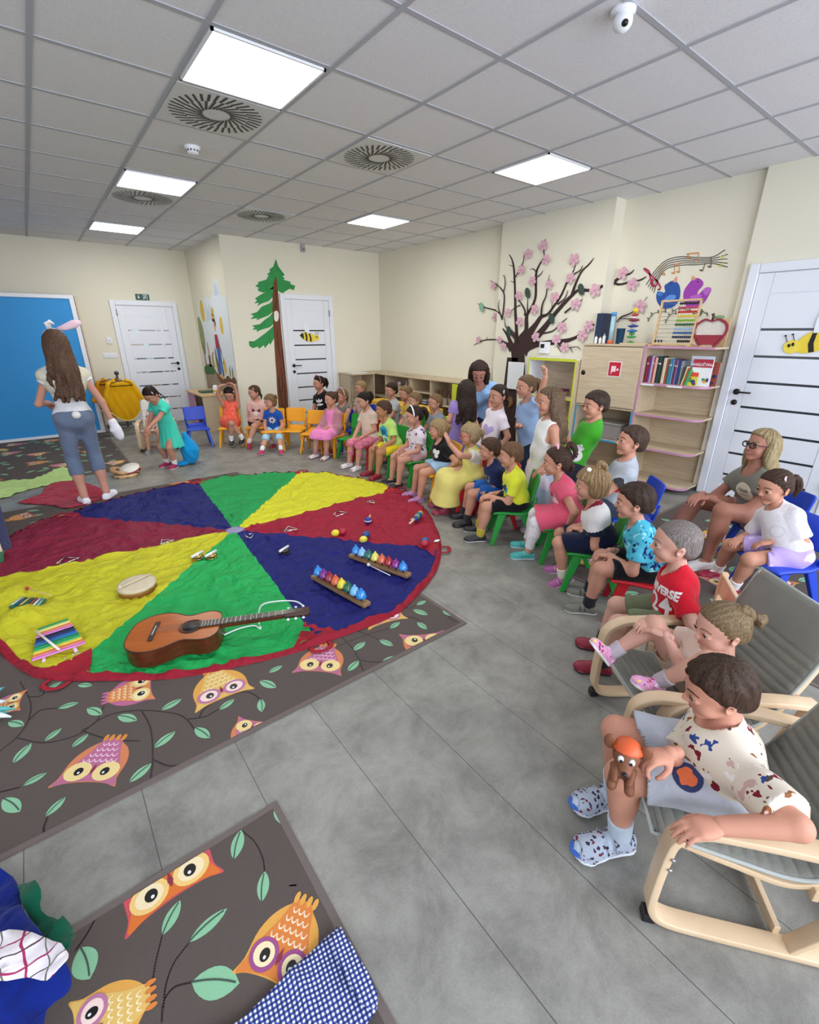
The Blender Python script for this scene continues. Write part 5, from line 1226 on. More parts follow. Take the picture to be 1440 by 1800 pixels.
r = empty('worktop', (0, 0, 0), 0, 'long L-shaped pale birch worktop over the low cabinets', 'worktop'); P('long_board', BIRCH, r, ((4.64, 4.45, TOPZ), (XR-.004, 7.3, TOPZ+.022))); P('short_board', BIRCH, r, ((4.14, 6.88, TOPZ), (4.64, 7.3, TOPZ+.022)))
# things in and on them
def pot(x, y, z, lb):
    r = empty('stick_pot', (x, y, z), 0, lb, 'pot', 'white pots of sticks in the low cabinet'); MB().mat(WHITE).lathe([(0.03, 0), (.042, .10), (.045, .10), (.04, .098), (.03, .01), (0, .01)]).build('cup', r)
    b = MB().mat(mat('6a4238', .8, var=.3)); rn = random.Random(int(y*1000))
    for k in range(12): a = rn.random()*6.3; q = .02*rn.random()**.5; b.tube([(q*math.cos(a), q*math.sin(a), .015), (q*3*math.cos(a), q*3*math.sin(a), .16+.06*rn.random())], .004, 6)
    o = b.build('stick_bundle', r); o['kind'] = 'stuff'
for k, lb in enumerate(('white pot of brown sticks nearest the lime door', 'middle white pot of brown sticks in the low cabinet', 'white pot of brown sticks farthest from the lime door')): pot(4.75, 5.06+.13*k, .49, lb)
bx = empty('tool_box', (4.72, 6.15, .515), 0, 'open pale wooden box with white spools in the corner cabinet', 'box'); P('front_panel', BIRCH, bx, ((0, 0, 0), (.01, .36, .16))); P('side', BIRCH, bx, ((.01, 0, 0), (.22, .01, .16)), ((.01, .35, 0), (.22, .36, .16))); P('base', BIRCH, bx, ((.01, .01, 0), (.22, .35, .01)))
b = MB().mat(WHITE); b.ball((.08, .25, .18), .035); b.cyl((.1, .12, .02), (.12, .1, .24), .012); b.build('spool', bx)
for k, (z, c, n_) in enumerate(((.065, 'e6e8ea', 'white'), (.085, '3a4a7c', 'navy'), (.1, 'c8cdd2', 'pale grey'))):
    o = quick('folded_paper', None, mat(c, .8), ((4.70, 5.56, .40+z), (4.95, 5.80, .40+z+.012))); tag(o, n_+' stack of papers on a shelf of the low cabinet', 'papers')
o = MB().mat(WHITE).box((4.2, 6.95, TOPZ+.0225), (4.52, 7.22, TOPZ+.03)).build('paper_sheets'); tag(o, 'white sheets of paper on the worktop near the back door', 'papers')
b = MB().mat(BIRCH); b.cyl((4.75, 6.2, TOPZ+.03), (4.76, 5.72, TOPZ+.03), .006); o = b.build('wooden_stick'); tag(o, 'thin wooden stick lying on the long worktop', 'stick')
for y, c, n_ in ((4.52, '3d5a40', 'dark green'), (4.60, '7a2232', 'dark red')):
    r = empty('paint_bottle', (4.93, y, TOPZ+.022), 0, 'small '+n_+' bottle at the end of the worktop beside the tree', 'bottle'); MB().mat(mat(c, .4)).lathe([(.028, 0), (.03, .01), (.03, .12), (.014, .15), (.012, .17), (0, .17)]).build('body', r); MB().mat(mat('5b6a5f' if y < 4.55 else '2a2024', .4)).lathe([(.015, .165), (.015, .195), (0, .195)]).build('cap', r)
# yellow bench, lime armchair behind the rows
r = empty('bench', (4.25, 5.6, 0), 0, 'yellow-topped low bench in front of the corner cabinets', 'bench'); P('seat', YEL, r, ((-.12, -.75, .42), (.16, .75, .50)), bevel=.01)
for x in (-.1, .13):
    for y in (-.72, .70): P('leg', BIRCH, r, ((x-.015, y-.015, 0), (x+.015, y+.015, .42)))
r = empty('armchair', (4.22, 4.15, 0), 0, 'lime green upholstered child armchair near the painted tree', 'armchair'); G_ = cloth('b9d02f'); P('seat', G_, r, ((-.22, -.22, .08), (.22, .22, .36)), bevel=.02); P('backrest', G_, r, ((.14, -.22, .36), (.26, .22, .68)), bevel=.03); 
for sd in (-1, 1): P('armrest', G_, r, ((-.20, sd*.22-.03, .36), (.14, sd*.22+.03, .5)), bevel=.02)
for x in (-.18, .18):
    for y in (-.18, .18): P('leg', BIRCH, r, ((x-.015, y-.015, 0), (x+.015, y+.015, .08)))
o = MB().mat(WHITE).box((-.002, -.13, -.17), (0, .13, .17)).build('paper_poster', loc=(XC-.027, 4.02, .98)); tag(o, 'blank white paper sheet hung over the painted tree trunk', 'paper')
r = empty('intercom', (XC, 3.62, 1.33), 0, 'white wall panel with a small black screen beside the painted tree', 'intercom'); P('case', WHITE, r, ((-.02, -.075, -.06), (0, .075, .07)), bevel=.004); P('screen', BLACK, r, ((-.0215, 0, 0), (-.02, .055, .045)), bevel=0)
# mural-side desk cabinet
r = empty('desk_cabinet', (1.95, 7.75, 0), 0, 'low wooden cabinet with a pink end panel under the painted village scene', 'cabinet')
P('end_panel', mat('bf86a8', .5), r, ((0, .5, 0), (.02, .9, .56))); P('side_panel', BIRCH, r, ((.02, .88, 0), (.4, .9, .56))); P('front_panel', BIRCH, r, ((0, .0, 0), (.4, .02, .56))); P('top_panel', wood('d8b98a', 'c9a877'), r, ((-.02, -.02, .56), (.43, .92, .585))); P('shelf_board', BIRCH, r, ((.0, .02, .3), (.4, .5, .315)))
o = quick('folder', None, mat('2f5a4a', .5), ((2.02, 8.0, .586), (2.26, 8.22, .61)), bevel=.003); tag(o, 'dark green folder lying on the cabinet with a pink end', 'folder')
r = empty('glass_jar', (2.2, 7.86, .586), 0, 'white jar with a yellow band on the cabinet with a pink end', 'jar'); MB().mat(WHITE).lathe([(.035, 0), (.04, .02), (.04, .1), (.03, .13), (0, .13)]).build('body', r); MB().mat(YEL).lathe([(.041, .03), (.041, .06), (.02, .06), (.02, .03)]).build('band', r)

# ---- books -------------------------------------------------------------
books = [('8a2440', .024, .235, 'crimson'), ('6f3b8c', .016, .245, 'violet'), ('b8c0d8', .02, .25, 'pale lilac'), ('a8405a', .014, .24, 'raspberry'), ('e0b5a0', .022, .235, 'salmon pink'), ('20242c', .014, .245, 'black'), ('22403a', .026, .24, 'dark bottle green'), ('303030', .012, .23, 'charcoal'), ('ddd0b0', .02, .235, 'cream'), ('e6dcc8', .01, .23, 'ivory'), ('9a4a34', .018, .225, 'rust'), ('4a7c52', .014, .225, 'leaf green'),
         ('3a78a8', .02, .23, 'sky blue'), ('63a0b8', .014, .225, 'turquoise'), ('7a2c3c', .02, .225, 'wine red'), ('7560a8', .016, .22, 'purple'), ('27406a', .022, .22, 'navy blue'), ('8c96a0', .014, .215, 'grey')]
y = 2.27; prev = 'pink side panel'
for i, (c, w, hh, nm) in enumerate(books):
    r = empty('book', (4.745+.004*(i % 3), y-w, 1.045), 0, '%s book standing on the pink-edged shelf next to the %s' % (nm, prev if i == 0 else prev+' one'), 'book', 'books upright on the pink-edged shelf'); prev = nm
    P('cover', mat(c, .5, var=.15), r, ((0, 0, 0), (.17, .0022, hh)), ((0, w-.0042, 0), (.17, w-.002, hh)), ((0, .0022, 0), (.002, w-.0042, hh)), bevel=0)
    P('pages', mat('e6e0d0', .8), r, ((.003, .0024, .004), (.166, w-.0044, hh-.004)), bevel=0)
    if i % 3 != 1: P('spine_band', mat(('e0d7b8', 'c9b04a', 'd8d8e0')[i % 3 % 3], .5), r, ((-.0006, .003, hh*.72), (0, w-.005, hh*.78)), bevel=0)
    y -= w+.001
leaners = [('e9dfb0', 'pale yellow picture book'), ('c8453a', 'red and yellow picture book'), ('3f9a4c', 'green picture book'), ('55a86a', 'light green picture book')]
for i, (c, nm) in enumerate(leaners):
    r = empty('picture_book', (4.735-.004*i, y-.02-.014*i, 1.045), 0, nm+' leaning in the middle of the book shelf', 'book', 'picture books on the pink-edged shelf')
    b = MB().mat(mat(c, .4, var=.3, scale=30)); b.M = Matrix.Rotation(.16, 4, 'X'); b.box((0, -.012, 0), (.15, -.001, .17-.01*i)); b.build('cover', r); b = MB().mat(WHITE); b.M = Matrix.Rotation(.16, 4, 'X'); b.box((.004, -.011, .004), (.152, -.002, .168-.01*i)); b.build('pages', r)
def face_book(y, z, w, hh, c1, c2, lb, txt=None, x=4.74, parts=()):
    r = empty('picture_book', (x, y, z), 0, lb, 'book', 'picture books on the pink-edged shelf'); P('cover', mat(c1, .4, var=.05), r, ((0, 0, 0), (.008, w, hh)), bevel=0); P('pages', WHITE, r, ((.0081, .002, .002), (.018, w-.002, hh-.002)), bevel=0)
    if c2: P('title_band', mat(c2, .4, var=.1), r, ((-.001, .0, hh*.70), (0, w, hh)), bevel=0)
    if txt:
        pts, tr = text2d(txt, .032, .0006); b = MB().mat(WHITE); b.add([(-.0016, w*.5-p[0], hh*.80+p[1]) for p in pts], tr); b.build('title', r, auto=False)
    rn = random.Random(int(y*977))
    for k in range(5):
        b = MB().mat(mat(('2c3c70', 'c85a3a', '3a9a5a', 'd8b040', '5a3a6a')[k], .5)); yy, zz = w*(.12+.76*rn.random()), hh*(.1+.5*rn.random()); b.ball((-.001, yy, zz), (.001, .012+.01*rn.random(), .01+.01*rn.random()), 10, 6); b.build('cover_picture', r)
    return r
face_book(1.70, 1.045, .19, .26, '5aa6d6', 'd8e2ee', 'tall pale blue picture book standing at the back right of the shelf', x=4.80)
face_book(1.69, 1.045, .165, .235, 'e8ebee', 'b22b40', 'white picture book with a red title band, facing out on the shelf', 'ANGLIČTINA', x=4.765)
face_book(1.78, 1.045, .12, .12, 'd8d14a', 'e0503a', 'small green and yellow picture book in front of the red-titled one', x=4.742)
r = face_book(1.66, 1.045, .10, .21, 'a8503a', None, 'brown patterned book at the open right end of the shelf', x=4.85)
# ---- things on top of the cabinets ---------------------------------------
TZ = 1.395
o = quick('binder', None, mat('1f2f50', .5), ((4.85, 2.86, TZ), (5.08, 2.94, TZ+.30)), bevel=.003); tag(o, 'tall navy blue binder standing on the birch cabinet', 'binder')
r = empty('sand_timer_tube', (4.80, 2.72, TZ), 0, 'tall clear plastic tube with a blue cap and orange base', 'toy'); MB().mat(mat('9fc4d0', .1, var=.05)).lathe([(.022, .02), (.022, .27), (0, .27)]).build('tube', r); MB().mat(mat('4a90c8', .4)).lathe([(.027, .27), (.027, .30), (.02, .305), (0, .305)]).build('cap', r); MB().mat(mat('d8683a', .4)).lathe([(.03, 0), (.03, .03), (.024, .035), (0, .035)]).build('base', r)
r = empty('beaker', (4.84, 2.64, TZ), 0, 'dark blue see-through beaker between the tube and the stacking clown', 'cup'); MB().mat(mat('23557e', .2)).lathe([(.035, 0), (.042, .15), (.045, .15), (.038, .145), (.03, .01), (0, .01)]).build('cup', r); MB().mat(mat('2d6c96', .2)).tube([(.04, .0, .13), (.075, .0, .11), (.07, 0, .05), (.038, 0, .03)], .005, 6).build('handle', r)
for k, (y, c, hh, nm) in enumerate(((2.86, 'dfe6ee', .085, 'small white bottle with a blue cap'), (2.81, 'e8e4d8', .07, 'small glue bottle with an orange cap'), (2.77, 'cfd8e0', .10, 'white plastic bottle'))):
    r = empty('small_bottle', (4.76, y, TZ), 0, nm+' on top of the birch cabinet', 'bottle'); MB().mat(mat(c, .35)).lathe([(.014, 0), (.015, .01), (.015, hh*.7), (.006, hh*.85), (0, hh*.85)]).build('body', r); MB().mat(mat(('3a6ab0', 'd88a3a', '8aa0b0')[k], .4)).lathe([(.007, hh*.8), (.006, hh), (0, hh)]).build('cap', r)
r = empty('stacking_toy', (4.84, 2.52, TZ), 0, 'colourful wooden stacking figure with a yellow head on the cabinet', 'toy', )
for z, rr, c in ((.015, .034, '3c9a48'), (.045, .022, 'e0dcd0'), (.07, .045, '3a9a4a'), (.10, .03, '3fa04f'), (.125, .05, '2a6fb8'), (.15, .022, 'e0dcd0'), (.17, .05, '27408c'), (.20, .03, 'e0dcd0'), (.225, .052, '8a2440'), (.25, .03, 'e6e0da'), (.275, .035, 'b83a40')): MB().mat(mat(c, .4)).lathe([(rr*.5, z-.012), (rr, z-.004), (rr, z+.004), (rr*.5, z+.012), (0, z+.012)], 16).build('ring', r)
MB().mat(mat('e8c62c', .4)).ball((0, 0, .315), .026).build('head', r); MB().mat(mat('b83a40', .4)).cyl((0, 0, .0), (0, 0, .31), .006).build('rod', r)
o = MB().mat(BIRCH).box((4.76, 2.32, TZ), (4.95, 2.60, TZ+.012)).build('wooden_tray'); o.location = (-.02, -.02, 0); tag(o, 'thin wooden board lying on the birch cabinet in front of the toys', 'board')
# abacus
r = empty('abacus', (4.78, 2.09, 1.385), 0, 'wooden abacus with ten rows of coloured beads on the shelf unit', 'abacus')
WD = wood('d9b98c', 'c9a674')
b = MB().mat(WD); b.M = Matrix.Rotation(.10, 4, 'Y')
for y in (-.17, .17): b.box((-.01, y-.008, 0), (.01, y+.008, .40))
b.box((-.012, -.178, .39), (.012, .178, .405)); b.box((-.012, -.178, .01), (.012, .178, .025)); b.build('frame', r)
P('foot', WD, r, ((-.07, -.185, 0), (.07, -.165, .015)), bevel=0); P('foot', WD, r, ((-.07, .165, 0), (.07, .185, .015)), bevel=0)
for i, c in enumerate(('16161a', '1d2c4c', '2f6cae', 'a8c8e0', '2c6a3c', '8fb93a', 'e6d04a', 'c8302c', 'c84a6a', '2a2030')):
    z = .045+i*.036; rw = empty('bead_row', (.1*z, 0, z)); rw.parent = r
    MB().mat(metal()).cyl((0, -.165, 0), (0, .165, 0), .0018, 6).build('wire', rw)
    bm_ = MB().mat(mat(c, .35))
    for k in range(10):
        yy = -.155+.0175*k if (i > 0 or k < 7) else .155-.0175*(9-k)*1.6
        bm_.ball((0, yy, 0), (.0125, .0085, .0125), 10, 6)
    o = bm_.build('bead_string', rw)
# apple-shaped basket / picture
r = empty('apple_picture', (4.80, 1.79, 1.385), 0, 'red apple-shaped wooden stand with a drawing inside, beside the abacus', 'ornament')
outer = smooth2([(-.13, .19), (-.06, .235), (0, .22), (.06, .235), (.13, .19), (.135, .11), (.06, .0), (-.06, .0), (-.135, .11)], 6); inner = [(p[0]*.87, .115+(p[1]-.115)*.86+.002) for p in outer]
b = MB().mat(mat('8e2638', .5)); n_ = len(outer)
vs_ = [(-.01, -p[0], p[1]) for p in outer]+[(-.01, -p[0], p[1]) for p in inner]+[(.01, -p[0], p[1]) for p in outer]+[(.01, -p[0], p[1]) for p in inner]
fs_ = []
for i in range(n_):
    j = (i+1) % n_; fs_ += [(i, j, n_+j, n_+i), (2*n_+j, 2*n_+i, 3*n_+i, 3*n_+j), (j, i, 2*n_+i, 2*n_+j), (n_+i, n_+j, 3*n_+j, 3*n_+i)]
b.add(vs_, fs_); b.build('frame', r)
b = MB().mat(mat('d8d2c8', .7, var=.25, scale=70)); b.add([(.004, -p[0], p[1]) for p in inner], tri_poly(inner)); b.build('drawing', r, auto=False)
b = MB().mat(mat('93283a', .5)); low = [(p[0], p[1]) for p in inner if p[1] < .115]; 
b.prism([(-.115, .10), (.115, .10), (.055, .02), (-.055, .02)], -.014, .012, 'x'); b.build('basket', r)
MB().mat(mat('4a3028', .6)).tube([(0, 0, .215), (.0, -.004, .25), (.0, .006, .275)], [.010, .011, .013], 8).build('stalk', r); MB().mat(mat('7f9a6a', .6)).ball((0.004, -.05, .245), (.004, .045, .016)).build('leaf', r)
P('foot', WD, r, ((-.03, -.05, 0), (.03, .05, .012)), bevel=0)
o = quick('wooden_block', None, WD, ((4.96, 1.70, 1.385), (4.98, 1.77, 1.62)), bevel=.002); tag(o, 'upright wooden picture frame edge behind the apple stand', 'frame')
# a few items stored behind the children in the blue-edged shelf
r = empty('storage_tub', (4.74, 2.42, .421), 0, 'clear grey plastic tub on the blue-edged shelf under the cabinet door', 'tub'); P('body', mat('8f8a88', .25, var=.1), r, ((0, 0, 0), (.26, .40, .16)), bevel=.01); P('lid', mat('9a9694', .25), r, ((-.01, -.01, .16), (.27, .41, .175)), bevel=.004)
# ---- coat rack with hi-vis tunics
r = empty('coat_rack', (.95, 8.45, 0), -.1, 'grey tubular metal clothes rail on feet against the far wall', 'clothes rack')
GM = metal('8b8f92', .35); b = MB().mat(GM); b.cyl((0, -.1, .12), (0, -.1, .92), .014); b.build('pole', r); MB().mat(GM).cyl((0, .35, .12), (0, .35, .92), .014).build('pole', r)
for y in (-.1, .35): MB().mat(GM).tube(bez([(-.27, y, .0), (-.27, y, .09), (-.2, y, .12), (0, y, .13), (.2, y, .12), (.27, y, .09), (.27, y, 0)], 24), .012).build('foot', r)
MB().mat(GM).cyl((0, -.14, .9), (0, .4, .9), .012).build('rail', r); MB().mat(mat('3a4048', .5)).ball((0, -.12, .93), .032).build('cap', r); MB().mat(DARK).cyl((0, -.1, .2), (0, .35, .2), .01).build('cross_bar', r)
def tunic(x, y, rz, c, lb):
    r = empty('hi_vis_tunic', (x, y, 0), rz, lb, 'garment', 'yellow tunics on the clothes rail')
    out = smooth2([(-.08, .86), (.08, .86), (.22, .80), (.29, .55), (.23, .50), (.22, .42), (.17, .30), (0, .23), (-.17, .30), (-.22, .42), (-.23, .50), (-.29, .55), (-.22, .80)], 5)
    F_ = Field((-.32, -.06, .18), (.32, .06, .9), .012); F_.ell((0, 0, .55), (.23, .030, .33)); F_.cone((.15, 0, .78), (.26, 0, .52), .035, .035, k=.03); F_.cone((-.15, 0, .78), (-.26, 0, .52), .035, .035, k=.03)
    F_.warp(lambda x, y, z: .006*np.sin(x*60+z*8)*np.sin(z*14)); F_.ell((0, -.03, .86), (.08, .06, .07), mode='s', k=.01); Pp, Q = F_.mesh(); Geo().add(Pp, Q, 0).build('cloth', [cloth(c)], r)
    MB().mat(DARK).tube([(-.15, -.045, .755), (.15, -.045, .755), (.12, -.045, .80), (0, -.045, .83), (-.12, -.045, .80)], .006, 6, closed=True).build('hanger', r)
    b = MB().mat(mat('e8e29a', .6)); b.tube(bez([(-.21, -.012, .38), (-.1, -.022, .265), (0, -.03, .235), (.1, -.022, .265), (.21, -.012, .38)], 20), .006, 6); b.build('trim', r); return r
tunic(.95, 8.27, .05, 'e3a90f', 'bright yellow tunic on a hanger at the front of the clothes rail')
tunic(.86, 8.60, -.1, 'd08a12', 'orange-yellow tunic hanging behind the front one on the rail')
# ================================================================== rugs with owls and leaves
RUGC = mat('574e49', .95, var=.25, scale=420, bump=.25, bscale=500); RUGE = mat('6b615c', .9, var=.1, scale=200)
def clip(poly, rect):
    x0, y0, x1, y1 = rect
    for ax, lim, sg in ((0, x0, 1), (0, x1, -1), (1, y0, 1), (1, y1, -1)):
        out = []; n = len(poly)
        for i in range(n):
            a, c = poly[i], poly[(i+1) % n]; ia = sg*(a[ax]-lim) >= 0; ic = sg*(c[ax]-lim) >= 0
            if ia: out.append(a)
            if ia != ic:
                t = (lim-a[ax])/(c[ax]-a[ax]); out.append((a[0]+t*(c[0]-a[0]), a[1]+t*(c[1]-a[1])))
        poly = out
        if len(poly) < 3: return []
    return poly
_fz = dict(rough=.95, scale=300, bump=.2, bscale=400)
def FZ(c): return mat(c, var=.12, **_fz)
SCH = {'orange': ('d5803c', 'dba24c', '9a4f86', 'f0dfb4', 'f3d8b8', 'dba24c'), 'pink': ('b56a8c', 'cf7f55', 'e9d291', 'e9d291', 'e8c3dc', 'd48a3c'), 'yellow': ('dcb765', 'dba24c', 'b8789c', 'f2d8cf', 'f2e3b4', 'd5803c'), 'flame': ('d8732f', 'c9525a', 'ecc77a', 'f0dfb4', 'f3d8b8', 'dba24c'), 'mixed': ('d98a4a', 'b8678f', 'e9cf86', 'f4e3b0', 'f4dfc0', 'b8678f')}
class Rug:
    def __init__(s, rect, label, z=.006):
        s.rect = rect; x0, y0, x1, y1 = rect; s.z = z; s.b = MB().mat(RUGE); s.b.box((x0, y0, 0.0005), (x1, y1, z-.0006)); e = .022
        s.inner = (x0+e, y0+e, x1-e, y1-e); s.b.mat(RUGC); s.b.box((x0+e, y0+e, z-.0005), (x1-e, y1-e, z)); s.label = label; s.k = 0
    def poly(s, m, pts, lay):
        q = clip(list(pts), s.inner)
        if len(q) < 3: return
        s.b.mat(m); z = s.z+.0005*(lay+1)+.00001*(s.k % 9)
        n = len(q); s.b.add([(p[0], p[1], z) for p in q], [t for t in tri_poly(q)])
    def owl(s, feet, head, sch='pink', wide=1.0):
        f = Vector(feet[:2]); h = Vector(head[:2]); U = (h-f); Ln = U.length; U.normalize(); R = Vector((U.y, -U.x)); c = SCH[sch]; s.k += 1
        def M(pts): return [tuple(f+R*(x*Ln*wide)+U*(y*Ln)) for x, y in pts]
        def E(x, y, rx, ry, n=20): return M([(x+rx*math.cos(t), y+ry*math.sin(t)) for t in np.linspace(0, 2*PI, n, endpoint=False)])
        s.poly(FZ(c[1]), M(smooth2([(-.12, .12), (-.32, .30), (-.42, .55), (-.42, .85), (-.47, 1.02), (-.30, .96), (0, .93), (.30, .96), (.47, 1.02), (.42, .85), (.42, .55), (.32, .30), (.12, .12)], 4)), 0)
        s.poly(FZ(c[0]), M(smooth2([(-.13, .08), (-.22, .35), (-.33, .6), (-.40, .85), (-.44, 1.0), (-.28, .95), (0, .91), (.28, .95), (.44, 1.0), (.40, .85), (.33, .6), (.22, .35), (.13, .08)], 4)), 1)
        for x in (-.14, -.05, .05, .14): s.poly(FZ(c[5]), E(x, .06, .035, .075, 10), 2)
        for r_, (yy, n) in enumerate(((.17, 3), (.28, 4), (.39, 5), (.50, 6))):
            wdt = .12+.045*r_
            for k in range(n):
                x0 = -wdt+2*wdt*k/n; w = wdt*2/n*.5; xc = x0+w
                arc = [(xc+w*math.cos(t), yy-.0+.07*math.sin(t)) for t in np.linspace(PI, 0, 8)]+[(xc+w*.72*math.cos(t), yy-.0+.045*math.sin(t)) for t in np.linspace(0, PI, 8)]
                s.poly(FZ(c[4]), M(arc), 2)
        for sd in (-1, 1):
            s.poly(FZ(c[2]), E(sd*.205, .74, .185, .18), 3); s.poly(FZ(c[3]), E(sd*.205, .74, .135, .13), 4); s.poly(BLACK, E(sd*.19, .745, .062, .075, 14), 5); s.poly(WHITE, E(sd*.18, .77, .018, .022, 8), 6)
        s.poly(FZ('8a2f45'), M([(0, .80), (.03, .72), (0, .60), (-.03, .72)]), 5)
    def leaf(s, a, c, w=.30, wide=None):
        a = Vector(a[:2]); c = Vector(c[:2]); U = c-a; L_ = U.length; U.normalize(); R = Vector((-U.y, U.x)); s.k += 1
        if wide: w = wide
        ts = np.linspace(0, 1, 9); L1 = [a+U*(t*L_)+R*(w*L_*.5*math.sin(PI*t)**.75) for t in ts]; L2 = [a+U*(t*L_)-R*(w*L_*.5*math.sin(PI*t)**.75) for t in ts[::-1]]
        s.poly(FZ('86bd96'), [tuple(p) for p in L1+L2[1:-1]], 0)
        mid = [a+U*(t*L_)+R*(.05*L_*math.sin(PI*t)) for t in np.linspace(0, .92, 7)]; hw = .011*L_+.0008
        s.poly(FZ('45524a'), [tuple(p+R*hw) for p in mid]+[tuple(p-R*hw) for p in mid[::-1]], 2)
    def branch(s, pts, w=.006):
        P_ = [Vector((p.x, p.y)) for p in bez([(q[0], q[1], 0) for q in pts], 6*len(pts))]; s.k += 1
        for i in range(len(P_)-1):
            t = (P_[i+1]-P_[i]); 
            if t.length < 1e-6: continue
            t.normalize(); n = Vector((-t.y, t.x))*w/2; e = t*.001
            s.poly(FZ('3b3230'), [tuple(P_[i]+n-e), tuple(P_[i+1]+n+e), tuple(P_[i+1]-n+e), tuple(P_[i]-n-e)], -.5)
    def scatter(s, seed, step=.42, skip=lambda x, y: False):
        rn = random.Random(seed); x0, y0, x1, y1 = s.inner; y = y0+.1; i = 0; ks = list(SCH)
        while y < y1:
            x = x0+.1+(i % 2)*step*.5
            while x < x1:
                px, py = x+rn.uniform(-.06, .06), y+rn.uniform(-.06, .06)
                if not skip(px, py):
                    if rn.random() < .36: a = rn.choice((0, PI))+rn.uniform(-.5, .5); s.owl((px-.11*math.cos(a), py-.11*math.sin(a)), (px+.11*math.cos(a), py+.11*math.sin(a)), rn.choice(ks))
                    for _ in range(2): a = rn.uniform(0, 6.3); qx, qy = px+.17*math.cos(a*2), py+.17*math.sin(a*2); s.leaf((qx, qy), (qx+.12*math.cos(a), qy+.12*math.sin(a)), .42)
                    if rn.random() < .6: s.branch([(px, py+.16), (px+.15, py+.12), (px+.3, py+.2), (px+.42, py+.1)], .005)
                x += step
            y += step*.72; i += 1
    def build(s):
        o = s.b.build('rug', auto=False); tag(o, s.label, 'rug', 'brown owl pattern rugs'); return o
g5 = lambda x, y: fl(x*.3611, 1200+y*.3611)
g4 = lambda x, y: fl(380+x*.30556, 800+y*.30556)
r1 = Rug((-2.6, 1.478, 1.563, 5.22), 'brown owl rug under the parachute')
for f_, h_, s_ in [((207, 1294), (145, 1384), 'pink'), ((578, 1133), (557, 1186), 'pink'), ((180, 1231), (272, 1204), 'mixed'), ((374, 1178), (397, 1232), 'yellow'), ((420, 1322), (452, 1266), 'pink'), ((757, 1165), (742, 1114), 'pink'), ((655, 1062), (683, 1098), 'yellow'), ((-28, 1252), (42, 1232), 'mixed')]:
    r1.owl(fl(*f_), fl(*h_), s_, 1.12)
for a in [(218,50,300,0),(283,130,385,103),(427,128,497,162),(575,165,668,190),(785,140,885,85),(1068,138,1142,85),(1270,85,1275,148),(950,225,1022,275),(750,325,855,243),(890,415,1005,365),(630,493,740,398),(350,322,432,255),(217,292,302,227),(42,195,118,215),(65,400,155,300),(112,508,230,445),(18,570,100,635),(222,660,322,563),(370,690,515,635),(1265,-5,1345,30),(380,15,450,20)]:
    r1.leaf(g5(a[0], a[1]), g5(a[2], a[3]), .42)
for a in [(1152,868,1208,842),(1133,893,1217,925),(1303,898,1350,930),(1158,965,1212,1008),(1000,1003,1057,965),(940,1068,1018,1103),(790,1130,858,1080),(757,1250,822,1188),(955,1195,1050,1165),(302,1258,382,1217)]:
    r1.leaf(g4(a[0], a[1]), g4(a[2], a[3]), .42)
for br in [[(0,540),(100,515)],[(85,275),(220,298),(380,260),(470,195),(560,155),(690,140),(850,155),(910,185),(950,235)],[(0,340),(85,270),(140,190),(150,100),(100,0)],[(690,140),(735,230),(745,380),(728,515)],[(745,380),(820,410),(890,405)],[(510,115),(470,195),(400,240)],[(400,240),(530,280),(680,290)],[(140,190),(200,140),(280,130)],[(1270,85),(1200,50),(1080,80),(1000,130),(970,175)],[(235,660),(215,720),(235,750),(300,710),(380,690)],[(140,75),(200,70),(230,40)],[(910,185),(1000,170),(1065,135)],[(150,820),(235,755)]]:
    r1.branch([g5(*p) for p in br])
for br in [[(720,1048),(800,1140),(850,1255)],[(690,1110),(850,1045),(1000,1000)],[(720,990),(850,1030),(940,1070)],[(820,1180),(880,1195),(955,1195)],[(1055,880),(1110,885),(1150,870)],[(1330,925),(1350,950),(1390,965)],[(1060,935),(1130,940),(1180,960)]]:
    r1.branch([g4(*p) for p in br], .005)
r1.owl(fl(10, 917), fl(58, 904), 'orange'); 
for a in [(20,898,40,896),(48,899,70,898),(55,908,78,905),(52,921,75,917),(95,898,100,896),(120,895,140,887),(60,950,90,940),(15,893,32,890),(245,848,262,844),(285,843,300,839)]: r1.leaf(fl(a[0], a[1]), fl(a[2], a[3]), .45)
r1.owl(fl(330, 850), fl(300, 846), 'orange'); r1.owl(fl(95, 915), fl(125, 905), 'yellow')
r1.build()
r2 = Rug((-1.6, -1.2, .318, 1.143), 'brown owl rug nearest the camera, under the heap of cloths')
r2.owl(fl(543, 1578), fl(468, 1738), 'orange', 1.0); r2.owl(fl(275, 1468), fl(312, 1588), 'flame', 1.12); r2.owl(fl(275, 1745), fl(120, 1840), 'yellow', 1.0)
for a in [(1336,620,1378,695,.35),(1140,868,1175,722,.42),(1275,1075,1290,925,.42),(792,1238,880,1065,.42),(920,1272,1108,1105,.30),(935,1465,1168,1470,.55),(395,1295,440,1450,.62)]: r2.leaf(g5(a[0], a[1]), g5(a[2], a[3]), a[4])
for br in [[(740,1500),(760,1370),(792,1238)],[(790,1662),(800,1560),(850,1490),(935,1465)],[(797,1600),(810,1480),(850,1370),(925,1270)],[(1160,712),(1240,780),(1280,860),(1290,925)],[(465,1160),(420,1240),(370,1310)],[(1410,995),(1445,992)]]: r2.branch([g5(*p) for p in br], .004)
for (x, y) in [(.1, .1), (-.5, .5), (-.3, -.1), (.2, -.4)]: r2.owl((x, y), (x-.1, y-.2), 'pink'); r2.leaf((x+.1, y+.2), (x+.05, y+.32), .42)
r2.build()
r3 = Rug((-2.6, 6.12, .66, 8.70), 'brown owl rug lying in front of the blue board'); r3.scatter(3, .40); r3.build()
r4 = Rug((2.47, -1.5, 4.63, 1.60), 'brown owl rug under the seats by the right-hand door'); r4.scatter(11, .44); r4.build()

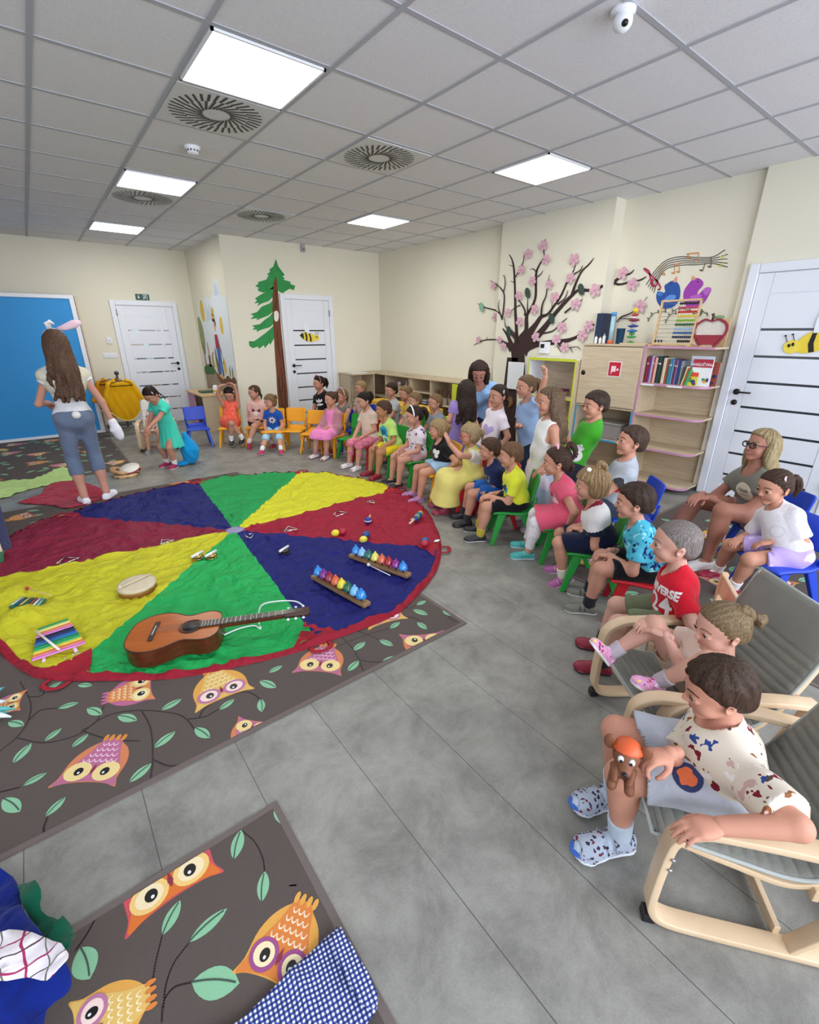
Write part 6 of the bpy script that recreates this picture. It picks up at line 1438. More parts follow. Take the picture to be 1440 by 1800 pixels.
# ================================================================== play parachute
PC = (0.97, 3.53)
out_px = [(345, 847), (440, 836), (532, 831), (620, 840), (703, 862), (742, 890), (765, 925), (776, 963), (768, 1005), (742, 1040), (700, 1082), (650, 1104), (600, 1122), (562, 1136), (430, 1172), (300, 1196), (200, 1200), (107, 1199), (60, 1194), (30, 1176), (0, 1150)]
ang_r = []
for p in out_px: q = fl(*p); ang_r.append((math.atan2(q.y-PC[1], q.x-PC[0]), math.hypot(q.x-PC[0], q.y-PC[1])))
for p in ((-60, 1090), (-80, 1030), (0, 958), (40, 932), (78, 914), (110, 909), (180, 885), (260, 864)): q = fl(*p); ang_r.append((math.atan2(q.y-PC[1], q.x-PC[0]), math.hypot(q.x-PC[0], q.y-PC[1])))
ang_r.sort(); AA = np.array([a for a, _ in ang_r]); RR = np.array([r for _, r in ang_r]); AA = np.concatenate([[AA[-1]-2*PI], AA, [AA[0]+2*PI]]); RR = np.concatenate([[RR[-1]], RR, [RR[0]]])
def prad(a): a = (a+PI) % (2*PI)-PI; return float(np.interp(a, AA, RR))
def pz(x, y):
    dx, dy = x-PC[0], y-PC[1]; r = math.hypot(dx, dy); a = math.atan2(dy, dx); e = r/prad(a)
    n1 = noise.noise(Vector((x*5, y*5, 0))); n2 = noise.noise(Vector((a*7, r*1.5, 5)))
    n3 = abs(noise.noise(Vector((x*9+n1*1.5, y*9, 3)))); n4 = noise.noise(Vector((x*24, y*24, 8)))
    z = .011+.020*max(0, n2)*min(1, r)+.030*max(0, .20-n3)*3+.0015*n4+.016*max(0, n1)
    def bump(bx, by, rx, hgt): return hgt*math.exp(-((x-bx)**2+(y-by)**2)/rx**2)
    z += bump(-.42, 3.35, .12, .05)+bump(-.36, 3.02, .10, .05)+bump(-.45, 2.75, .09, .035)+bump(2.1, 3.35, .16, .03)+bump(2.0, 4.6, .12, .03)+bump(1.35, 5.0, .1, .02)+bump(-.1, 4.5, .2, .02)
    return z
seams = [(345, 847), (532, 831), (703, 862), (771, 968), (562, 1136), (107, 1199), (-75, 1036), (108, 909)]
sa = [math.atan2(fl(*p).y-PC[1], fl(*p).x-PC[0]) for p in seams]
cols = ['1e964e', 'cccb2c', '961c34', '181d68', '22a554', 'c3c02a', '80203a', '1a1f64']
def silk(c):
    k = ('silk', c)
    if k in _mats: return _mats[k]
    m = bpy.data.materials.new('parachute_nylon'); m.use_nodes = True; _mats[k] = m; nt = m.node_tree; n = nt.nodes; L = nt.links; b = n['Principled BSDF']; b.inputs['Roughness'].default_value = .62; b.inputs['Base Color'].default_value = lin(c); b.inputs['Specular IOR Level'].default_value = .2
    tc = n.new('ShaderNodeTexCoord'); hs_ = []
    for sc, di in ((1.6, 2.0), (4.5, 2.0), (11, 1.5)):
        nz = n.new('ShaderNodeTexNoise'); nz.inputs['Scale'].default_value = sc; nz.inputs['Detail'].default_value = 3; nz.inputs['Distortion'].default_value = di; L.new(tc.outputs['Object'], nz.inputs['Vector'])
        a = n.new('ShaderNodeMath'); a.operation = 'SUBTRACT'; L.new(nz.outputs[0], a.inputs[0]); a.inputs[1].default_value = .5; q = n.new('ShaderNodeMath'); q.operation = 'ABSOLUTE'; L.new(a.outputs[0], q.inputs[0]); w = n.new('ShaderNodeMath'); w.operation = 'MULTIPLY'; L.new(q.outputs[0], w.inputs[0]); w.inputs[1].default_value = 5.0/sc**1.3; hs_.append(w)
    s1 = n.new('ShaderNodeMath'); s1.operation = 'ADD'; L.new(hs_[0].outputs[0], s1.inputs[0]); L.new(hs_[1].outputs[0], s1.inputs[1]); s2 = n.new('ShaderNodeMath'); s2.operation = 'ADD'; L.new(s1.outputs[0], s2.inputs[0]); L.new(hs_[2].outputs[0], s2.inputs[1])
    bp = n.new('ShaderNodeBump'); bp.inputs['Strength'].default_value = .7; bp.inputs['Distance'].default_value = .045; bp.invert = True; L.new(s2.outputs[0], bp.inputs['Height']); L.new(bp.outputs[0], b.inputs['Normal']); return m
par = empty('play_parachute', (PC[0], PC[1], 0), 0, 'huge round play parachute of red, yellow, green and blue panels spread on the floor', 'parachute')
def prt(name, pts, fs, m, parent):
    b = MB().mat(m); b.add(pts, fs, True); return b.build(name, parent, auto=False)
NR = 64
for i in range(8):
    a0, a1 = sa[i], sa[(i+1) % 8]
    while a1 > a0: a1 -= 2*PI
    n = max(10, int((a0-a1)/0.02)); pts = []; fs = []
    for j in range(n+1):
        a = a0+(a1-a0)*j/n; R0 = prad(a)-.035
        for k in range(NR+1):
            r = .065+(R0-.065)*k/NR; t = k/NR; w = .02*math.sin(t*PI)*math.sin(6*t+i) if j in (0, n) else 0
            x, y = PC[0]+r*math.cos(a), PC[1]+r*math.sin(a); pts.append((x-PC[0], y-PC[1], pz(x, y)))
    for j in range(n):
        for k in range(NR): v = j*(NR+1)+k; fs.append((v, v+1, v+NR+2, v+NR+1))
    o = prt('panel', pts, [f[::-1] for f in fs], silk(cols[i]), par); o['label'] = ['green', 'yellow', 'red', 'dark blue', 'green', 'yellow', 'dark red', 'navy blue'][i]+' panel'
pts = []; fs = []; n = 420
for j in range(n):
    a = 2*PI*j/n; R0 = prad(a)
    for q in range(5):
        r = R0-.036+.036*q/4; x, y = PC[0]+r*math.cos(a), PC[1]+r*math.sin(a); pts.append((x-PC[0], y-PC[1], (pz(x, y)+.002)*(1-.75*(q/4)**2)+.002))
for j in range(n):
    for q in range(4): v = j*5+q; w = ((j+1) % n)*5+q; fs.append((v, v+1, w+1, w))
o = prt('edge_band', pts, fs, silk('921c2e'), par); o['label'] = 'red edge band'
for i, a in enumerate(sa):   # red corner triangles and loops where panels meet the edge
    b = MB().mat(silk('9c1e2e')); R0 = prad(a); tri = []
    for t, rr in ((a-.075, R0-.03), (a+.075, R0-.03), (a, R0-.20)):
        x, y = PC[0]+rr*math.cos(t), PC[1]+rr*math.sin(t); tri.append((x-PC[0], y-PC[1], pz(x, y)+.0035))
    A_, B_, C_ = [Vector(t) for t in tri]; g_ = 7; vs = []; idx = {}
    for u in range(g_+1):
        for v in range(g_+1-u):
            p = A_*(1-(u+v)/g_)+B_*(u/g_)+C_*(v/g_); idx[(u, v)] = len(vs); vs.append((p.x, p.y, pz(p.x+PC[0], p.y+PC[1])+.0035))
    f_ = []
    for u in range(g_):
        for v in range(g_-u):
            f_.append((idx[(u, v)], idx[(u+1, v)], idx[(u, v+1)]))
            if u+v < g_-1: f_.append((idx[(u+1, v)], idx[(u+1, v+1)], idx[(u, v+1)]))
    b.add(vs, f_, True); b.build('corner_patch', par, auto=False)
    b = MB().mat(silk('9c1e2e')); c = (PC[0]+(R0)*math.cos(a), PC[1]+R0*math.sin(a)); d = Vector((math.cos(a), math.sin(a), 0)); q = Vector((-d.y, d.x, 0))
    lp = [Vector((c[0]-PC[0], c[1]-PC[1], .012))+q*.05, Vector((c[0]-PC[0], c[1]-PC[1], .016))+d*.045+q*.045, Vector((c[0]-PC[0], c[1]-PC[1], .014))+d*.06-q*.0, Vector((c[0]-PC[0], c[1]-PC[1], .016))+d*.045-q*.045, Vector((c[0]-PC[0], c[1]-PC[1], .012))-q*.05]
    b.tube(bez(lp, 20), .011, 8, squash=(.3, 1)); b.build('handle_loop', par)
b = MB().mat(mat('8f8ab4', .6)); b.lathe([(.075, -.002), (.075, .0), (.05, .004), (0, .005)], 24, (0, 0, pz(*PC)+.004)); b.build('centre_disc', par)
def on(px, py, dz=0.0):
    p = fl(px, py, .02); return Vector((p.x, p.y, pz(p.x, p.y)+dz+.002))
# ================================================================== instruments on the parachute
# guitar
G = empty('guitar', (0, 0, 0), 0, 'orange-brown acoustic guitar lying on the green parachute panel', 'guitar')
pb = fl(226, 1120, .10); ph = fl(543, 1086, .08); ax = (ph-pb); gl = .93; ax.z = 0; ax.normalize(); G.location = (pb.x, pb.y, .022); G.rotation_euler = (0, -.02, math.atan2(ax.y, ax.x)); GS = (ph-pb).length/.94; G.scale = (GS,)*3
half = [(0, 0), (.005, .07), (.03, .125), (.09, .165), (.16, .172), (.22, .15), (.265, .122), (.30, .113), (.34, .122), (.39, .132), (.43, .122), (.46, .09), (.468, .04), (.47, 0)]
oh = [(v.x, v.y) for v in bez([(p[0], p[1], 0) for p in half], 60)]; outl = oh+[(p[0], -p[1]) for p in oh[::-1][1:-1]]
TOPW = wood('b5652a', 'a65722', .22, (3, 30, 3)); SIDEW = wood('5e2c18', '4a2112', .25, (3, 3, 30)); FB = mat('33221c', .4)
b = MB().mat(SIDEW); n_ = len(outl); b.add([(p[0], p[1], 0) for p in outl]+[(p[0], p[1], .095) for p in outl], [(i, (i+1) % n_, n_+(i+1) % n_, n_+i) for i in range(n_)], True); b.add([(p[0], p[1], 0) for p in outl], tri_poly(outl)); b.build('side', G)
b = MB().mat(TOPW); b.add([(p[0], p[1], .0955) for p in outl], tri_poly(outl)); b.build('top', G, auto=False)
MB().mat(FB).tube([(p[0], p[1], .0955) for p in outl], .0028, 6, closed=True).build('binding', G)
MB().mat(BLACK).lathe([(.045, 0), (.045, .0008), (0, .0008)], 30, (.315, 0, .0958)).build('sound_hole', G)
b = MB().mat(mat('2d211c', .4))
for rr in (.050, .056, .062): b.tube([(.315+rr*math.cos(a), rr*math.sin(a), .0962) for a in np.linspace(0, 2*PI, 40, endpoint=False)], .0017, 5, closed=True)
b.build('rosette', G)
quick('bridge', G, FB, ((.118, -.085, .096), (.142, .085, .104)), bevel=.003); quick('saddle', G, WHITE, ((.129, -.04, .104), (.132, .04, .107)), bevel=0)
b = MB().mat(SIDEW); b.add([(.40, -.028, .075), (.40, .028, .075), (.80, .024, .078), (.80, -.024, .078), (.40, -.028, .097), (.40, .028, .097), (.80, .024, .099), (.80, -.024, .099)], [(0, 1, 2, 3), (7, 6, 5, 4), (0, 4, 5, 1), (1, 5, 6, 2), (2, 6, 7, 3), (3, 7, 4, 0)]); b.prism([(.38, .03), (.47, .03), (.47, -.03), (.38, -.03)], .03, .09); b.build('neck', G, .002)
b = MB().mat(FB); b.add([(.36, -.030, .097), (.36, .030, .097), (.80, .024, .099), (.80, -.024, .099), (.36, -.030, .103), (.36, .030, .103), (.80, .024, .105), (.80, -.024, .105)], [(0, 1, 2, 3), (7, 6, 5, 4), (0, 4, 5, 1), (1, 5, 6, 2), (2, 6, 7, 3), (3, 7, 4, 0)]); b.build('fretboard', G)
b = MB().mat(metal('c9c9c0'));
for k in range(18): x = .80-.44*(1-.944**k)/(1-.944**18); b.box((x-.001, -.027, .103), (x+.001, .027, .1062))
b.build('frets', G)
b = MB().mat(WHITE)
for x in (.50, .575, .64, .70): b.ball((x, 0, .1045), (.003, .003, .001), 8, 5)
b.build('fret_marker', G)
b = MB().mat(mat('3a2018', .4)); b.prism([(.80, .024), (.815, .034), (.94, .038), (.95, .03), (.95, -.03), (.94, -.038), (.815, -.034), (.80, -.024)], .082, .098); b.build('headstock', G, .003)
for k in range(6):
    x = .83+.042*(k % 3); sd = 1 if k < 3 else -1; b = MB().mat(metal()); b.cyl((x, sd*.036, .09), (x, sd*.052, .09), .003, 8); b.mat(WHITE); b.ball((x, sd*.058, .09), (.009, .006, .007), 10, 6); b.build('tuning_peg', G)
for k in range(6): y = -.018+.0072*k; MB().mat(metal('d8d4c8')).tube([(.131, y*1.4, .1075), (.80, y, .1075), (.83+.042*(k % 3), y*.8, .1)], .0006, 4).build('string', G)
# white cord
o = MB().mat(WHITE).tube(bez([on(*p, .006) for p in [(320, 1145), (340, 1140), (385, 1120), (420, 1105), (446, 1100), (458, 1105), (455, 1092)]]+[on(462, 1082, .05), on(490, 1076, .075), on(520, 1074, .07), on(535, 1078, .055)], 70), .004, 8).build('white_cord'); tag(o, 'white cord running across the guitar neck and green panel', 'cord')
# frame drum + beater
c = on(243, 1036); r = empty('frame_drum', c, 0, 'round frame drum with a cream skin on the yellow panel', 'drum')
r.rotation_euler = (.03, -.02, 0)
MB().mat(wood('9c6638', '84532c', .4)).lathe([(.10, 0), (.105, .0), (.105, .05), (.10, .05), (.10, 0)], 40).build('frame', r); MB().mat(mat('cfc3a8', .6, var=.12, scale=25)).lathe([(.106, .035), (.106, .052), (.09, .054), (0, .054)], 40).build('skin', r)
b = MB().mat(mat('c9a24a', .4, metal=.5))
for k in range(16): a = 2*PI*k/16; b.ball((.107*math.cos(a), .107*math.sin(a), .036), .004, 8, 5)
b.build('tack', r)
o = MB().mat(mat('d8c8a8', .5)).tube([c+Vector((-.09, -.02, .062)), c+Vector((.09, .05, .064))], .005, 8); o.ball(c+Vector((-.09, -.02, .064)), .011); o = o.build('drum_beater'); tag(o, 'pale stick beater lying across the drum skin', 'beater')
# big glockenspiel
pA, pB, pC_, pD = [fl(*p, .03) for p in ((57, 1166), (152, 1134), (120, 1090), (68, 1108))]
r = empty('glockenspiel', (0, 0, 0), 0, 'large rainbow-coloured glockenspiel at the edge of the yellow panel', 'glockenspiel')
bc = ['e88ad8', 'ee8a5a', 'f0e04a', '35b86a', '1c8f5f', '2a78c8', '27407a', '1b1f3a', 'e88ad8', 'ef8f63', 'f3ee8a', '3aa55a']
for k, c in enumerate(bc):
    t = (k+.5)/12; a = pA.lerp(pD, t); d = pB.lerp(pC_, t); u = (d-a).normalized(); w = (pD-pA).normalized(); b = MB().mat(mat(c, .25, metal=.2)); hw = .011
    q = [a+w*hw, a-w*hw, d-w*hw, d+w*hw]; b.add([v+Vector((0, 0, .008)) for v in q]+[v+Vector((0, 0, .014)) for v in q], [(3, 2, 1, 0), (4, 5, 6, 7), (0, 1, 5, 4), (1, 2, 6, 5), (2, 3, 7, 6), (3, 0, 4, 7)]); o = b.build('note_bar', r, .0015)
for t in (.2, .8):
    b = MB().mat(mat('e6c9e0', .5)); p0 = pA.lerp(pB, t)-(pD-pA)*.06; p1 = pD.lerp(pC_, t)+(pD-pA)*.03; b.tube([p0+Vector((0, 0, -.008)), p1+Vector((0, 0, -.008))], .008, 8); b.build('rail', r)
MB().mat(metal()).tube([pA.lerp(pB, .25)+Vector((.01, -.03, -.012)), pA.lerp(pB, .85)+Vector((.01, -.03, -.012))], .004, 6).build('rod', r)
o = MB().mat(mat('e9e2d8', .5)).tube([fl(64, 1110, .055), fl(104, 1142, .055)], .006, 8).build('beater_stick'); tag(o, 'white stick lying across the large glockenspiel', 'beater')
r = empty('glockenspiel', (0, 0, 0), 0, 'small dark green glockenspiel with wavy bars at the left of the yellow panel', 'glockenspiel')
qa, qb, qc, qd = [fl(*p, .04) for p in ((14, 1067), (68, 1068), (82, 1052), (40, 1049))]
b = MB().mat(mat('2f6d52', .5)); b.add([v+Vector((0, 0, -.012)) for v in (qa, qb, qc, qd)]+[v+Vector((0, 0, .0)) for v in (qa, qb, qc, qd)], [(3, 2, 1, 0), (4, 5, 6, 7), (0, 1, 5, 4), (1, 2, 6, 5), (2, 3, 7, 6), (3, 0, 4, 7)]); b.build('base', r, .003)
for k in range(7): t = (k+.5)/7; MB().mat(mat(('b9d9cc', '2b5f78', 'd9c070', '1f6a5a', 'b04a4a', 'cfe0d8', '8ab8a8')[k], .3, metal=.3)).tube([qa.lerp(qb, t).lerp(qd.lerp(qc, t), .12)+Vector((0, 0, .006)), qa.lerp(qb, t).lerp(qd.lerp(qc, t), .88)+Vector((0, 0, .006))], .008, 8, squash=(.4, 1)).build('note_bar', r)
o = MB().mat(WD).tube([on(52, 1046, .02), on(92, 1052, .015)], .003, 6); o.mat(mat('a8322e', .4)).ball(on(52, 1046, .02), .012); o = o.build('beater'); tag(o, 'beater with a red ball head behind the small green glockenspiel', 'beater')
# triangles
def triangle(px, py, sz, rz, lb, beater=True):
    c = on(px, py, .004); r = empty('triangle', c, rz, lb, 'triangle', 'steel triangles scattered on the parachute')
    P_ = [Vector((sz*math.cos(a), sz*math.sin(a), 0)) for a in (PI/2, PI/2+2*PI/3, PI/2+4*PI/3)]; pa = [P_[0]+(P_[1]-P_[0])*.06, P_[0].lerp(P_[1], .5), P_[1]+(P_[0]-P_[1])*.06, P_[1]+(P_[2]-P_[1])*.06, P_[1].lerp(P_[2], .5), P_[2]+(P_[1]-P_[2])*.06, P_[2]+(P_[0]-P_[2])*.06, P_[2].lerp(P_[0], .5), P_[0]+(P_[2]-P_[0])*.14]
    MB().mat(metal('d8dadc', .2)).tube(pa, .0042, 8).build('steel_rod', r)
    if beater: o = MB().mat(metal('c9ccd0', .25)).tube([Vector((-sz*.9, -sz*.1, .007)), Vector((sz*.3, sz*.75, .007))], .0035, 8); o.mat(WD).tube([Vector((-sz*.9, -sz*.1, .007)), Vector((-sz*.6, sz*.1, .007))], .0055, 8); o.build('striker', r)
triangle(118, 984, .075, .4, 'steel triangle on the dark red panel, leftmost of them'); triangle(292, 953, .062, 2.4, 'steel triangle on the dark red panel nearer the parachute centre')
triangle(438, 941, .055, .9, 'steel triangle touching the grey centre disc'); triangle(510, 933, .065, 1.9, 'steel triangle with a crossed striker at the narrow end of the red panel'); triangle(597, 904, .075, .1, 'steel triangle in the middle of the red panel'); triangle(653, 887, .05, 1.2, 'small steel triangle near the yellow and red seam')
def disc_pair(px, py, lb, cat_, col, handle):
    c = on(px, py, .01); r = empty(cat_, c, .5, lb, 'cymbals' if 'cymb' in cat_ else 'castanet')
    for z in (0, .018): MB().mat(col).lathe([(.012, z+.010), (.03, z+.002), (.04, z), (.03, z+.004), (.012, z+.013), (0, z+.013)], 24).build('disc', r)
    MB().mat(handle).tube([(-.05, 0, .03), (.05, 0, .03)], .009, 8).build('handle', r)
BRS = mat('c9b070', .25, metal=.9)
disc_pair(348, 982, 'brass finger cymbals with a pale handle on the yellow panel', 'finger_cymbals', BRS, WHITE); disc_pair(372, 980, 'brass finger cymbals beside the pair on the yellow panel', 'finger_cymbals', BRS, WHITE); disc_pair(500, 972, 'dark castanet with a white grip on the blue panel', 'castanet', mat('2a2422', .4), WHITE)
# bell bars
def bell_bar(a, c, cs, lb):
    A_ = on(*a); B_ = on(*c); d = (B_-A_); L_ = d.length; r = empty('bell_bar', A_+Vector((0, 0, .004)), math.atan2(d.y, d.x), lb, 'bells', 'wooden bars of desk bells on the blue panel')
    quick('base', r, wood('a8845f', '93704d'), ((-.02, -.026, 0), (L_+.02, .026, .022)), bevel=.002)
    for k, cc in enumerate(cs):
        x = L_*(k+.5)/len(cs); be = MB().mat(mat(cc, .18, var=0, coat=.5)).lathe([(.030, .045), (.032, .047), (.030, .054), (.022, .078), (.012, .088), (.006, .092), (0, .092)], 20, (x, 0.0, 0)).build('bell', r)
        MB().mat(DARK).cyl((x, 0, .02), (x, 0, .05), .006, 10).build('stem', be); MB().mat(mat(cc, .3)).lathe([(.005, .09), (.009, .095), (.005, .102), (0, .102)], 10, (x, 0, 0)).build('button', be)
bell_bar((556, 1020), (642, 1068), ['2f8fe0', '7a2a8c', '9a1f3c', 'd8643a', 'e8dc3a', '14664e', '7ac0ee', '2f8fe0'], 'bar of eight coloured desk bells nearer the camera')
bell_bar((621, 982), (715, 1016), ['2f8fe0', '8cc4ee', '1d6a5a', 'e2e06a', 'dc6a4a', 'a81f34', '8a2a8c', '2f8fe0'], 'bar of eight coloured desk bells farther back on the blue panel')
b = MB().mat(WHITE); b.tube([on(648, 997, .012), on(686, 1013, .008)], .0035, 8); b.ball(on(648, 997, .014), .012); o = b.build('beater'); tag(o, 'thin white beater between the two bars of bells', 'beater')
# shakers and maracas
c = on(647, 920, .03); r = empty('maraca', c, 0, 'short maraca with a blue and white ball on the red panel', 'maraca'); b = MB().mat(mat('27348c', .3)); b.ball((0, 0, 0), .030); b.build('ball', r); MB().mat(WHITE).lathe([(.0305, -.004), (.0315, 0), (.0305, .004)], 24).build('ring', r); MB().mat(WD).tube([(.02, .02, 0), (.075, .075, .004)], .0085, 10).build('handle', r)
for k, (px, py, lb) in enumerate(((738, 910, 'maraca with a yellow, green and blue head near the red edge'), (733, 916, 'maraca with a blue and green head lying beside the yellow-topped one'))):
    c = on(px, py, .028); r = empty('maraca', c, 0, lb, 'maraca')
    for j, cc in enumerate((('e6dc4a', '3f9a5a', '2a6fb0', '1f5a8c'), ('3a9a5a', '2a6fb0', 'd8d040', '1f4f8c'))[k]):
        b = MB().mat(mat(cc, .35)); b.ball((.012-.012*j, .010-.010*j, 0), (.024, .024, .026), 14, 8); b.build('head_band', r)
    MB().mat(mat('e0c8a8', .5)).tube([(-.02, -.015, 0), (-.12, -.03-.02*k, -.012)], .008, 10).build('handle', r)
for px, py, cc, lb in ((590, 943, 'e6d63a', 'yellow egg shaker on the seam of red and blue'), (603, 941, 'a81f34', 'dark red egg shaker beside the yellow one'), (639, 952, 'e2dc4a', 'yellow and black egg shaker'), (644, 945, '2a4f8c', 'blue egg shaker behind the yellow and black one'), (747, 955, '2f5f9c', 'blue egg shaker near the right corner'), (747, 963, 'b3293c', 'red egg shaker in front of the blue one near the right corner')):
    o = MB().mat(mat(cc, .35)).ball((0, 0, 0), (.034, .027, .027), 20, 12).build('egg_shaker', loc=on(px, py, .024)); tag(o, lb, 'shaker', 'egg shakers on the parachute')
o = MB().mat(WHITE).ball((0, 0, 0), (.035, .02, .006), 4, 4).build('paper_tag', loc=on(768, 955, .01)); tag(o, 'small white diamond tag at the parachute edge', 'tag')
# tambourines
for k, (px, py, z, tl, lb) in enumerate(((222, 834, .012, 0, 'pale wooden tambourine lying flat on the floor'), (214, 828, .05, .25, 'tambourine resting tilted on the pale one'), (229, 825, .06, -.3, 'red-rimmed tambourine on top of the stack'))):
    p = fl(px, py, z); r = empty('tambourine', p, k*1.1, lb, 'tambourine', 'tambourines stacked on the floor'); r.rotation_euler = (tl, tl*.4, k*1.1); R_ = .115-.01*k
    MB().mat((wood('d8b88c', 'c6a070'), wood('caa27a', 'b8906a'), mat('8c2a3c', .4))[k]).lathe([(R_, -.02), (R_+.008, -.02), (R_+.008, .02), (R_, .02), (R_, -.02)], 36).build('frame', r)
    if k == 2: MB().mat(mat('e8e4da', .6)).lathe([(R_+.006, .019), (R_+.006, .022), (0, .022)], 36).build('skin', r)
    for j in range(8): a = 2*PI*j/8; MB().mat(metal('b89a5a', .3)).lathe([(.0, -.004), (.018, -.003), (.018, .003), (0, .004)], 14, ((R_+.004)*math.cos(a), (R_+.004)*math.sin(a), 0)).build('jingle', r)
# ---- loose cloths -----------------------------------------------------------
def sheet(name, outline, z0, amp, m, lb, cat_='cloth', n=26, seed=0, thick=.003, zfn=None, freq=9):
    """irregular piece of fabric lying in folds; outline in room coordinates"""
    bm = bmesh.new(); vs = [bm.verts.new((p[0], p[1], 0)) for p in outline]
    for t in tri_poly(outline): bm.faces.new([vs[i] for i in t])
    for _ in range(7):
        es = [e for e in bm.edges if e.calc_length() > .03]
        if not es or len(bm.verts) > 9000: break
        bmesh.ops.subdivide_edges(bm, edges=es, cuts=1); bmesh.ops.triangulate(bm, faces=[f for f in bm.faces if len(f.verts) > 3])
    for v in bm.verts:
        x, y = v.co.x, v.co.y; z = z0+amp*(max(0, .25-abs(noise.noise(Vector((x*freq, y*freq, seed)))))*2.4+.25*noise.noise(Vector((x*25, y*25, seed+3))))
        if zfn: z += zfn(x, y)
        v.co.z = max(z0*.5+.001, z)
    me = bpy.data.meshes.new(name); bm.to_mesh(me); bm.free(); me.materials.append(m); me.polygons.foreach_set('use_smooth', [True]*len(me.polygons))
    o = bpy.data.objects.new(name, me); COL.objects.link(o); sm = o.modifiers.new('thickness', 'SOLIDIFY'); sm.thickness = thick; sm.offset = 1
    if lb: tag(o, lb, cat_)
    return o
F2 = lambda pts, z=0: [tuple(fl(v.x, v.y, z)[:2]) for v in bez([(p[0], p[1], 0) for p in pts]+[(pts[0][0], pts[0][1], 0)], 3*(len(pts)))[:-1]]
sheet('scarf', F2([(-80, 880), (0, 848), (60, 843), (112, 822), (128, 840), (120, 848), (75, 856), (30, 868), (5, 877)]), .009, .02, cloth('b4d480'), 'long lime green scarf on the floor behind the woman', 'scarf', seed=1)
sheet('scarf', F2([(30, 886), (72, 871), (80, 858), (110, 847), (150, 850), (180, 862), (190, 872), (165, 884), (118, 896), (90, 890)]), .012, .014, cloth('9c1030'), 'crumpled dark red scarf around the feet of the standing woman', 'scarf', seed=2)
def gingham(c1, c2, sc, ang=0.0):
    m = bpy.data.materials.new('checked_cloth'); m.use_nodes = True; nt = m.node_tree; n = nt.nodes; L = nt.links; b = n['Principled BSDF']; b.inputs['Roughness'].default_value = .9
    tc = n.new('ShaderNodeTexCoord'); mp = n.new('ShaderNodeMapping'); mp.inputs['Rotation'].default_value = (0, 0, ang); mp.inputs['Scale'].default_value = (sc,)*3; L.new(tc.outputs['Object'], mp.inputs[0]); sp = n.new('ShaderNodeSeparateXYZ'); L.new(mp.outputs[0], sp.inputs[0]); a = []
    for k in (0, 1):
        f = n.new('ShaderNodeMath'); f.operation = 'FRACT'; L.new(sp.outputs[k], f.inputs[0]); g = n.new('ShaderNodeMath'); g.operation = 'LESS_THAN'; L.new(f.outputs[0], g.inputs[0]); g.inputs[1].default_value = .5; a.append(g)
    ad = n.new('ShaderNodeMath'); ad.operation = 'ADD'; L.new(a[0].outputs[0], ad.inputs[0]); L.new(a[1].outputs[0], ad.inputs[1]); dv = n.new('ShaderNodeMath'); dv.operation = 'MULTIPLY'; L.new(ad.outputs[0], dv.inputs[0]); dv.inputs[1].default_value = .5
    cr = n.new('ShaderNodeValToRGB'); cr.color_ramp.interpolation = 'CONSTANT'; e = cr.color_ramp.elements; e[0].color = lin(c1); e[1].position = .3; e[1].color = lin(c2[0]); q = e.new(.8); q.color = lin(c2[1]); L.new(dv.outputs[0], cr.inputs[0]); L.new(cr.outputs[0], b.inputs['Base Color']); return m
sheet('checked_cloth', F2([(592, 1625), (662, 1748), (640, 1800), (600, 1860), (330, 1860), (418, 1792), (500, 1712), (560, 1655)], .03), .020, .02, gingham('e8ecf6', ('41549a', '13215a'), 95, .15), 'folded navy and white gingham cloth on the rug nearest the camera', 'cloth', seed=5, freq=6)
sheet('checked_cloth', F2([(600, 1632), (664, 1748), (640, 1772), (582, 1660)], .034), .042, .004, gingham('e8ecf6', ('41549a', '13215a'), 95, .15), 'folded-over strip of the gingham cloth, lying on top of it', 'cloth', seed=9)
def lump(x, y): return .10*math.exp(-((x+.38)**2+(y-1.05)**2)/.16**2)
sheet('blue_garment', F2([(-60, 1530), (20, 1535), (40, 1600), (75, 1655), (100, 1690), (130, 1720), (128, 1750), (90, 1790), (70, 1850), (-60, 1880)], .05), .03, .06, cloth('0b2378'), 'crumpled royal blue garment at the near left', 'clothes', seed=11, zfn=lump, freq=5)
sheet('green_garment', F2([(32, 1560), (60, 1557), (78, 1578), (74, 1605), (110, 1622), (134, 1643), (134, 1672), (120, 1688), (80, 1660), (50, 1610)], .04), .03, .07, cloth('0d5a42'), 'crumpled dark green garment beside the royal blue one', 'clothes', seed=13, zfn=lambda x, y: .02, freq=8)
PL = bpy.data.materials.new('plaid'); PL.use_nodes = True
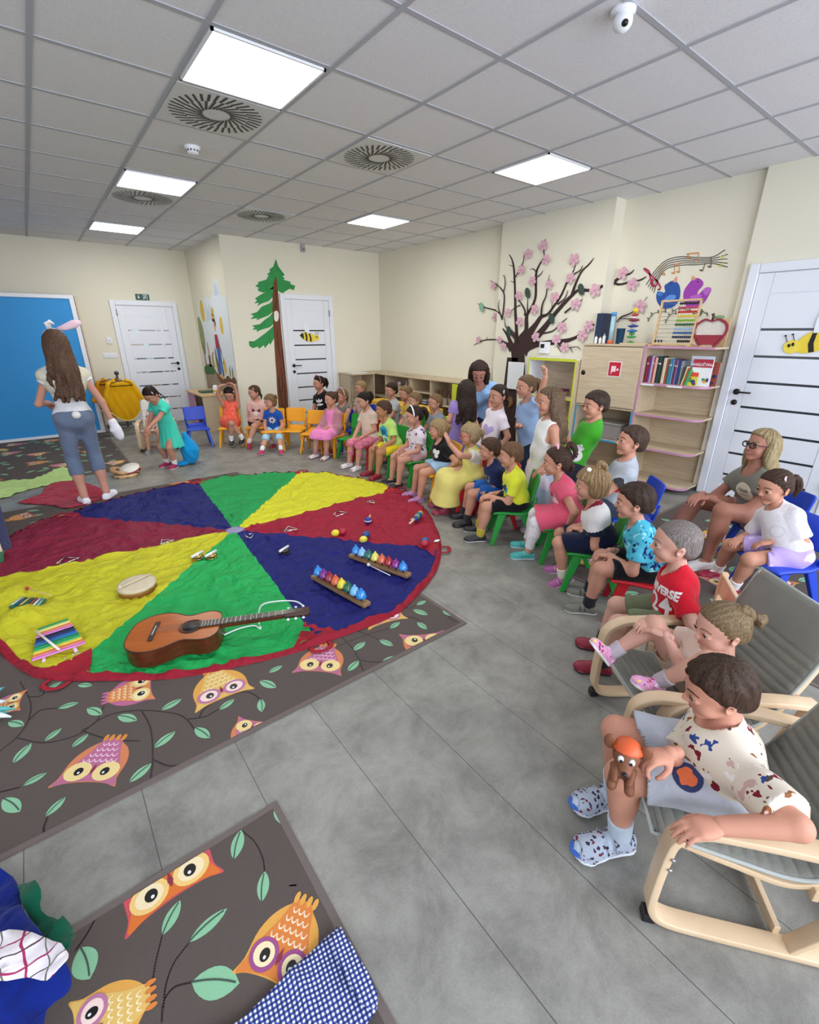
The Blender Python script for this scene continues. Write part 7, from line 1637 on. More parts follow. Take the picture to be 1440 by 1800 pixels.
def plaid(m):
    nt = m.node_tree; n = nt.nodes; L = nt.links; b = n['Principled BSDF']; b.inputs['Roughness'].default_value = .9; tc = n.new('ShaderNodeTexCoord'); nz = n.new('ShaderNodeTexNoise'); nz.inputs['Scale'].default_value = 9; L.new(tc.outputs['Object'], nz.inputs['Vector'])
    vm = n.new('ShaderNodeVectorMath'); vm.operation = 'MULTIPLY_ADD'; L.new(nz.outputs['Color'], vm.inputs[0]); vm.inputs[1].default_value = (.05,)*3; L.new(tc.outputs['Object'], vm.inputs[2]); sp = n.new('ShaderNodeSeparateXYZ'); L.new(vm.outputs[0], sp.inputs[0]); cur = None
    for k, off, per, wd, c in ((0, 0, .075, .0022, 'a82a5c'), (1, .02, .075, .002, '55404a'), (0, .036, .075, .0015, '6a6a60'), (1, .055, .075, .0018, 'a03060')):
        a = n.new('ShaderNodeMath'); a.operation = 'SUBTRACT'; L.new(sp.outputs[k], a.inputs[0]); a.inputs[1].default_value = off; p = n.new('ShaderNodeMath'); p.operation = 'PINGPONG'; L.new(a.outputs[0], p.inputs[0]); p.inputs[1].default_value = per/2; q = n.new('ShaderNodeMath'); q.operation = 'LESS_THAN'; L.new(p.outputs[0], q.inputs[0]); q.inputs[1].default_value = wd
        mx = n.new('ShaderNodeMix'); mx.data_type = 'RGBA'; L.new(q.outputs[0], mx.inputs[0]); mx.inputs[7].default_value = lin(c)
        if cur is None: mx.inputs[6].default_value = lin('e9e4ea')
        else: L.new(cur, mx.inputs[6])
        cur = mx.outputs[2]
    L.new(cur, b.inputs['Base Color'])
plaid(PL)
sheet('checked_garment', F2([(-60, 1670), (0, 1652), (30, 1641), (75, 1650), (105, 1668), (126, 1688), (118, 1708), (85, 1731), (50, 1722), (0, 1738), (-60, 1750)], .14), .135, .035, PL, 'white garment with pink and grey checks on top of the royal blue one', 'clothes', seed=17, zfn=lambda x, y: .02, freq=8)
# white and teal fringe at the left edge of the rug
b = MB().mat(mat('d8ecee', .7)); 
for k, (x0, y0, x1, y1) in enumerate(((-20, 1225, 8, 1208), (-20, 1240, 12, 1232), (-20, 1250, 26, 1246), (-20, 1258, 20, 1260), (-20, 1262, 14, 1252))):
    b.mat(mat('e6eef0', .7) if k % 2 else mat('5fb8b8', .6)); b.tube([fl(x0, y0, .02), fl((x0+x1)/2, (y0+y1)/2-2, .05), fl(x1, y1, .03)], [.01, .011, .003], 8)
o = b.build('pompom_streamer'); tag(o, 'white and teal streamers poking in over the rug at the left edge', 'streamers'); o['kind'] = 'stuff'
# blue bag behind the girl in turquoise
F_ = Field((-.2, -.2, 0), (.2, .2, .42), .008); F_.ell((0, 0, .16), (.10, .10, .16)); F_.cone((0, 0, .2), (-.02, .02, .40), .08, .03, k=.05); F_.ell((-.12, -.02, .03), (.09, .05, .03), k=.03); F_.warp(lambda x, y, z: .006*np.sin(x*60+z*25)*np.sin(y*50-z*20)); F_.cut((0, 0, .002), (0, 0, -1)); Pp, Q = F_.mesh()
o = Geo().add(Pp, Q, 0).build('cloth_bag', [cloth('1490cf')], loc=tuple(fl(338, 815))); o.scale = (1.0, 1.0, .92); tag(o, 'crumpled bright blue cloth bag behind the girl in turquoise', 'bag')
# dark blue leg of a seat at the left edge, with cloth beside it
r = empty('toddler_bench', (0, 0, 0), 0, 'dark blue and cream slanted seat edge cut off at the left', 'seat')
a, c = fl(-12, 868, .32), fl(16, 968, .0); b = MB().mat(mat('2b2f55', .6)); d = Vector((-.16, -.05, 0)); q = Vector((.03, -.06, 0))
b.add([a, a+d, c+d*1.2, c, a+q, a+d+q, c+d*1.2+q, c+q], [(0, 1, 2, 3), (7, 6, 5, 4), (0, 4, 5, 1), (1, 5, 6, 2), (2, 6, 7, 3), (3, 7, 4, 0)]); b.build('side_panel', r, .006)
b = MB().mat(mat('c9b8a0', .6)); c2 = c+Vector((-.03, -.10, 0)); a2 = a+Vector((-.05, -.14, -.02)); b.add([a2, a2+d, c2+d, c2, a2+q*.4, a2+d+q*.4, c2+d+q*.4, c2+q*.4], [(0, 1, 2, 3), (7, 6, 5, 4), (0, 4, 5, 1), (1, 5, 6, 2), (2, 6, 7, 3), (3, 7, 4, 0)]); b.build('cream_panel', r, .004)
sheet('green_cloth', F2([(-60, 930), (0, 930), (14, 945), (10, 975), (0, 990), (-60, 1000)], .02), .02, .06, cloth('2f6a44'), 'dark green crumpled cloth at the left edge behind the dark red panel', 'cloth', seed=21)
# ================================================================== small plastic chairs
CHC = {'blue': '2446c0', 'green': '23963a', 'yellow': 'eea41a', 'red': 'c4202c'}
def kid_chair(x, y, yaw, colour, label, sc=1.0, group='small plastic chairs in the circle'):
    m = plastic(CHC[colour]); r = empty('plastic_chair', (x, y, 0), math.radians(yaw), label, 'chair', group); r.scale = (sc,)*3
    def shell(name, prof, w0, w1, th, slot=False):
        """prof: (x, z) points; sheet across y with a soft rim"""
        P_ = bez([(p[0], 0, p[1]) for p in prof], 18); n = len(P_); NW = 12; top = []; bot = []
        for i, p in enumerate(P_):
            t = i/(n-1); w = w0+(w1-w0)*t; tg = (P_[min(i+1, n-1)]-P_[max(i-1, 0)]).normalized(); nn = Vector((-tg.z, 0, tg.x))
            rr = min(1, min(t, 1-t)*7); shr = 1-.14*(1-math.sqrt(max(0, 1-(1-rr)**2)))
            for k in range(NW+1):
                u = -1+2*k/NW; dish = .012*(u*u)*1.2; top.append(p+Vector((0, u*w*shr, 0))+nn*(dish*(1 if name == 'seat' else -1)*1.0)); 
            for k in range(NW+1):
                u = -1+2*k/NW; dish = .012*(u*u)*1.2; bot.append(p+Vector((0, u*w*shr, 0))+nn*(dish*(1 if name == 'seat' else -1)*1.0-th))
        b = MB().mat(m); N = n*(NW+1); fs = []
        for i in range(n-1):
            for k in range(NW): v = i*(NW+1)+k; fs.append((v, v+1, v+NW+2, v+NW+1)); fs.append((N+v+NW+1, N+v+NW+2, N+v+1, N+v))
        for i in range(n-1):
            v = i*(NW+1); fs.append((v, v+NW+1, N+v+NW+1, N+v)); v += NW; fs.append((N+v, N+v+NW+1, v+NW+1, v))
        for k in range(NW): fs.append((N+k, N+k+1, k+1, k)); v = (n-1)*(NW+1)+k; fs.append((v, v+1, N+v+1, N+v))
        b.add(top+bot, fs, True); return b.build(name, r)
    shell('seat', [(.155, .245), (.14, .262), (.05, .262), (-.06, .256), (-.115, .272), (-.135, .30)], .15, .125, .012)
    shell('backrest', [(-.138, .345), (-.150, .40), (-.165, .47), (-.178, .525)], .135, .140, .014)
    for sd in (-1, 1):
        b = MB().mat(m); b.tube([(-.122, sd*.118, .275), (-.140, sd*.124, .33), (-.150, sd*.126, .38)], [.014, .013, .012], 8, squash=(.8, 1.3)); b.build('back_post', r)
        for nm, xa, xb in (('front', .085, .150), ('rear', -.075, -.165)):
            b = MB().mat(m); tp = Vector((xa, sd*.115, .250)); bt = Vector((xb, sd*.150, 0)); ws = ((.030, .016), (.015, .013)); vs = []
            for q, (wx, wy) in ((tp, ws[0]), (bt, ws[1])): vs += [q+Vector((wx, -wy, 0)), q+Vector((wx, wy, 0)), q+Vector((-wx, wy, 0)), q+Vector((-wx, -wy, 0))]
            b.add(vs, [(3, 2, 1, 0), (4, 5, 6, 7), (0, 1, 5, 4), (1, 2, 6, 5), (2, 3, 7, 6), (3, 0, 4, 7)]); b.build('leg', r, .005)
    return r
# ================================================================== bentwood armchairs
def band(b, path, y0, y1, th):
    P_ = bez([(p[0], 0, p[1]) for p in path], 6*len(path)); n = len(P_); o, q = [], []
    for i in range(n):
        t = (P_[min(i+1, n-1)]-P_[max(i-1, 0)]).normalized(); nn = Vector((-t.z, 0, t.x))*th/2; o.append(P_[i]+nn); q.append(P_[i]-nn)
    vs = [Vector((p.x, y0, p.z)) for p in o]+[Vector((p.x, y1, p.z)) for p in o]+[Vector((p.x, y0, p.z)) for p in q]+[Vector((p.x, y1, p.z)) for p in q]; fs = []
    for i in range(n-1):
        fs += [(i, n+i, n+i+1, i+1), (2*n+i+1, 3*n+i+1, 3*n+i, 2*n+i), (i+1, 2*n+i+1, 2*n+i, i), (n+i, 3*n+i, 3*n+i+1, n+i+1)]
    fs += [(0, 2*n, 3*n, n), (n-1, 2*n-1, 4*n-1, 3*n-1)]
    b.add(vs, fs, True)
ARM_PATH = [(-.30, .372), (-.12, .398), (.10, .402), (.175, .392), (.222, .355), (.235, .29), (.240, .12), (.232, .055), (.195, .022), (.10, .014), (-.16, .014), (-.33, .014)]
def armchair(x, y, yaw, cushion, label, sc=1.0, frame_m=None, group=None, quilt=.034, back=.66, halfw=.205):
    FM = frame_m or BENT; r = empty('bentwood_armchair', (x, y, 0), math.radians(yaw), label, 'armchair', group); r.scale = (sc,)*3
    for sd in (-1, 1):
        b = MB().mat(FM); band(b, ARM_PATH, sd*(halfw+.028)-.026, sd*(halfw+.028)+.026, .021); o = b.build('side_frame', r)
        m_ = o.modifiers.new('edge', 'BEVEL'); m_.width = .003; m_.segments = 2; m_.limit_method = 'ANGLE'; m_.angle_limit = .9
        b = MB().mat(FM); band(b, [(-.12, .02), (-.19, .14), (-.25, .27), (-.285, .368)], sd*(halfw+.028)-.022, sd*(halfw+.028)+.022, .016); b.build('rear_post', r, .003)
        b = MB().mat(FM); band(b, [(.225, .285), (.05, .235), (-.10, .205), (-.20, .28), (-.28, .44), (-.345, back-.02)], sd*(halfw-.022)-.014, sd*(halfw-.022)+.014, .018); b.build('seat_rail', r, .002)
        b = MB().mat(DARK); b.box((.215, sd*(halfw+.028)-.018, 0), (.25, sd*(halfw+.028)+.018, .034)); b.build('foot_pad', r, .004)
        for z in (.255, .295): b = MB().mat(metal()); b.ball((.226, sd*(halfw+.0565), z), (.006, .004, .006), 12, 8); b.build('bolt', r)
    for xx, zz in ((.222, .255), (-.10, .03), (-.30, .03), (-.15, .205)): b = MB().mat(FM); b.box((xx-.008, -halfw-.005, zz-.02), (xx+.008, halfw+.005, zz+.02)); b.build('cross_rail', r, .002)
    path = [Vector(p) for p in bez([(.262, 0, .300), (.20, 0, .292), (.05, 0, .262), (-.09, 0, .240), (-.17, 0, .275), (-.24, 0, .40), (-.30, 0, .54), (-.352, 0, back+.01)], 260)]
    L_ = [0]
    for i in range(1, len(path)): L_.append(L_[-1]+(path[i]-path[i-1]).length)
    tot = L_[-1]; vs = []; fs = []; SEG = 26; hw = halfw-.008; th0 = .017
    for i, p in enumerate(path):
        tg = (path[min(i+1, len(path)-1)]-path[max(i-1, 0)]).normalized(); nn = Vector((-tg.z, 0, tg.x))
        if nn.z < 0 and i < 10: nn = -nn
        e = min(1, min(L_[i], tot-L_[i])/.02); q = abs(math.sin(PI*L_[i]/quilt)) if quilt else 1; q = 1 if (quilt and tot-L_[i] < .15 and back > .6) else q; th = th0*(.35+.65*math.sqrt(e))*(.62+.38*q**.6); w = hw*(1-.06*(1-e)) - (.02*max(0, 1-(tot-L_[i])/.05)**2)
        for k in range(SEG):
            a = 2*PI*k/SEG; cx, sx = math.cos(a), math.sin(a); px_ = w*math.copysign(abs(cx)**.35, cx); pz_ = th*math.copysign(abs(sx)**.7, sx); vs.append(p+Vector((0, px_, 0))+nn*pz_)
    n = len(path)
    for i in range(n-1):
        for k in range(SEG): fs.append((i*SEG+k, i*SEG+(k+1) % SEG, (i+1)*SEG+(k+1) % SEG, (i+1)*SEG+k))
    fs += [tuple(range(SEG)), tuple((n-1)*SEG+k for k in range(SEG))]
    b = MB().mat(cushion); b.add(vs, fs, True); cu = b.build('cushion', r)
    pc = mat('aab0ac', .8); b = MB().mat(pc)
    ring = [p+Vector((0, hw+.002, 0)) for p in path[::6]]+[p+Vector((0, -hw-.002, 0)) for p in path[::-1][::6]]; b.tube(ring, .006, 8, closed=True); b.build('piping', cu)
    return r
CUSH = cloth('7f8078', .08, .25)
armchair(1.30, .165, 129, CUSH, 'bentwood armchair with a grey quilted cushion nearest the camera', .95, group='bentwood armchairs')
armchair(1.68, .44, 144, CUSH, 'bentwood armchair with a grey quilted cushion under the small girl with raised feet', .96, group='bentwood armchairs')
armchair(1.14, 7.12, 255, cloth('e6e4e0'), 'white-cushioned bentwood armchair in the far corner by the white door', .92)
# plain wooden chair under the boy with the number shirt
r = empty('wooden_chair', (2.03, .60, 0), math.radians(122), 'plain pale wooden chair under the boy in the red numbered shirt', 'chair')
quick('seat', r, BENT, ((-.15, -.15, .235), (.15, .15, .255)), bevel=.006)
for sd in (-1, 1): quick('back_post', r, BENT, ((-.165, sd*.14-.014, 0), (-.137, sd*.14+.014, .50)), bevel=.004); quick('leg', r, BENT, ((.12, sd*.13-.014, 0), (.148, sd*.13+.014, .235)), bevel=.003)
quick('backrest', r, BENT, ((-.16, -.14, .40), (-.142, .14, .49)), bevel=.004)
# ================================================================== the children and the three women
def toe(px, py, back=.05, yaw=None, z=.052):
    p = fl(px, py, .02); a = math.radians(yaw) if yaw is not None else 0; return (p.x-back*math.cos(a), p.y-back*math.sin(a), z)
def look(h, t=(0.2, 5.0)): return math.degrees(math.atan2(t[1]-h[1], t[0]-h[0]))
WH = mat('e8e6e4', .6); 
def SH(kind, c, sole='e6e4e2', strap=None): return dict(kind=kind, m=mat(c, .5, var=.08, scale=60), sole=mat(sole, .5, var=0), strap=mat(strap, .5) if strap else None)
def SO(c='e9e8e6'): return dict(m=cloth(c))
def tee(c, **k): return dict(kind='tee', m=c if not isinstance(c, str) else cloth(c), **k)
def sho(c, ln=.72, **k): return dict(kind='shorts', m=c if not isinstance(c, str) else cloth(c), len=ln, **k)
def circ(cx, cy, r, n=16, ry=None): return [(cx+r*math.cos(a), cy+(ry or r)*math.sin(a)) for a in np.linspace(0, 2*PI, n, endpoint=False)]
def star(cx, cy, r, n=9, q=.45): return [(cx+(r if k % 2 == 0 else r*q)*math.cos(PI*k/n), cy+(r if k % 2 == 0 else r*q)*math.sin(PI*k/n)) for k in range(2*n)]
def blob(cx, cy, r, sd=0, n=22): rn = random.Random(sd); f = [rn.uniform(.65, 1.15) for _ in range(n)]; return [(cx+r*(f[k]+f[k-1])/2*math.cos(2*PI*k/n), cy+r*(f[k]+f[k-1])/2*math.sin(2*PI*k/n)) for k in range(n)]
GC = 'children seated in the circle'
def seated(key, label, x, y, headpx, yaw, hs=.212, chair=None, clab=None, hipz=.305, **k):
    hs *= .90; k.setdefault('hyaw', look((x, y))); k.setdefault('group', GC)
    if chair:
        a = math.radians(yaw); kid_chair(x+.035*math.cos(a), y+.035*math.sin(a), yaw, chair, clab)
    return person(key, label, hip=(x, y, hipz), headpx=headpx, yaw=yaw, hs=hs, **k)
PNYB = lambda z=.15: ('pony', [(-.38, 0, .28), (-.58, 0, .22), (-.68, 0, -.05), (-.62, .0, -.38)], [.09, .13, .12, .03])
BK = '3a2a22'; BR = '5a4130'; LB = '8d6e4c'; BL = 'b59a6e'; DK = '281d1a'

# --- far left group
seated('c1', 'small child in a pale pink shirt sitting in the white armchair', 1.10, 7.04, (274, 706), 250, hs=.20, hipz=.30, hyaw=245, hpitch=-12, style='short', hair=BR, top=tee('d9b8bd', sleeve=.6), bottom=sho('c9a9a8', .6), shoes=SH('sneaker', '8f8a90'), hands=('knee', 'knee'), decals=[dict(shapes=[(blob(0, 0, .5, 3), 'b0507a')], at=(0, .5), size=.08)], S=.92)
person('c2', 'girl in a turquoise dress with dark braids standing bent forward', hip=(1.07, 5.93, .46), head=(.93, 5.80, .86), yaw=215, hyaw=220, hpitch=-38, hs=.184, S=.95, standing=True, feet=((1.05, 5.88, .05), (1.00, 6.02, .05)), hands=((.80, 5.68, .50), (.84, 5.85, .48)), style='tied', hair=DK, skin='cf9c84',
       extra=[('braid', [(-.30, .2, -.05), (-.42, .22, -.35), (-.50, .2, -.75), (-.5, .18, -1.1)], [.075, .065, .055, .03]), ('braid', [(-.30, -.2, -.05), (-.42, -.22, -.35), (-.50, -.2, -.75)], [.075, .065, .04]), ('clip', (.1, .36, .28), 'f0e6ea')], top=dict(kind='dress', m=cloth('45cdb4'), len=.48, sleeve=.5, flare=.012, flare_r=.02), shoes=SH('sneaker', 'a02458', strap='c83a70'), socks=SO())
seated('c3', 'girl in an orange dress holding both arms over her dark head', 2.00, 6.68, (403, 693), 245, chair='yellow', clab='yellow plastic chair under the girl in orange', hyaw=240, hpitch=-25, style='tied', hair=DK, skin='cf9c84', top=dict(kind='dress', m=print_mat('e8604a', ['f4e0d0', 'f0a890'], 45, .22), len=1.0, sleeve=0, flare_r=.02), shoes=SH('flat', '23232c', 'e0e0e0', '23232c'), socks=SO(),
       feet=((1.93, 6.50, .12), (2.06, 6.44, .13)), hands=((2.10, 6.60, .86), (1.93, 6.66, .82)), elbow_out=(3.2, 3.2), hand_dir=((-.6, .2, .3, .3, .5, .8), (.6, 0, .2, 0, 0, 1)), extra=[('clip', (.1, .37, .25), 'f2e8e8'), ('braid', [(-.3, .2, -.1), (-.4, .25, -.5), (-.4, .22, -.8)], [.07, .06, .03])])
seated('c4', 'girl in a pale pink shirt with a maroon bow print and dark shorts', 2.33, 6.50, (447, 690), 238, chair='yellow', clab='yellow plastic chair under the girl with the bow print shirt', hyaw=190, hpitch=-5, style='tied', hair=BR, build=1.12, skin='d9a791', top=tee('dfb3ab', sleeve=.5), bottom=sho('2a2028', .55), shoes=SH('sneaker', 'a01f48', strap='c44068'), socks=SO('d8c8cc'), feet=((2.10, 6.28, .09), (2.40, 6.16, .05)), hands=('lap', 'lap'), footpitch=(-25, 0),
       extra=[('clip', (.2, .32, .30), 'f0c8c8'), ('pony', [(-.36, 0, -.1), (-.5, 0, -.3), (-.45, 0, -.6)], [.08, .08, .02])], decals=[dict(shapes=[([(0, 0), (-.5, .3), (-.55, -.15), (0, -.08), (.55, -.15), (.5, .3)], '7a2038'), (circ(0, -.3, .3), 'e9dcd8')], at=(.0, .55), size=.11)])
seated('c5', 'toddler with blond pigtails in a blue shirt with a white daisy', 2.40, 6.08, (475, 706), 236, hs=.20, hipz=.285, S=.9, chair='yellow', clab='yellow plastic chair under the toddler in the daisy shirt', hyaw=200, style='bob', hair=LB, tilt=.10, top=tee('1f4fa8', sleeve=.5), bottom=dict(kind='leggings', m=cloth('9fd0e6'), len=1.25, g=.012), shoes=SH('sneaker', 'c02f68', strap='e06a98'), socks=SO(), feet=((2.31, 5.70, .05), (2.10, 5.84, .05)), hands=('knee', 'knee'),
       extra=[('pony', [(-.15, .3, .32), (-.2, .42, .42), (-.28, .48, .2)], [.06, .08, .02]), ('pony', [(-.15, -.3, .32), (-.2, -.42, .42), (-.28, -.48, .2)], [.06, .08, .02])], decals=[dict(shapes=[(star(0, 0, .5, 9, .42), 'eeeeee'), (circ(0, 0, .14), '1b2f6a')], at=(.0, .56), size=.12)])
kid_chair(1.60, 6.86, 262, 'blue', 'empty blue plastic chair left of the girl in orange')
kid_chair(2.62, 5.92, 228, 'yellow', 'empty yellow plastic chair just right of the toddler in blue')
kid_chair(2.74, 5.56, 222, 'yellow', 'empty yellow plastic chair left of the girl in the pink dress')
kid_chair(2.98, 4.96, 198, 'green', 'empty green plastic chair right of the girl in the pink dress')
seated('c6', 'girl in a black shirt with a white leaf logo sitting behind the yellow chairs', 3.30, 6.25, (561, 674), 205, hs=.225, hipz=.36, S=1.15, chair=None, hyaw=185, style='tied', hair=DK, skin='cf9c84', group='children in the back row', top=tee('16161c', sleeve=.5), bottom=sho('20202a'), shoes=SH('sneaker', 'd0d0d4'), extra=[PNYB(), ('band', 'b06a70', .12)],
       decals=[dict(shapes=[([(0, -.1), (-.14, .15), (0, .42), (.14, .15)], 'f0f0f0'), ([(-.04, -.1), (-.42, .05), (-.40, .32), (-.14, .14)], 'f0f0f0'), ([(.04, -.1), (.42, .05), (.40, .32), (.14, .14)], 'f0f0f0'), (('text', 'adidas', .34, 0, -.30), 'f0f0f0')], at=(0, .6), size=.13)])
o = quick('stool', None, BIRCH, ((3.17, 6.1, 0), (3.45, 6.4, .30)), bevel=.01); tag(o, 'low wooden box stool under the girl in black', 'stool')
seated('c7', 'girl in a bright pink dress and dusty pink cardigan', 2.87, 5.30, (582, 702), 205, chair='yellow', clab='yellow plastic chair under the girl in the pink dress', hyaw=185, style='tied', hair=BR, top=dict(kind='dress', m=cloth('ea86c0'), len=1.12, sleeve=1.85, sleeve_m=cloth('b8808c'), flare_r=.015), shoes=SH('sandal', 'e4dede', '8a2f48', 'e9e6e6'), socks=SO('b08080'), hands=('lap', 'knee'), extra=[('bow', (-.25, 0, .52), 'f4f0f0', .02), ('pony', [(-.30, 0, .40), (-.45, 0, .35), (-.52, 0, .05), (-.45, 0, -.25)], [.08, .11, .09, .02])])
seated('c8', 'child with a pink headband and grey vest in the back row', 3.12, 5.50, (601, 697), 200, chair='blue', clab='blue plastic chair under the child with the pink headband', hyaw=185, style='tied', hair=LB, group='children in the back row', top=dict(kind='tank', m=cloth('70706e'), sleeve=0), bottom=sho('55585c'), shoes=SH('sneaker', 'a03050'), extra=[('band', 'c49aa8', .08, .018), ('pony', [(-.4, 0, .1), (-.5, 0, -.1), (-.4, 0, -.5)], [.08, .08, .03])])
seated('c9', 'fair-haired child mostly hidden behind the girl in the cream shirt', 3.62, 5.70, (634, 682), 190, chair='blue', clab='blue plastic chair of the fair-haired child in the back row', hyaw=185, style='short', hair='a68a62', group='children in the back row', top=tee('c9b8b0'), bottom=sho('2f4a8c'), shoes=SH('sneaker', '707070'))
seated('c10', 'dark-haired girl in a cream shirt and pink patterned leggings', 2.98, 4.56, (640, 704), 186, chair='red', clab='red plastic chair under the girl in pink leggings', hyaw=175, hpitch=-12, style='tied', hair=DK, skin='d9a791', top=tee('dcc3b6', sleeve=.6), bottom=dict(kind='leggings', m=print_mat('d87a94', ['b03a60', 'e8b0b8'], 40, .3), len=1.15, g=.012), shoes=SH('sandal', 'eceaea', 'e4e2e2', 'f0eeee'), hands=('lap', 'knee'), extra=[('pony', [(-.38, 0, .30), (-.52, 0, .30), (-.6, 0, .02), (-.5, 0, -.15)], [.09, .12, .1, .04]), ('tie', (-.42, 0, .30), 'e8e0e8', .09)])
seated('c11', 'boy in a lime and turquoise printed shirt and yellow shorts', 2.98, 4.08, (674, 720), 176, chair='green', clab='green plastic chair under the boy in the lime printed shirt', hyaw=160, style='short', hair=BR, skin='c08f6c', top=tee('b8dc78', sleeve=.7, flare=.01), bottom=sho('e8d02a', .8), shoes=SH('clog', '8a1c2c', '7a1826'), hands=('knee', 'knee'), decals=[dict(shapes=[(blob(0, .18, .45, 5), '2a9ac8'), (blob(.1, .25, .2, 6), '1c5f8c'), (blob(0, -.3, .4, 7), 'e4ecd0'), (blob(.1, -.3, .2, 8), '4aa8a0')], at=(0, .52), size=.17)])
seated('c12', 'dark-haired boy in a pale grey shirt in the back row', 3.66, 5.02, (688, 686), 180, chair='blue', clab='blue plastic chair of the dark-haired boy in the back row', style='short', hair=BK, group='children in the back row', top=tee('c4c8cc'), bottom=sho('3a3f48'), shoes=SH('sneaker', '505458'))
seated('c13', 'fair boy in a yellow shirt in the back row', 3.70, 4.62, (713, 692), 178, chair='green', clab='green plastic chair of the fair boy in the yellow shirt', style='short', hair=LB, group='children in the back row', top=tee('ddb84a'), bottom=sho('3a3f48'), shoes=SH('sneaker', '505458'))
seated('c14', 'brown-haired child whose head shows just behind the white headband', 3.36, 4.34, (729, 704), 178, hs=.205, chair='yellow', clab='yellow plastic chair of the child behind the white headband', style='short', hair=LB, group='children in the back row', top=tee('b0a890'), bottom=sho('3a3f48'), shoes=SH('sneaker', '505458'))
seated('c15', 'girl with a white headband, lilac printed top and black shoes', 2.98, 3.66, (728, 731), 170, hs=.222, chair='green', clab='green plastic chair under the girl with the white headband', hyaw=160, hpitch=-8, tilt=.06, style='tied', hair=BK, skin='d9a791', top=tee(print_mat('e4dce4', ['7a4a9a', 'c0a0d0', '50306a'], 22, .33), sleeve=.6, puff=True), bottom=sho('dcb0b4', .62), shoes=SH('flat', '1c1c20', 'e8e8e8'), hands=('knee', 'knee'), extra=[('band', 'f0eeee', .12), PNYB()])
seated('c16', 'short-haired fair boy in the back row near the lime armchair', 3.56, 4.04, (765, 708), 175, chair='red', clab='red plastic chair of the short-haired fair boy in the back row', style='crop', hair=LB, group='children in the back row', top=tee('8a9098'), bottom=sho('3a3f48'), shoes=SH('sneaker', '505458'))
seated('c17', 'blond girl in a black shirt and pale denim skirt', 2.88, 3.14, (770, 755), 160, hs=.205, chair='yellow', clab='yellow plastic chair under the girl in the denim skirt', hyaw=152, style='bob', hair=BL, top=tee('17161a', sleeve=.55), bottom=dict(kind='skirt', m=cloth('9cbedc'), len=.55, name='skirt'), shoes=SH('sneaker', 'b07aa8', 'e0c8e0', 'd8b0d0'), hands=('side', 'side'), elbow_out=(.6, .6), extra=[('tie', (-.45, 0, .2), 'eee8e8', .07), ('pony', [(-.42, 0, .2), (-.6, 0, .12), (-.55, 0, -.25)], [.08, .1, .03])], decals=[dict(shapes=[(blob(-.15, .15, .22, 1, 12), 'eeeeee'), (blob(.15, .12, .18, 2, 12), 'eeeeee'), (blob(0, -.12, .22, 4, 12), 'eeeeee')], at=(0, .6), size=.13)])
person('c18', 'girl with long dark wavy hair in a lilac dress, back to the camera', hip=(3.30, 3.50, .50), headpx=(820, 686), yaw=60, hyaw=50, hs=.194, standing=True, hands=('down', 'down'), style='loose', hair='3f322c', group='children standing behind the circle', top=dict(kind='dress', m=cloth('9a86c8'), len=.42, sleeve=.55, puff=True), shoes=SH('flat', '604a80'), extra=[('long', .24, 95, .014)])
seated('c19', 'girl with pink glasses and a layered yellow dress waving one hand', 2.86, 2.72, (826, 764), 150, hs=.205, chair='red', clab='red plastic chair under the girl in the yellow dress', hyaw=148, style='bob', hair='b8a078', top=dict(kind='dress', m=cloth('e2d87a'), len=1.75, sleeve=.35, sleeve_m=cloth('dfe0d4'), puff=True, flare_r=.05), shoes=SH('sneaker', '98304a', 'b04a60', 'd0a0a8'), hands=((2.63, 2.80, .62), 'lap'), hand_dir=((-.35, .2, .9, .4, -.9, .0), None), curl=('flat', 'relax'), elbow_out=(.8, .3), extra=[('glasses', 'b8405a'), ('tie', (-.46, 0, .15), 'f0eef0', .07), ('pony', [(-.42, 0, .15), (-.6, 0, .1), (-.6, 0, -.3)], [.09, .11, .03])])
person('c20', 'girl with a long dark braid in a white shirt with a lilac heart', hip=(3.12, 2.86, .48), headpx=(876, 696), yaw=165, hyaw=172, hs=.194, standing=True, hands=('down', 'down'), style='tied', hair=BK, skin='cf9c84', group='children standing behind the circle', top=tee('e9e2ea', sleeve=.6), bottom=sho('8890a8'), shoes=SH('sneaker', 'c0a0b8'), extra=[('braid', [(-.38, .12, -.05), (-.44, .2, -.4), (-.42, .24, -.9), (-.40, .26, -1.5), (-.38, .26, -1.9)], [.10, .09, .08, .07, .035]), ('clip', (.0, .38, .22), 'f4f0e8')],
       decals=[dict(shapes=[([(0, -.5), (-.5, .1), (-.42, .38), (-.18, .42), (0, .22), (.18, .42), (.42, .38), (.5, .1)], 'b8a4d8')], at=(0, .5), size=.11)])
seated('c21', 'boy in a navy shirt and bright blue shorts with folded arms', 2.80, 2.36, (861, 790), 142, hs=.205, chair='red', clab='red plastic chair under the boy in navy and blue', hyaw=140, style='short', hair=BR, top=tee('1c2750', sleeve=.6), bottom=sho('1f5aa8', .85), shoes=SH('sneaker', '202024', '303036'), socks=SO('303038'), hands=('cross', 'cross'), elbow_out=(.6, .6), decals=[dict(shapes=[(blob(0, 0, .4, 12), '8aa0a8'), (blob(0, .05, .25, 13), '2a3040')], at=(0, .55), size=.09)])
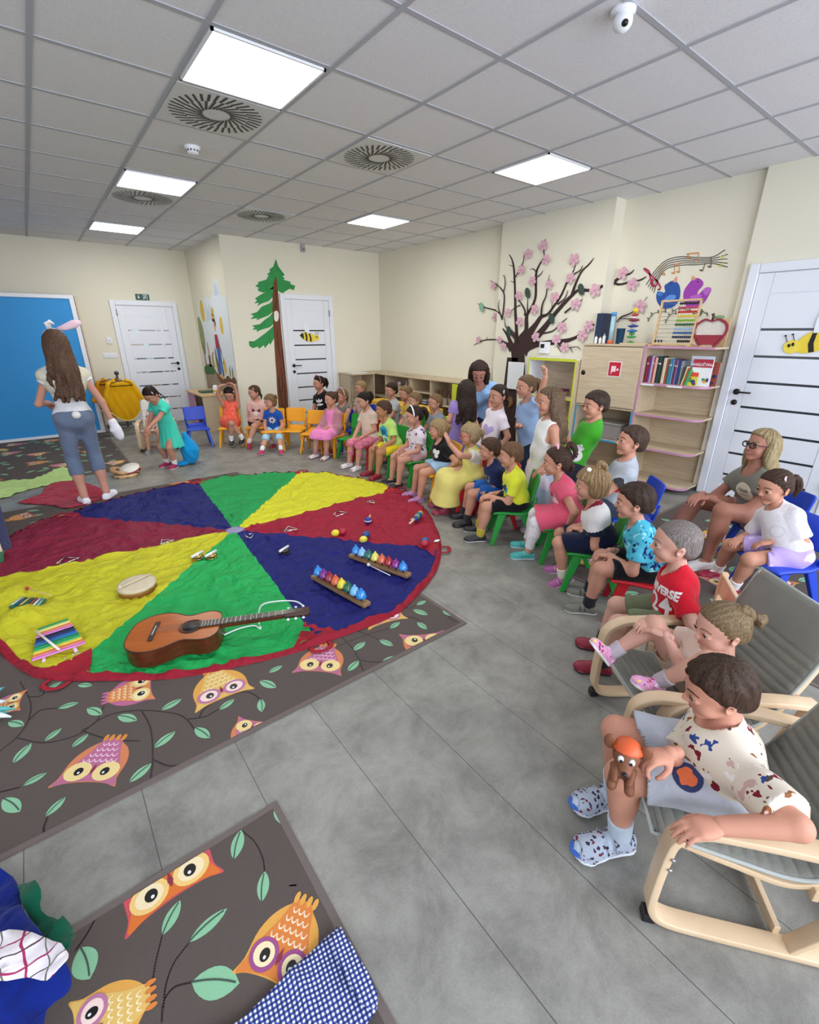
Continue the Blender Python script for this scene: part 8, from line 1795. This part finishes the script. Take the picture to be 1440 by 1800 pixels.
seated('c22', 'boy in a yellow shirt and black shorts with clasped hands', 2.66, 2.06, (898, 800), 136, hs=.205, h=.0062, chair='green', clab='green plastic chair under the boy in the yellow shirt', hyaw=136, tilt=.05, style='short', hair='7a5a40', top=tee('d8e03a', sleeve=.65), bottom=sho('17171b', .85), shoes=SH('sneaker', '26262c', 'd8d8d0'), socks=SO('c0b03a'), hands=('clasp', 'clasp'), decals=[dict(shapes=[([(-.5, -.1), (.5, -.1), (.5, .18), (-.5, .18)], '2a86b8'), (blob(0, .05, .3, 3), '1a4a70')], at=(0, .52), size=.12)])
person('c23', 'girl in a light blue shirt with one fist raised beside her head', hip=(3.42, 2.58, .52), headpx=(925, 680), yaw=160, hyaw=160, hs=.198, S=1.08, standing=True, hands=((3.28, 2.36, 1.22), 'cross'), elbow_out=(2.5, .6), curl=('grip', 'relax'), hand_dir=((0, 0, 1, .6, -.8, 0), None), style='tied', hair='7a6248', group='children standing behind the circle', top=tee('9cb8e0', sleeve=.55), bottom=dict(kind='jeans', m=cloth('26344a'), len=1.85), shoes=SH('sneaker', '808890'), extra=[PNYB()])
person('c24', 'girl with long wavy hair in a white vest and pastel tulle skirt', hip=(2.94, 2.10, .50), headpx=(966, 706), yaw=150, hyaw=146, hs=.198, S=1.05, h=.0062, standing=True, hands=((2.82, 1.98, .56), 'down'), style='loose', hair='7d6650', group='children standing behind the circle', top=dict(kind='tank', name='vest', m=cloth('e3e4df'), sleeve=0), bottom=dict(kind='skirt', m=print_mat('c0cfe6', ['dcc4dc', 'b8d0e8', 'e4dce8'], 7, .55), len=.62, flare_r=.04, name='tulle_skirt'), shoes=SH('flat', 'c8b0c8'), extra=[('long', .24, 95, .012)])
person('c25', 'boy in a bright green shirt standing behind the coral dress', hip=(3.18, 1.98, .50), headpx=(1047, 712), yaw=142, hyaw=150, hs=.203, S=1.1, h=.0062, standing=True, hands=('cross', 'down'), style='short', hair='4a3a30', group='children standing behind the circle', top=tee('47b02f', sleeve=.65), bottom=sho('2a3040'), shoes=SH('sneaker', '404448'), decals=[dict(shapes=[(blob(0, .2, .2, 2), 'f0f0f0'), (circ(0, -.15, .28), 'f0f0f0'), ('', 'ffffff')][:2]+[((('text', '$', .3, 0, -.15)), '202020')], at=(0, .38), size=.17)])
seated('c26', 'girl in a coral dress with a pink hair bow and white floral tights', 2.70, 1.62, (979, 812), 130, hs=.225, h=.0058, chair='green', clab='green plastic chair under the girl in coral', hyaw=130, tilt=.03, style='tied', hair='4d382e', top=dict(kind='dress', m=cloth('e05c78'), len=.93, sleeve=.35, puff=True, flare_r=.02), bottom=dict(kind='leggings', name='tights', m=print_mat('e6e2e6', ['c090a8', '9aa0b8', 'd0b060'], 60, .22), len=1.9, g=.005), shoes=SH('sneaker', '4ab0ac', 'd8e8e8', '3a9a98'), hands=('side', 'side'), elbow_out=(.5, .5),
       extra=[('bow', (.05, .12, .56), 'f0b8d0', .055), ('pony', [(-.25, .05, .45), (-.36, .05, .62), (-.52, .08, .45), (-.5, .1, .15)], [.06, .1, .09, .03]), ('pony', [(-.35, .1, .0), (-.5, .12, -.1), (-.48, .12, -.35)], [.05, .08, .02])], decals=[dict(shapes=[(blob(0, .05, .4, 31), 'b8a8a8'), (blob(.15, -.15, .25, 32), 'f0c8d0'), (blob(-.1, .25, .18, 33), 'c02838')], at=(0, .64), size=.10)])
seated('c27', 'boy in a pale grey shirt with a red and dark print, chin raised', 3.10, 1.54, (1110, 776), 135, hs=.235, h=.0062, hipz=.33, hyaw=140, hpitch=12, S=1.08, style='short', hair='554338', group='children in the back row', top=tee('b4bcc8', sleeve=.6), bottom=sho('3a4254'), shoes=SH('sneaker', '606468'), decals=[dict(shapes=[(blob(.05, .2, .35, 41), '2a2a30'), (circ(0, -.1, .3, 16, .22), 'c02030')], at=(0, .5), size=.14)])
seated('c28', 'blond toddler in a white-topped navy dress with red trim', 2.50, 1.28, (1040, 852), 122, hs=.225, h=.0055, chair='green', clab='green plastic chair under the blond toddler in the navy dress', hyaw=126, tilt=.04, style='bob', hair='ab8d66', top=dict(kind='dress', m=cloth('dcd9d8'), len=.85, sleeve=.6, cuff=cloth('8a2034'), skirt_m=cloth('141a34'), skirt_at=.48, flare_r=.01), shoes=SH('sneaker', 'a85a98', 'e0d0e0', 'd8a8cc'), socks=SO('e4d9c8'), feet=((2.33, 1.40, .075), (2.47, 1.50, .06)), footpitch=(-30, -10), hands=('lap', 'lap'),
       extra=[('disc', (.15, .2, .50), 'f2eef0'), ('pony', [(-.1, .05, .48), (-.12, .05, .68), (-.28, .06, .62), (-.35, .08, .4)], [.05, .07, .06, .02])], decals=[dict(shapes=[(circ(0, 0, .5), '1a2040')], at=(-.03, .62), size=.012)])
seated('c29', 'boy in a turquoise floral shirt and black shorts with clasped hands', 2.40, .93, (1115, 882), 120, hs=.225, h=.005, chair='red', clab='red plastic chair under the boy in the turquoise floral shirt', hyaw=122, tilt=.05, style='short', hair='44342b', skin='d9a791', top=tee(print_mat('4fb4cc', ['1f2f66', '2c86a8', '9adbe0', '1f2f66'], 26, .40, jit=.6), sleeve=.62), bottom=sho('15151a', .78), shoes=SH('sneaker', '77786e', 'd8d8d0', '303030'), socks=SO('2a2a30'), hands=('clasp', 'clasp'), S=1.03)
kid_chair(3.19, 1.46, 135, 'blue', 'blue plastic chair under the boy in the pale grey shirt')
seated('c30', 'boy with a shaved head in a red shirt numbered 24 and olive shorts', 2.00, .62, (1188, 955), 121, hs=.225, h=.0048, hipz=.32, hyaw=122, style='buzz', hair='8f8580', skin='dfb2a0', top=tee('c8182c', sleeve=.62, hem=-.01), bottom=sho('6a7458', .82), shoes=SH('sneaker', '8a1c34', '2a2a30', '30303a'), socks=SO('2a2c3c'), hands=((1.93, .55, .315), 'side'), elbow_out=(.8, .4), hand_dir=((-.5, -.1, -.5, .2, -.3, 1), None), curl=('relax', 'relax'),
       decals=[dict(name='lettering', shapes=[(('text', 'UNIVERSE', .40, 0, .42), 'ece8e8'), (('text', '24', 1.0, 0, -.18), 'ece8e8')], at=(0, .50), size=.118, rot=40)])
seated('c33', 'little girl in a white shirt and lilac shorts on a blue chair', 3.22, .52, (1362, 856), 150, hs=.222, h=.0052, hipz=.31, chair='blue', clab='blue plastic chair under the little girl in the white shirt', hyaw=150, hpitch=-8, style='tied', hair='4d382e', build=1.08, top=tee('e4e4ea', sleeve=.75, hem=-.06, flare=.012), bottom=sho(print_mat('b8a4dc', ['d8ccec'], 9, .3), .72), shoes=SH('flat', '9a1c3c', 'd8c8a8'), socks=SO('f0f0f0'), hands=('lap', 'knee'), S=1.0, group=GC,
       feet=(tuple(fl(1290, 1030, .055)), tuple(fl(1262, 1000, .055))), extra=[('clip', (.05, .34, .36), 'f0d0e0'), ('tie', (-.46, .02, .18), 'd8d8dc', .06), ('pony', [(-.44, .02, .18), (-.62, .02, .16), (-.74, .04, -.1), (-.66, .05, -.42)], [.06, .10, .11, .03])],
       decals=[dict(name='pocket', shapes=[(circ(0, 0, .5), 'd6d6de'), (circ(0, 0, .40), 'e6e6ec')], at=(.045, .52), size=.07)])
# small girl with her feet up
seated('c31', 'small girl reclining in the armchair with both feet up on the cushion', 1.63, .43, (1268, 1104), 149, hs=.205, h=.0048, hipz=.335, hyaw=140, hpitch=-6, S=.82, style='tied', hair='8a7456', skin='dfb2a0', tilt=-.03, group=None, top=tee('dcc6b8', sleeve=.5, flare=.01, puff=True), bottom=sho('c8b096', .5), feet=(tuple(fl(1160, 1197, .36)), tuple(fl(1078, 1146, .37))), knee_hint=((-.3, -.3, .8), (-.2, .3, 1.0)), footyaw=(150, 146), footpitch=(28, 52), shoes=dict(kind='sneaker', m=print_mat('e2a4c8', ['c03a78', 'f0dc6a', '3a3a5a', 'f4e0ee'], 60, .38), sole=WH, strap=mat('e2a4c8', .5)), socks=SO('b8b0b8'),
       hands=((1.55, .50, .50), (1.60, .58, .50)), elbow_out=(.5, .5), extra=[('tie', (-.50, .05, .16), 'e05a6a', .06), ('bun', (-.60, .06, .18), .14), ('lock', [(-.1, .1, .40), (-.3, .1, .42), (-.5, .05, .22)], [.08, .1, .08])])
# boy nearest the camera
I32 = seated('c32', 'boy nearest the camera in a cream printed shirt, a toy in one hand', 1.27, .20, (1262, 1212), 124, hs=.205, h=.0042, hipz=.345, hyaw=128, hpitch=-12, S=1.06, style='short', hair='4a372b', skin='dba48c', group=None, tilt=.0,
       top=tee(print_mat('ddd3c2', ['7a2030', '8a5a3a', 'e8e4e0', '2f4a8c', '5a4640', 'c8a8a0'], 21, .34, jit=.7), sleeve=.85, flare=.014, hem=-.05, neck=.056), bottom=sho('b3b8c2', .80, decals=[dict(name='badge', thigh=0, at=(.55, .42), size=.075, shapes=[(circ(0, 0, .5, 20), '27305c'), (blob(0, -.05, .34, 5), 'd8693a')])]),
       feet=(tuple(fl(1090, 1462, .08)), tuple(fl(1080, 1384, .08))), footyaw=(150, 150), hands=(tuple(fl(1268, 1452, .435)), tuple(fl(1178, 1325, .455))), elbow_out=(2.1, .5), foot=1.12, build=1.04, curl=('relax', 'grip'), hand_dir=((-.75, .55, -.1, .1, 0, 1), (-.85, .5, -.1, .1, .1, 1)),
       shoes=dict(kind='sandal', m=print_mat('aab5c6', ['3a3440', '4a4a5c', '7a3040'], 70, .36), sole=mat('e4ebf2', .5), strap=print_mat('aab5c6', ['3a3440', '4a4a5c'], 70, .36), insole=mat('2f5fb8', .6)), socks=dict(m=cloth('bccada'), **{'from': .74}))
# plain toy animal
tp = fl(1102, 1325, .46); r = empty('toy_animal', tp, math.radians(205), 'brown toy animal with an orange cap held by the boy nearest the camera', 'toy')
TB = mat('7a4a30', .6, var=.1); b = Field((-.08, -.08, -.10), (.08, .08, .08), .003); b.ell((0, 0, -.005), (.034, .034, .036)); b.ell((.036, 0, -.018), (.022, .018, .015), k=.012); b.ell((-.01, 0, -.058), (.026, .026, .034), k=.015)
for sd in (-1, 1): b.cone((.0, sd*.018, -.075), (.035, sd*.022, -.088), .014, .013, k=.008); b.cone((.004, sd*.024, -.05), (.03, sd*.018, -.068), .010, .009, k=.006)
Pp, Q = b.mesh(); Geo().add(Pp, Q, 0).build('body', [TB], r)
b = Field((-.08, -.08, -.04), (.08, .08, .08), .003); b.ell((-.004, 0, .004), (.038, .038, .038)); b.cut((0, 0, .010), (.35, 0, -1)); Pp, Q = b.mesh(); Geo().add(Pp, Q, 0).build('cap', [mat('d0592a', .45)], r)
for sd in (-1, 1):
    MB().mat(TB).ball((-.006, sd*.044, .018), (.008, .016, .024)).build('ear', r); MB().mat(WHITE).ball((.028, sd*.013, .004), (.007, .008, .010)).build('eye', r); MB().mat(BLACK).ball((.034, sd*.012, .003), (.0035, .004, .005)).build('pupil', r)
MB().mat(BLACK).ball((.058, 0, -.013), (.006, .008, .006)).build('nose', r)
# --- women
def vest_more(I): pass
WA = person('a1', 'woman with long brown hair seen from behind, in a cream fluffy vest and grey leggings', cat='person', adult=True, S=1.5, hs=.225, hip=(.17, 5.13, .775), headpx=(99, 606), yaw=98, hyaw=88, standing=True, feet=((.09, 5.06, .07), (.27, 5.10, .07)), build=.9, footyaw=(100, 60), hands=((.02, 5.36, .90), (.47, 5.10, .66)), elbow_out=(.5, .5), style='loose', hair='6b5140', h=.0075,
       top=tee('dcdde2', sleeve=.25, hem=.02), bottom=dict(kind='leggings', m=cloth('66748c'), len=1.42, g=.006), shoes=dict(kind='sock', m=cloth('e6e8f0'), sole=cloth('e6e8f0')), extra=[('long', .36, 62, .02)], skin='d2a08c')
def woman_extras(I):
    org, TR = I['org'], I['TR']; hip, nb = I['hip'], I['nb']; Ft, Lt, Ut = TR.T; s = 1.5; TL = np.linalg.norm(nb-hip)
    F_ = Field(hip-.3, nb+.2, .0085); F_.ell(hip*.30+nb*.70, (.062*s+.035, .088*s+.032, TL*.33), TR); F_.cone(nb-Ut*.055*s+Lt*.03, I['shj'][0]+Lt*.01, .055, .062, k=.04); F_.cone(nb-Ut*.055*s-Lt*.03, I['shj'][1]-Lt*.01, .055, .062, k=.04)
    F_.warp(lambda x, y, z: .0045*np.sin(x*150+z*60)*np.sin(y*140)*np.sin(z*130+x*40)); F_.cut(hip+Ut*TL*.42, -Ut); F_.cone(nb-Ut*.01, nb+Ut*.1, .055, .06, mode='s'); P, Q = F_.mesh(); Geo().add(P-org, Q, 0).build('fluffy_vest', [mat('ddd9c4', .95, var=.1, scale=60, bump=.9, bscale=160)], I['root'])
    b = MB().mat(mat('f0ecee', .9, bump=.5)); b.ball(tuple(hip+Ut*.055-Ft*.125-org), .034); b.build('pompom_tail', I['root'])
    HU = I['HU']; b = MB().mat(WHITE); b.tube([Vector(HU((.02, .38*math.sin(t), .13+.44*math.cos(t)))-org) for t in np.linspace(-1.6, 1.6, 13)], .006, 6); hbd = b.build('headband', I['root'])
    b = MB().mat(mat('f0eef0', .8)); b.tube([Vector(HU(p)-org) for p in ((0, .08, .56), (0, .10, .75), (.0, .02, .82), (0, -.10, .72))], [.02, .034, .03, .012], 10, squash=(1, .5)); b.build('rabbit_ear', I['root'])
    b = MB().mat(mat('e8c8d8', .8)); b.tube([Vector(HU(p)-org) for p in ((0, -.16, .56), (0, -.42, .62), (.0, -.72, .74), (0, -.95, .80))], [.014, .026, .034, .016], 10, squash=(1, .6)); b.build('rabbit_ear', I['root'])
    w, e = I['wr'][1], I['el'][1]; d = nrm(w-e); b = Field(w-.16, w+.2, .006); b.cone(w-d*.03, w+d*.04, .036, .040); b.ell(w+d*.085, (.07, .045, .032), frame_f(d, V(.4, .6, .2)), k=.03); b.ball(w+d*.05+Lt*.035, .02, k=.02); P, Q = b.mesh(); Geo().add(P-org, Q, 0).build('mitten', [mat('e9e6ee', .95, bump=.5)], I['root'])
woman_extras(WA)
person('a2', 'woman with dark brown hair in light blue leaning down to the girl in lilac', cat='person', adult=True, S=1.5, hs=.225, hip=(3.96, 3.62, .62), headpx=(842, 655), yaw=222, hyaw=225, hpitch=-30, tilt=.28, hands=((3.55, 3.25, .62), (3.50, 3.55, .60)), standing=True, feet=((3.98, 3.52, .07), (3.95, 3.75, .07)), style='loose', hair='43302b', skin='c48f7c', group=None, top=tee('8fb4e0', sleeve=.5), bottom=dict(kind='jeans', m=cloth('20283c'), len=1.85), shoes=SH('sneaker', '303036'), extra=[('long', .26, 95, .012)])
kid_chair(3.70, .76, 145, 'blue', 'blue plastic chair under the seated blonde woman')
person('a3', 'blonde woman with dark-framed glasses seated in a grey shirt and dusky shorts', cat='person', adult=True, S=1.46, hs=.205, hip=(3.66, .80, .355), headpx=(1338, 784), yaw=146, hyaw=150, hpitch=10, tilt=.10, hands=((3.40, 1.04, .46), (3.42, 1.10, .46)), elbow_out=(.5, .5), feet=((3.30, .93, .08), (3.40, 1.26, .08)), knee_hint=((-.3, .2, 1), (-.3, .3, 1)), style='loose', hair='b3a078', skin='b98572', h=.006, top=tee('77776c', sleeve=.4, flare=.008), bottom=sho('a8837c', .42), shoes=SH('flat', 'e4e2e0'), extra=[('glasses', '1c1a20'), ('long', .34, 95, .01)],
       decals=[dict(shapes=[(circ(0, 0, .5, 20), 'ddd6c0'), ([(-.34, .05), (-.25, .2), (-.2, .02), (-.1, .18), (-.05, .0), (.05, .16), (.1, .02), (.2, .2), (.26, .02), (.3, .1), (.27, -.04), (.18, .08), (.1, -.06), (.04, .06), (-.06, -.08), (-.11, .08), (-.2, -.06), (-.25, .1)], '3a2a2a'), ([(-.3, -.18), (.3, -.12), (.3, -.15), (-.3, -.21)], '6a5a4a')], at=(0.03, .62), size=.13)])
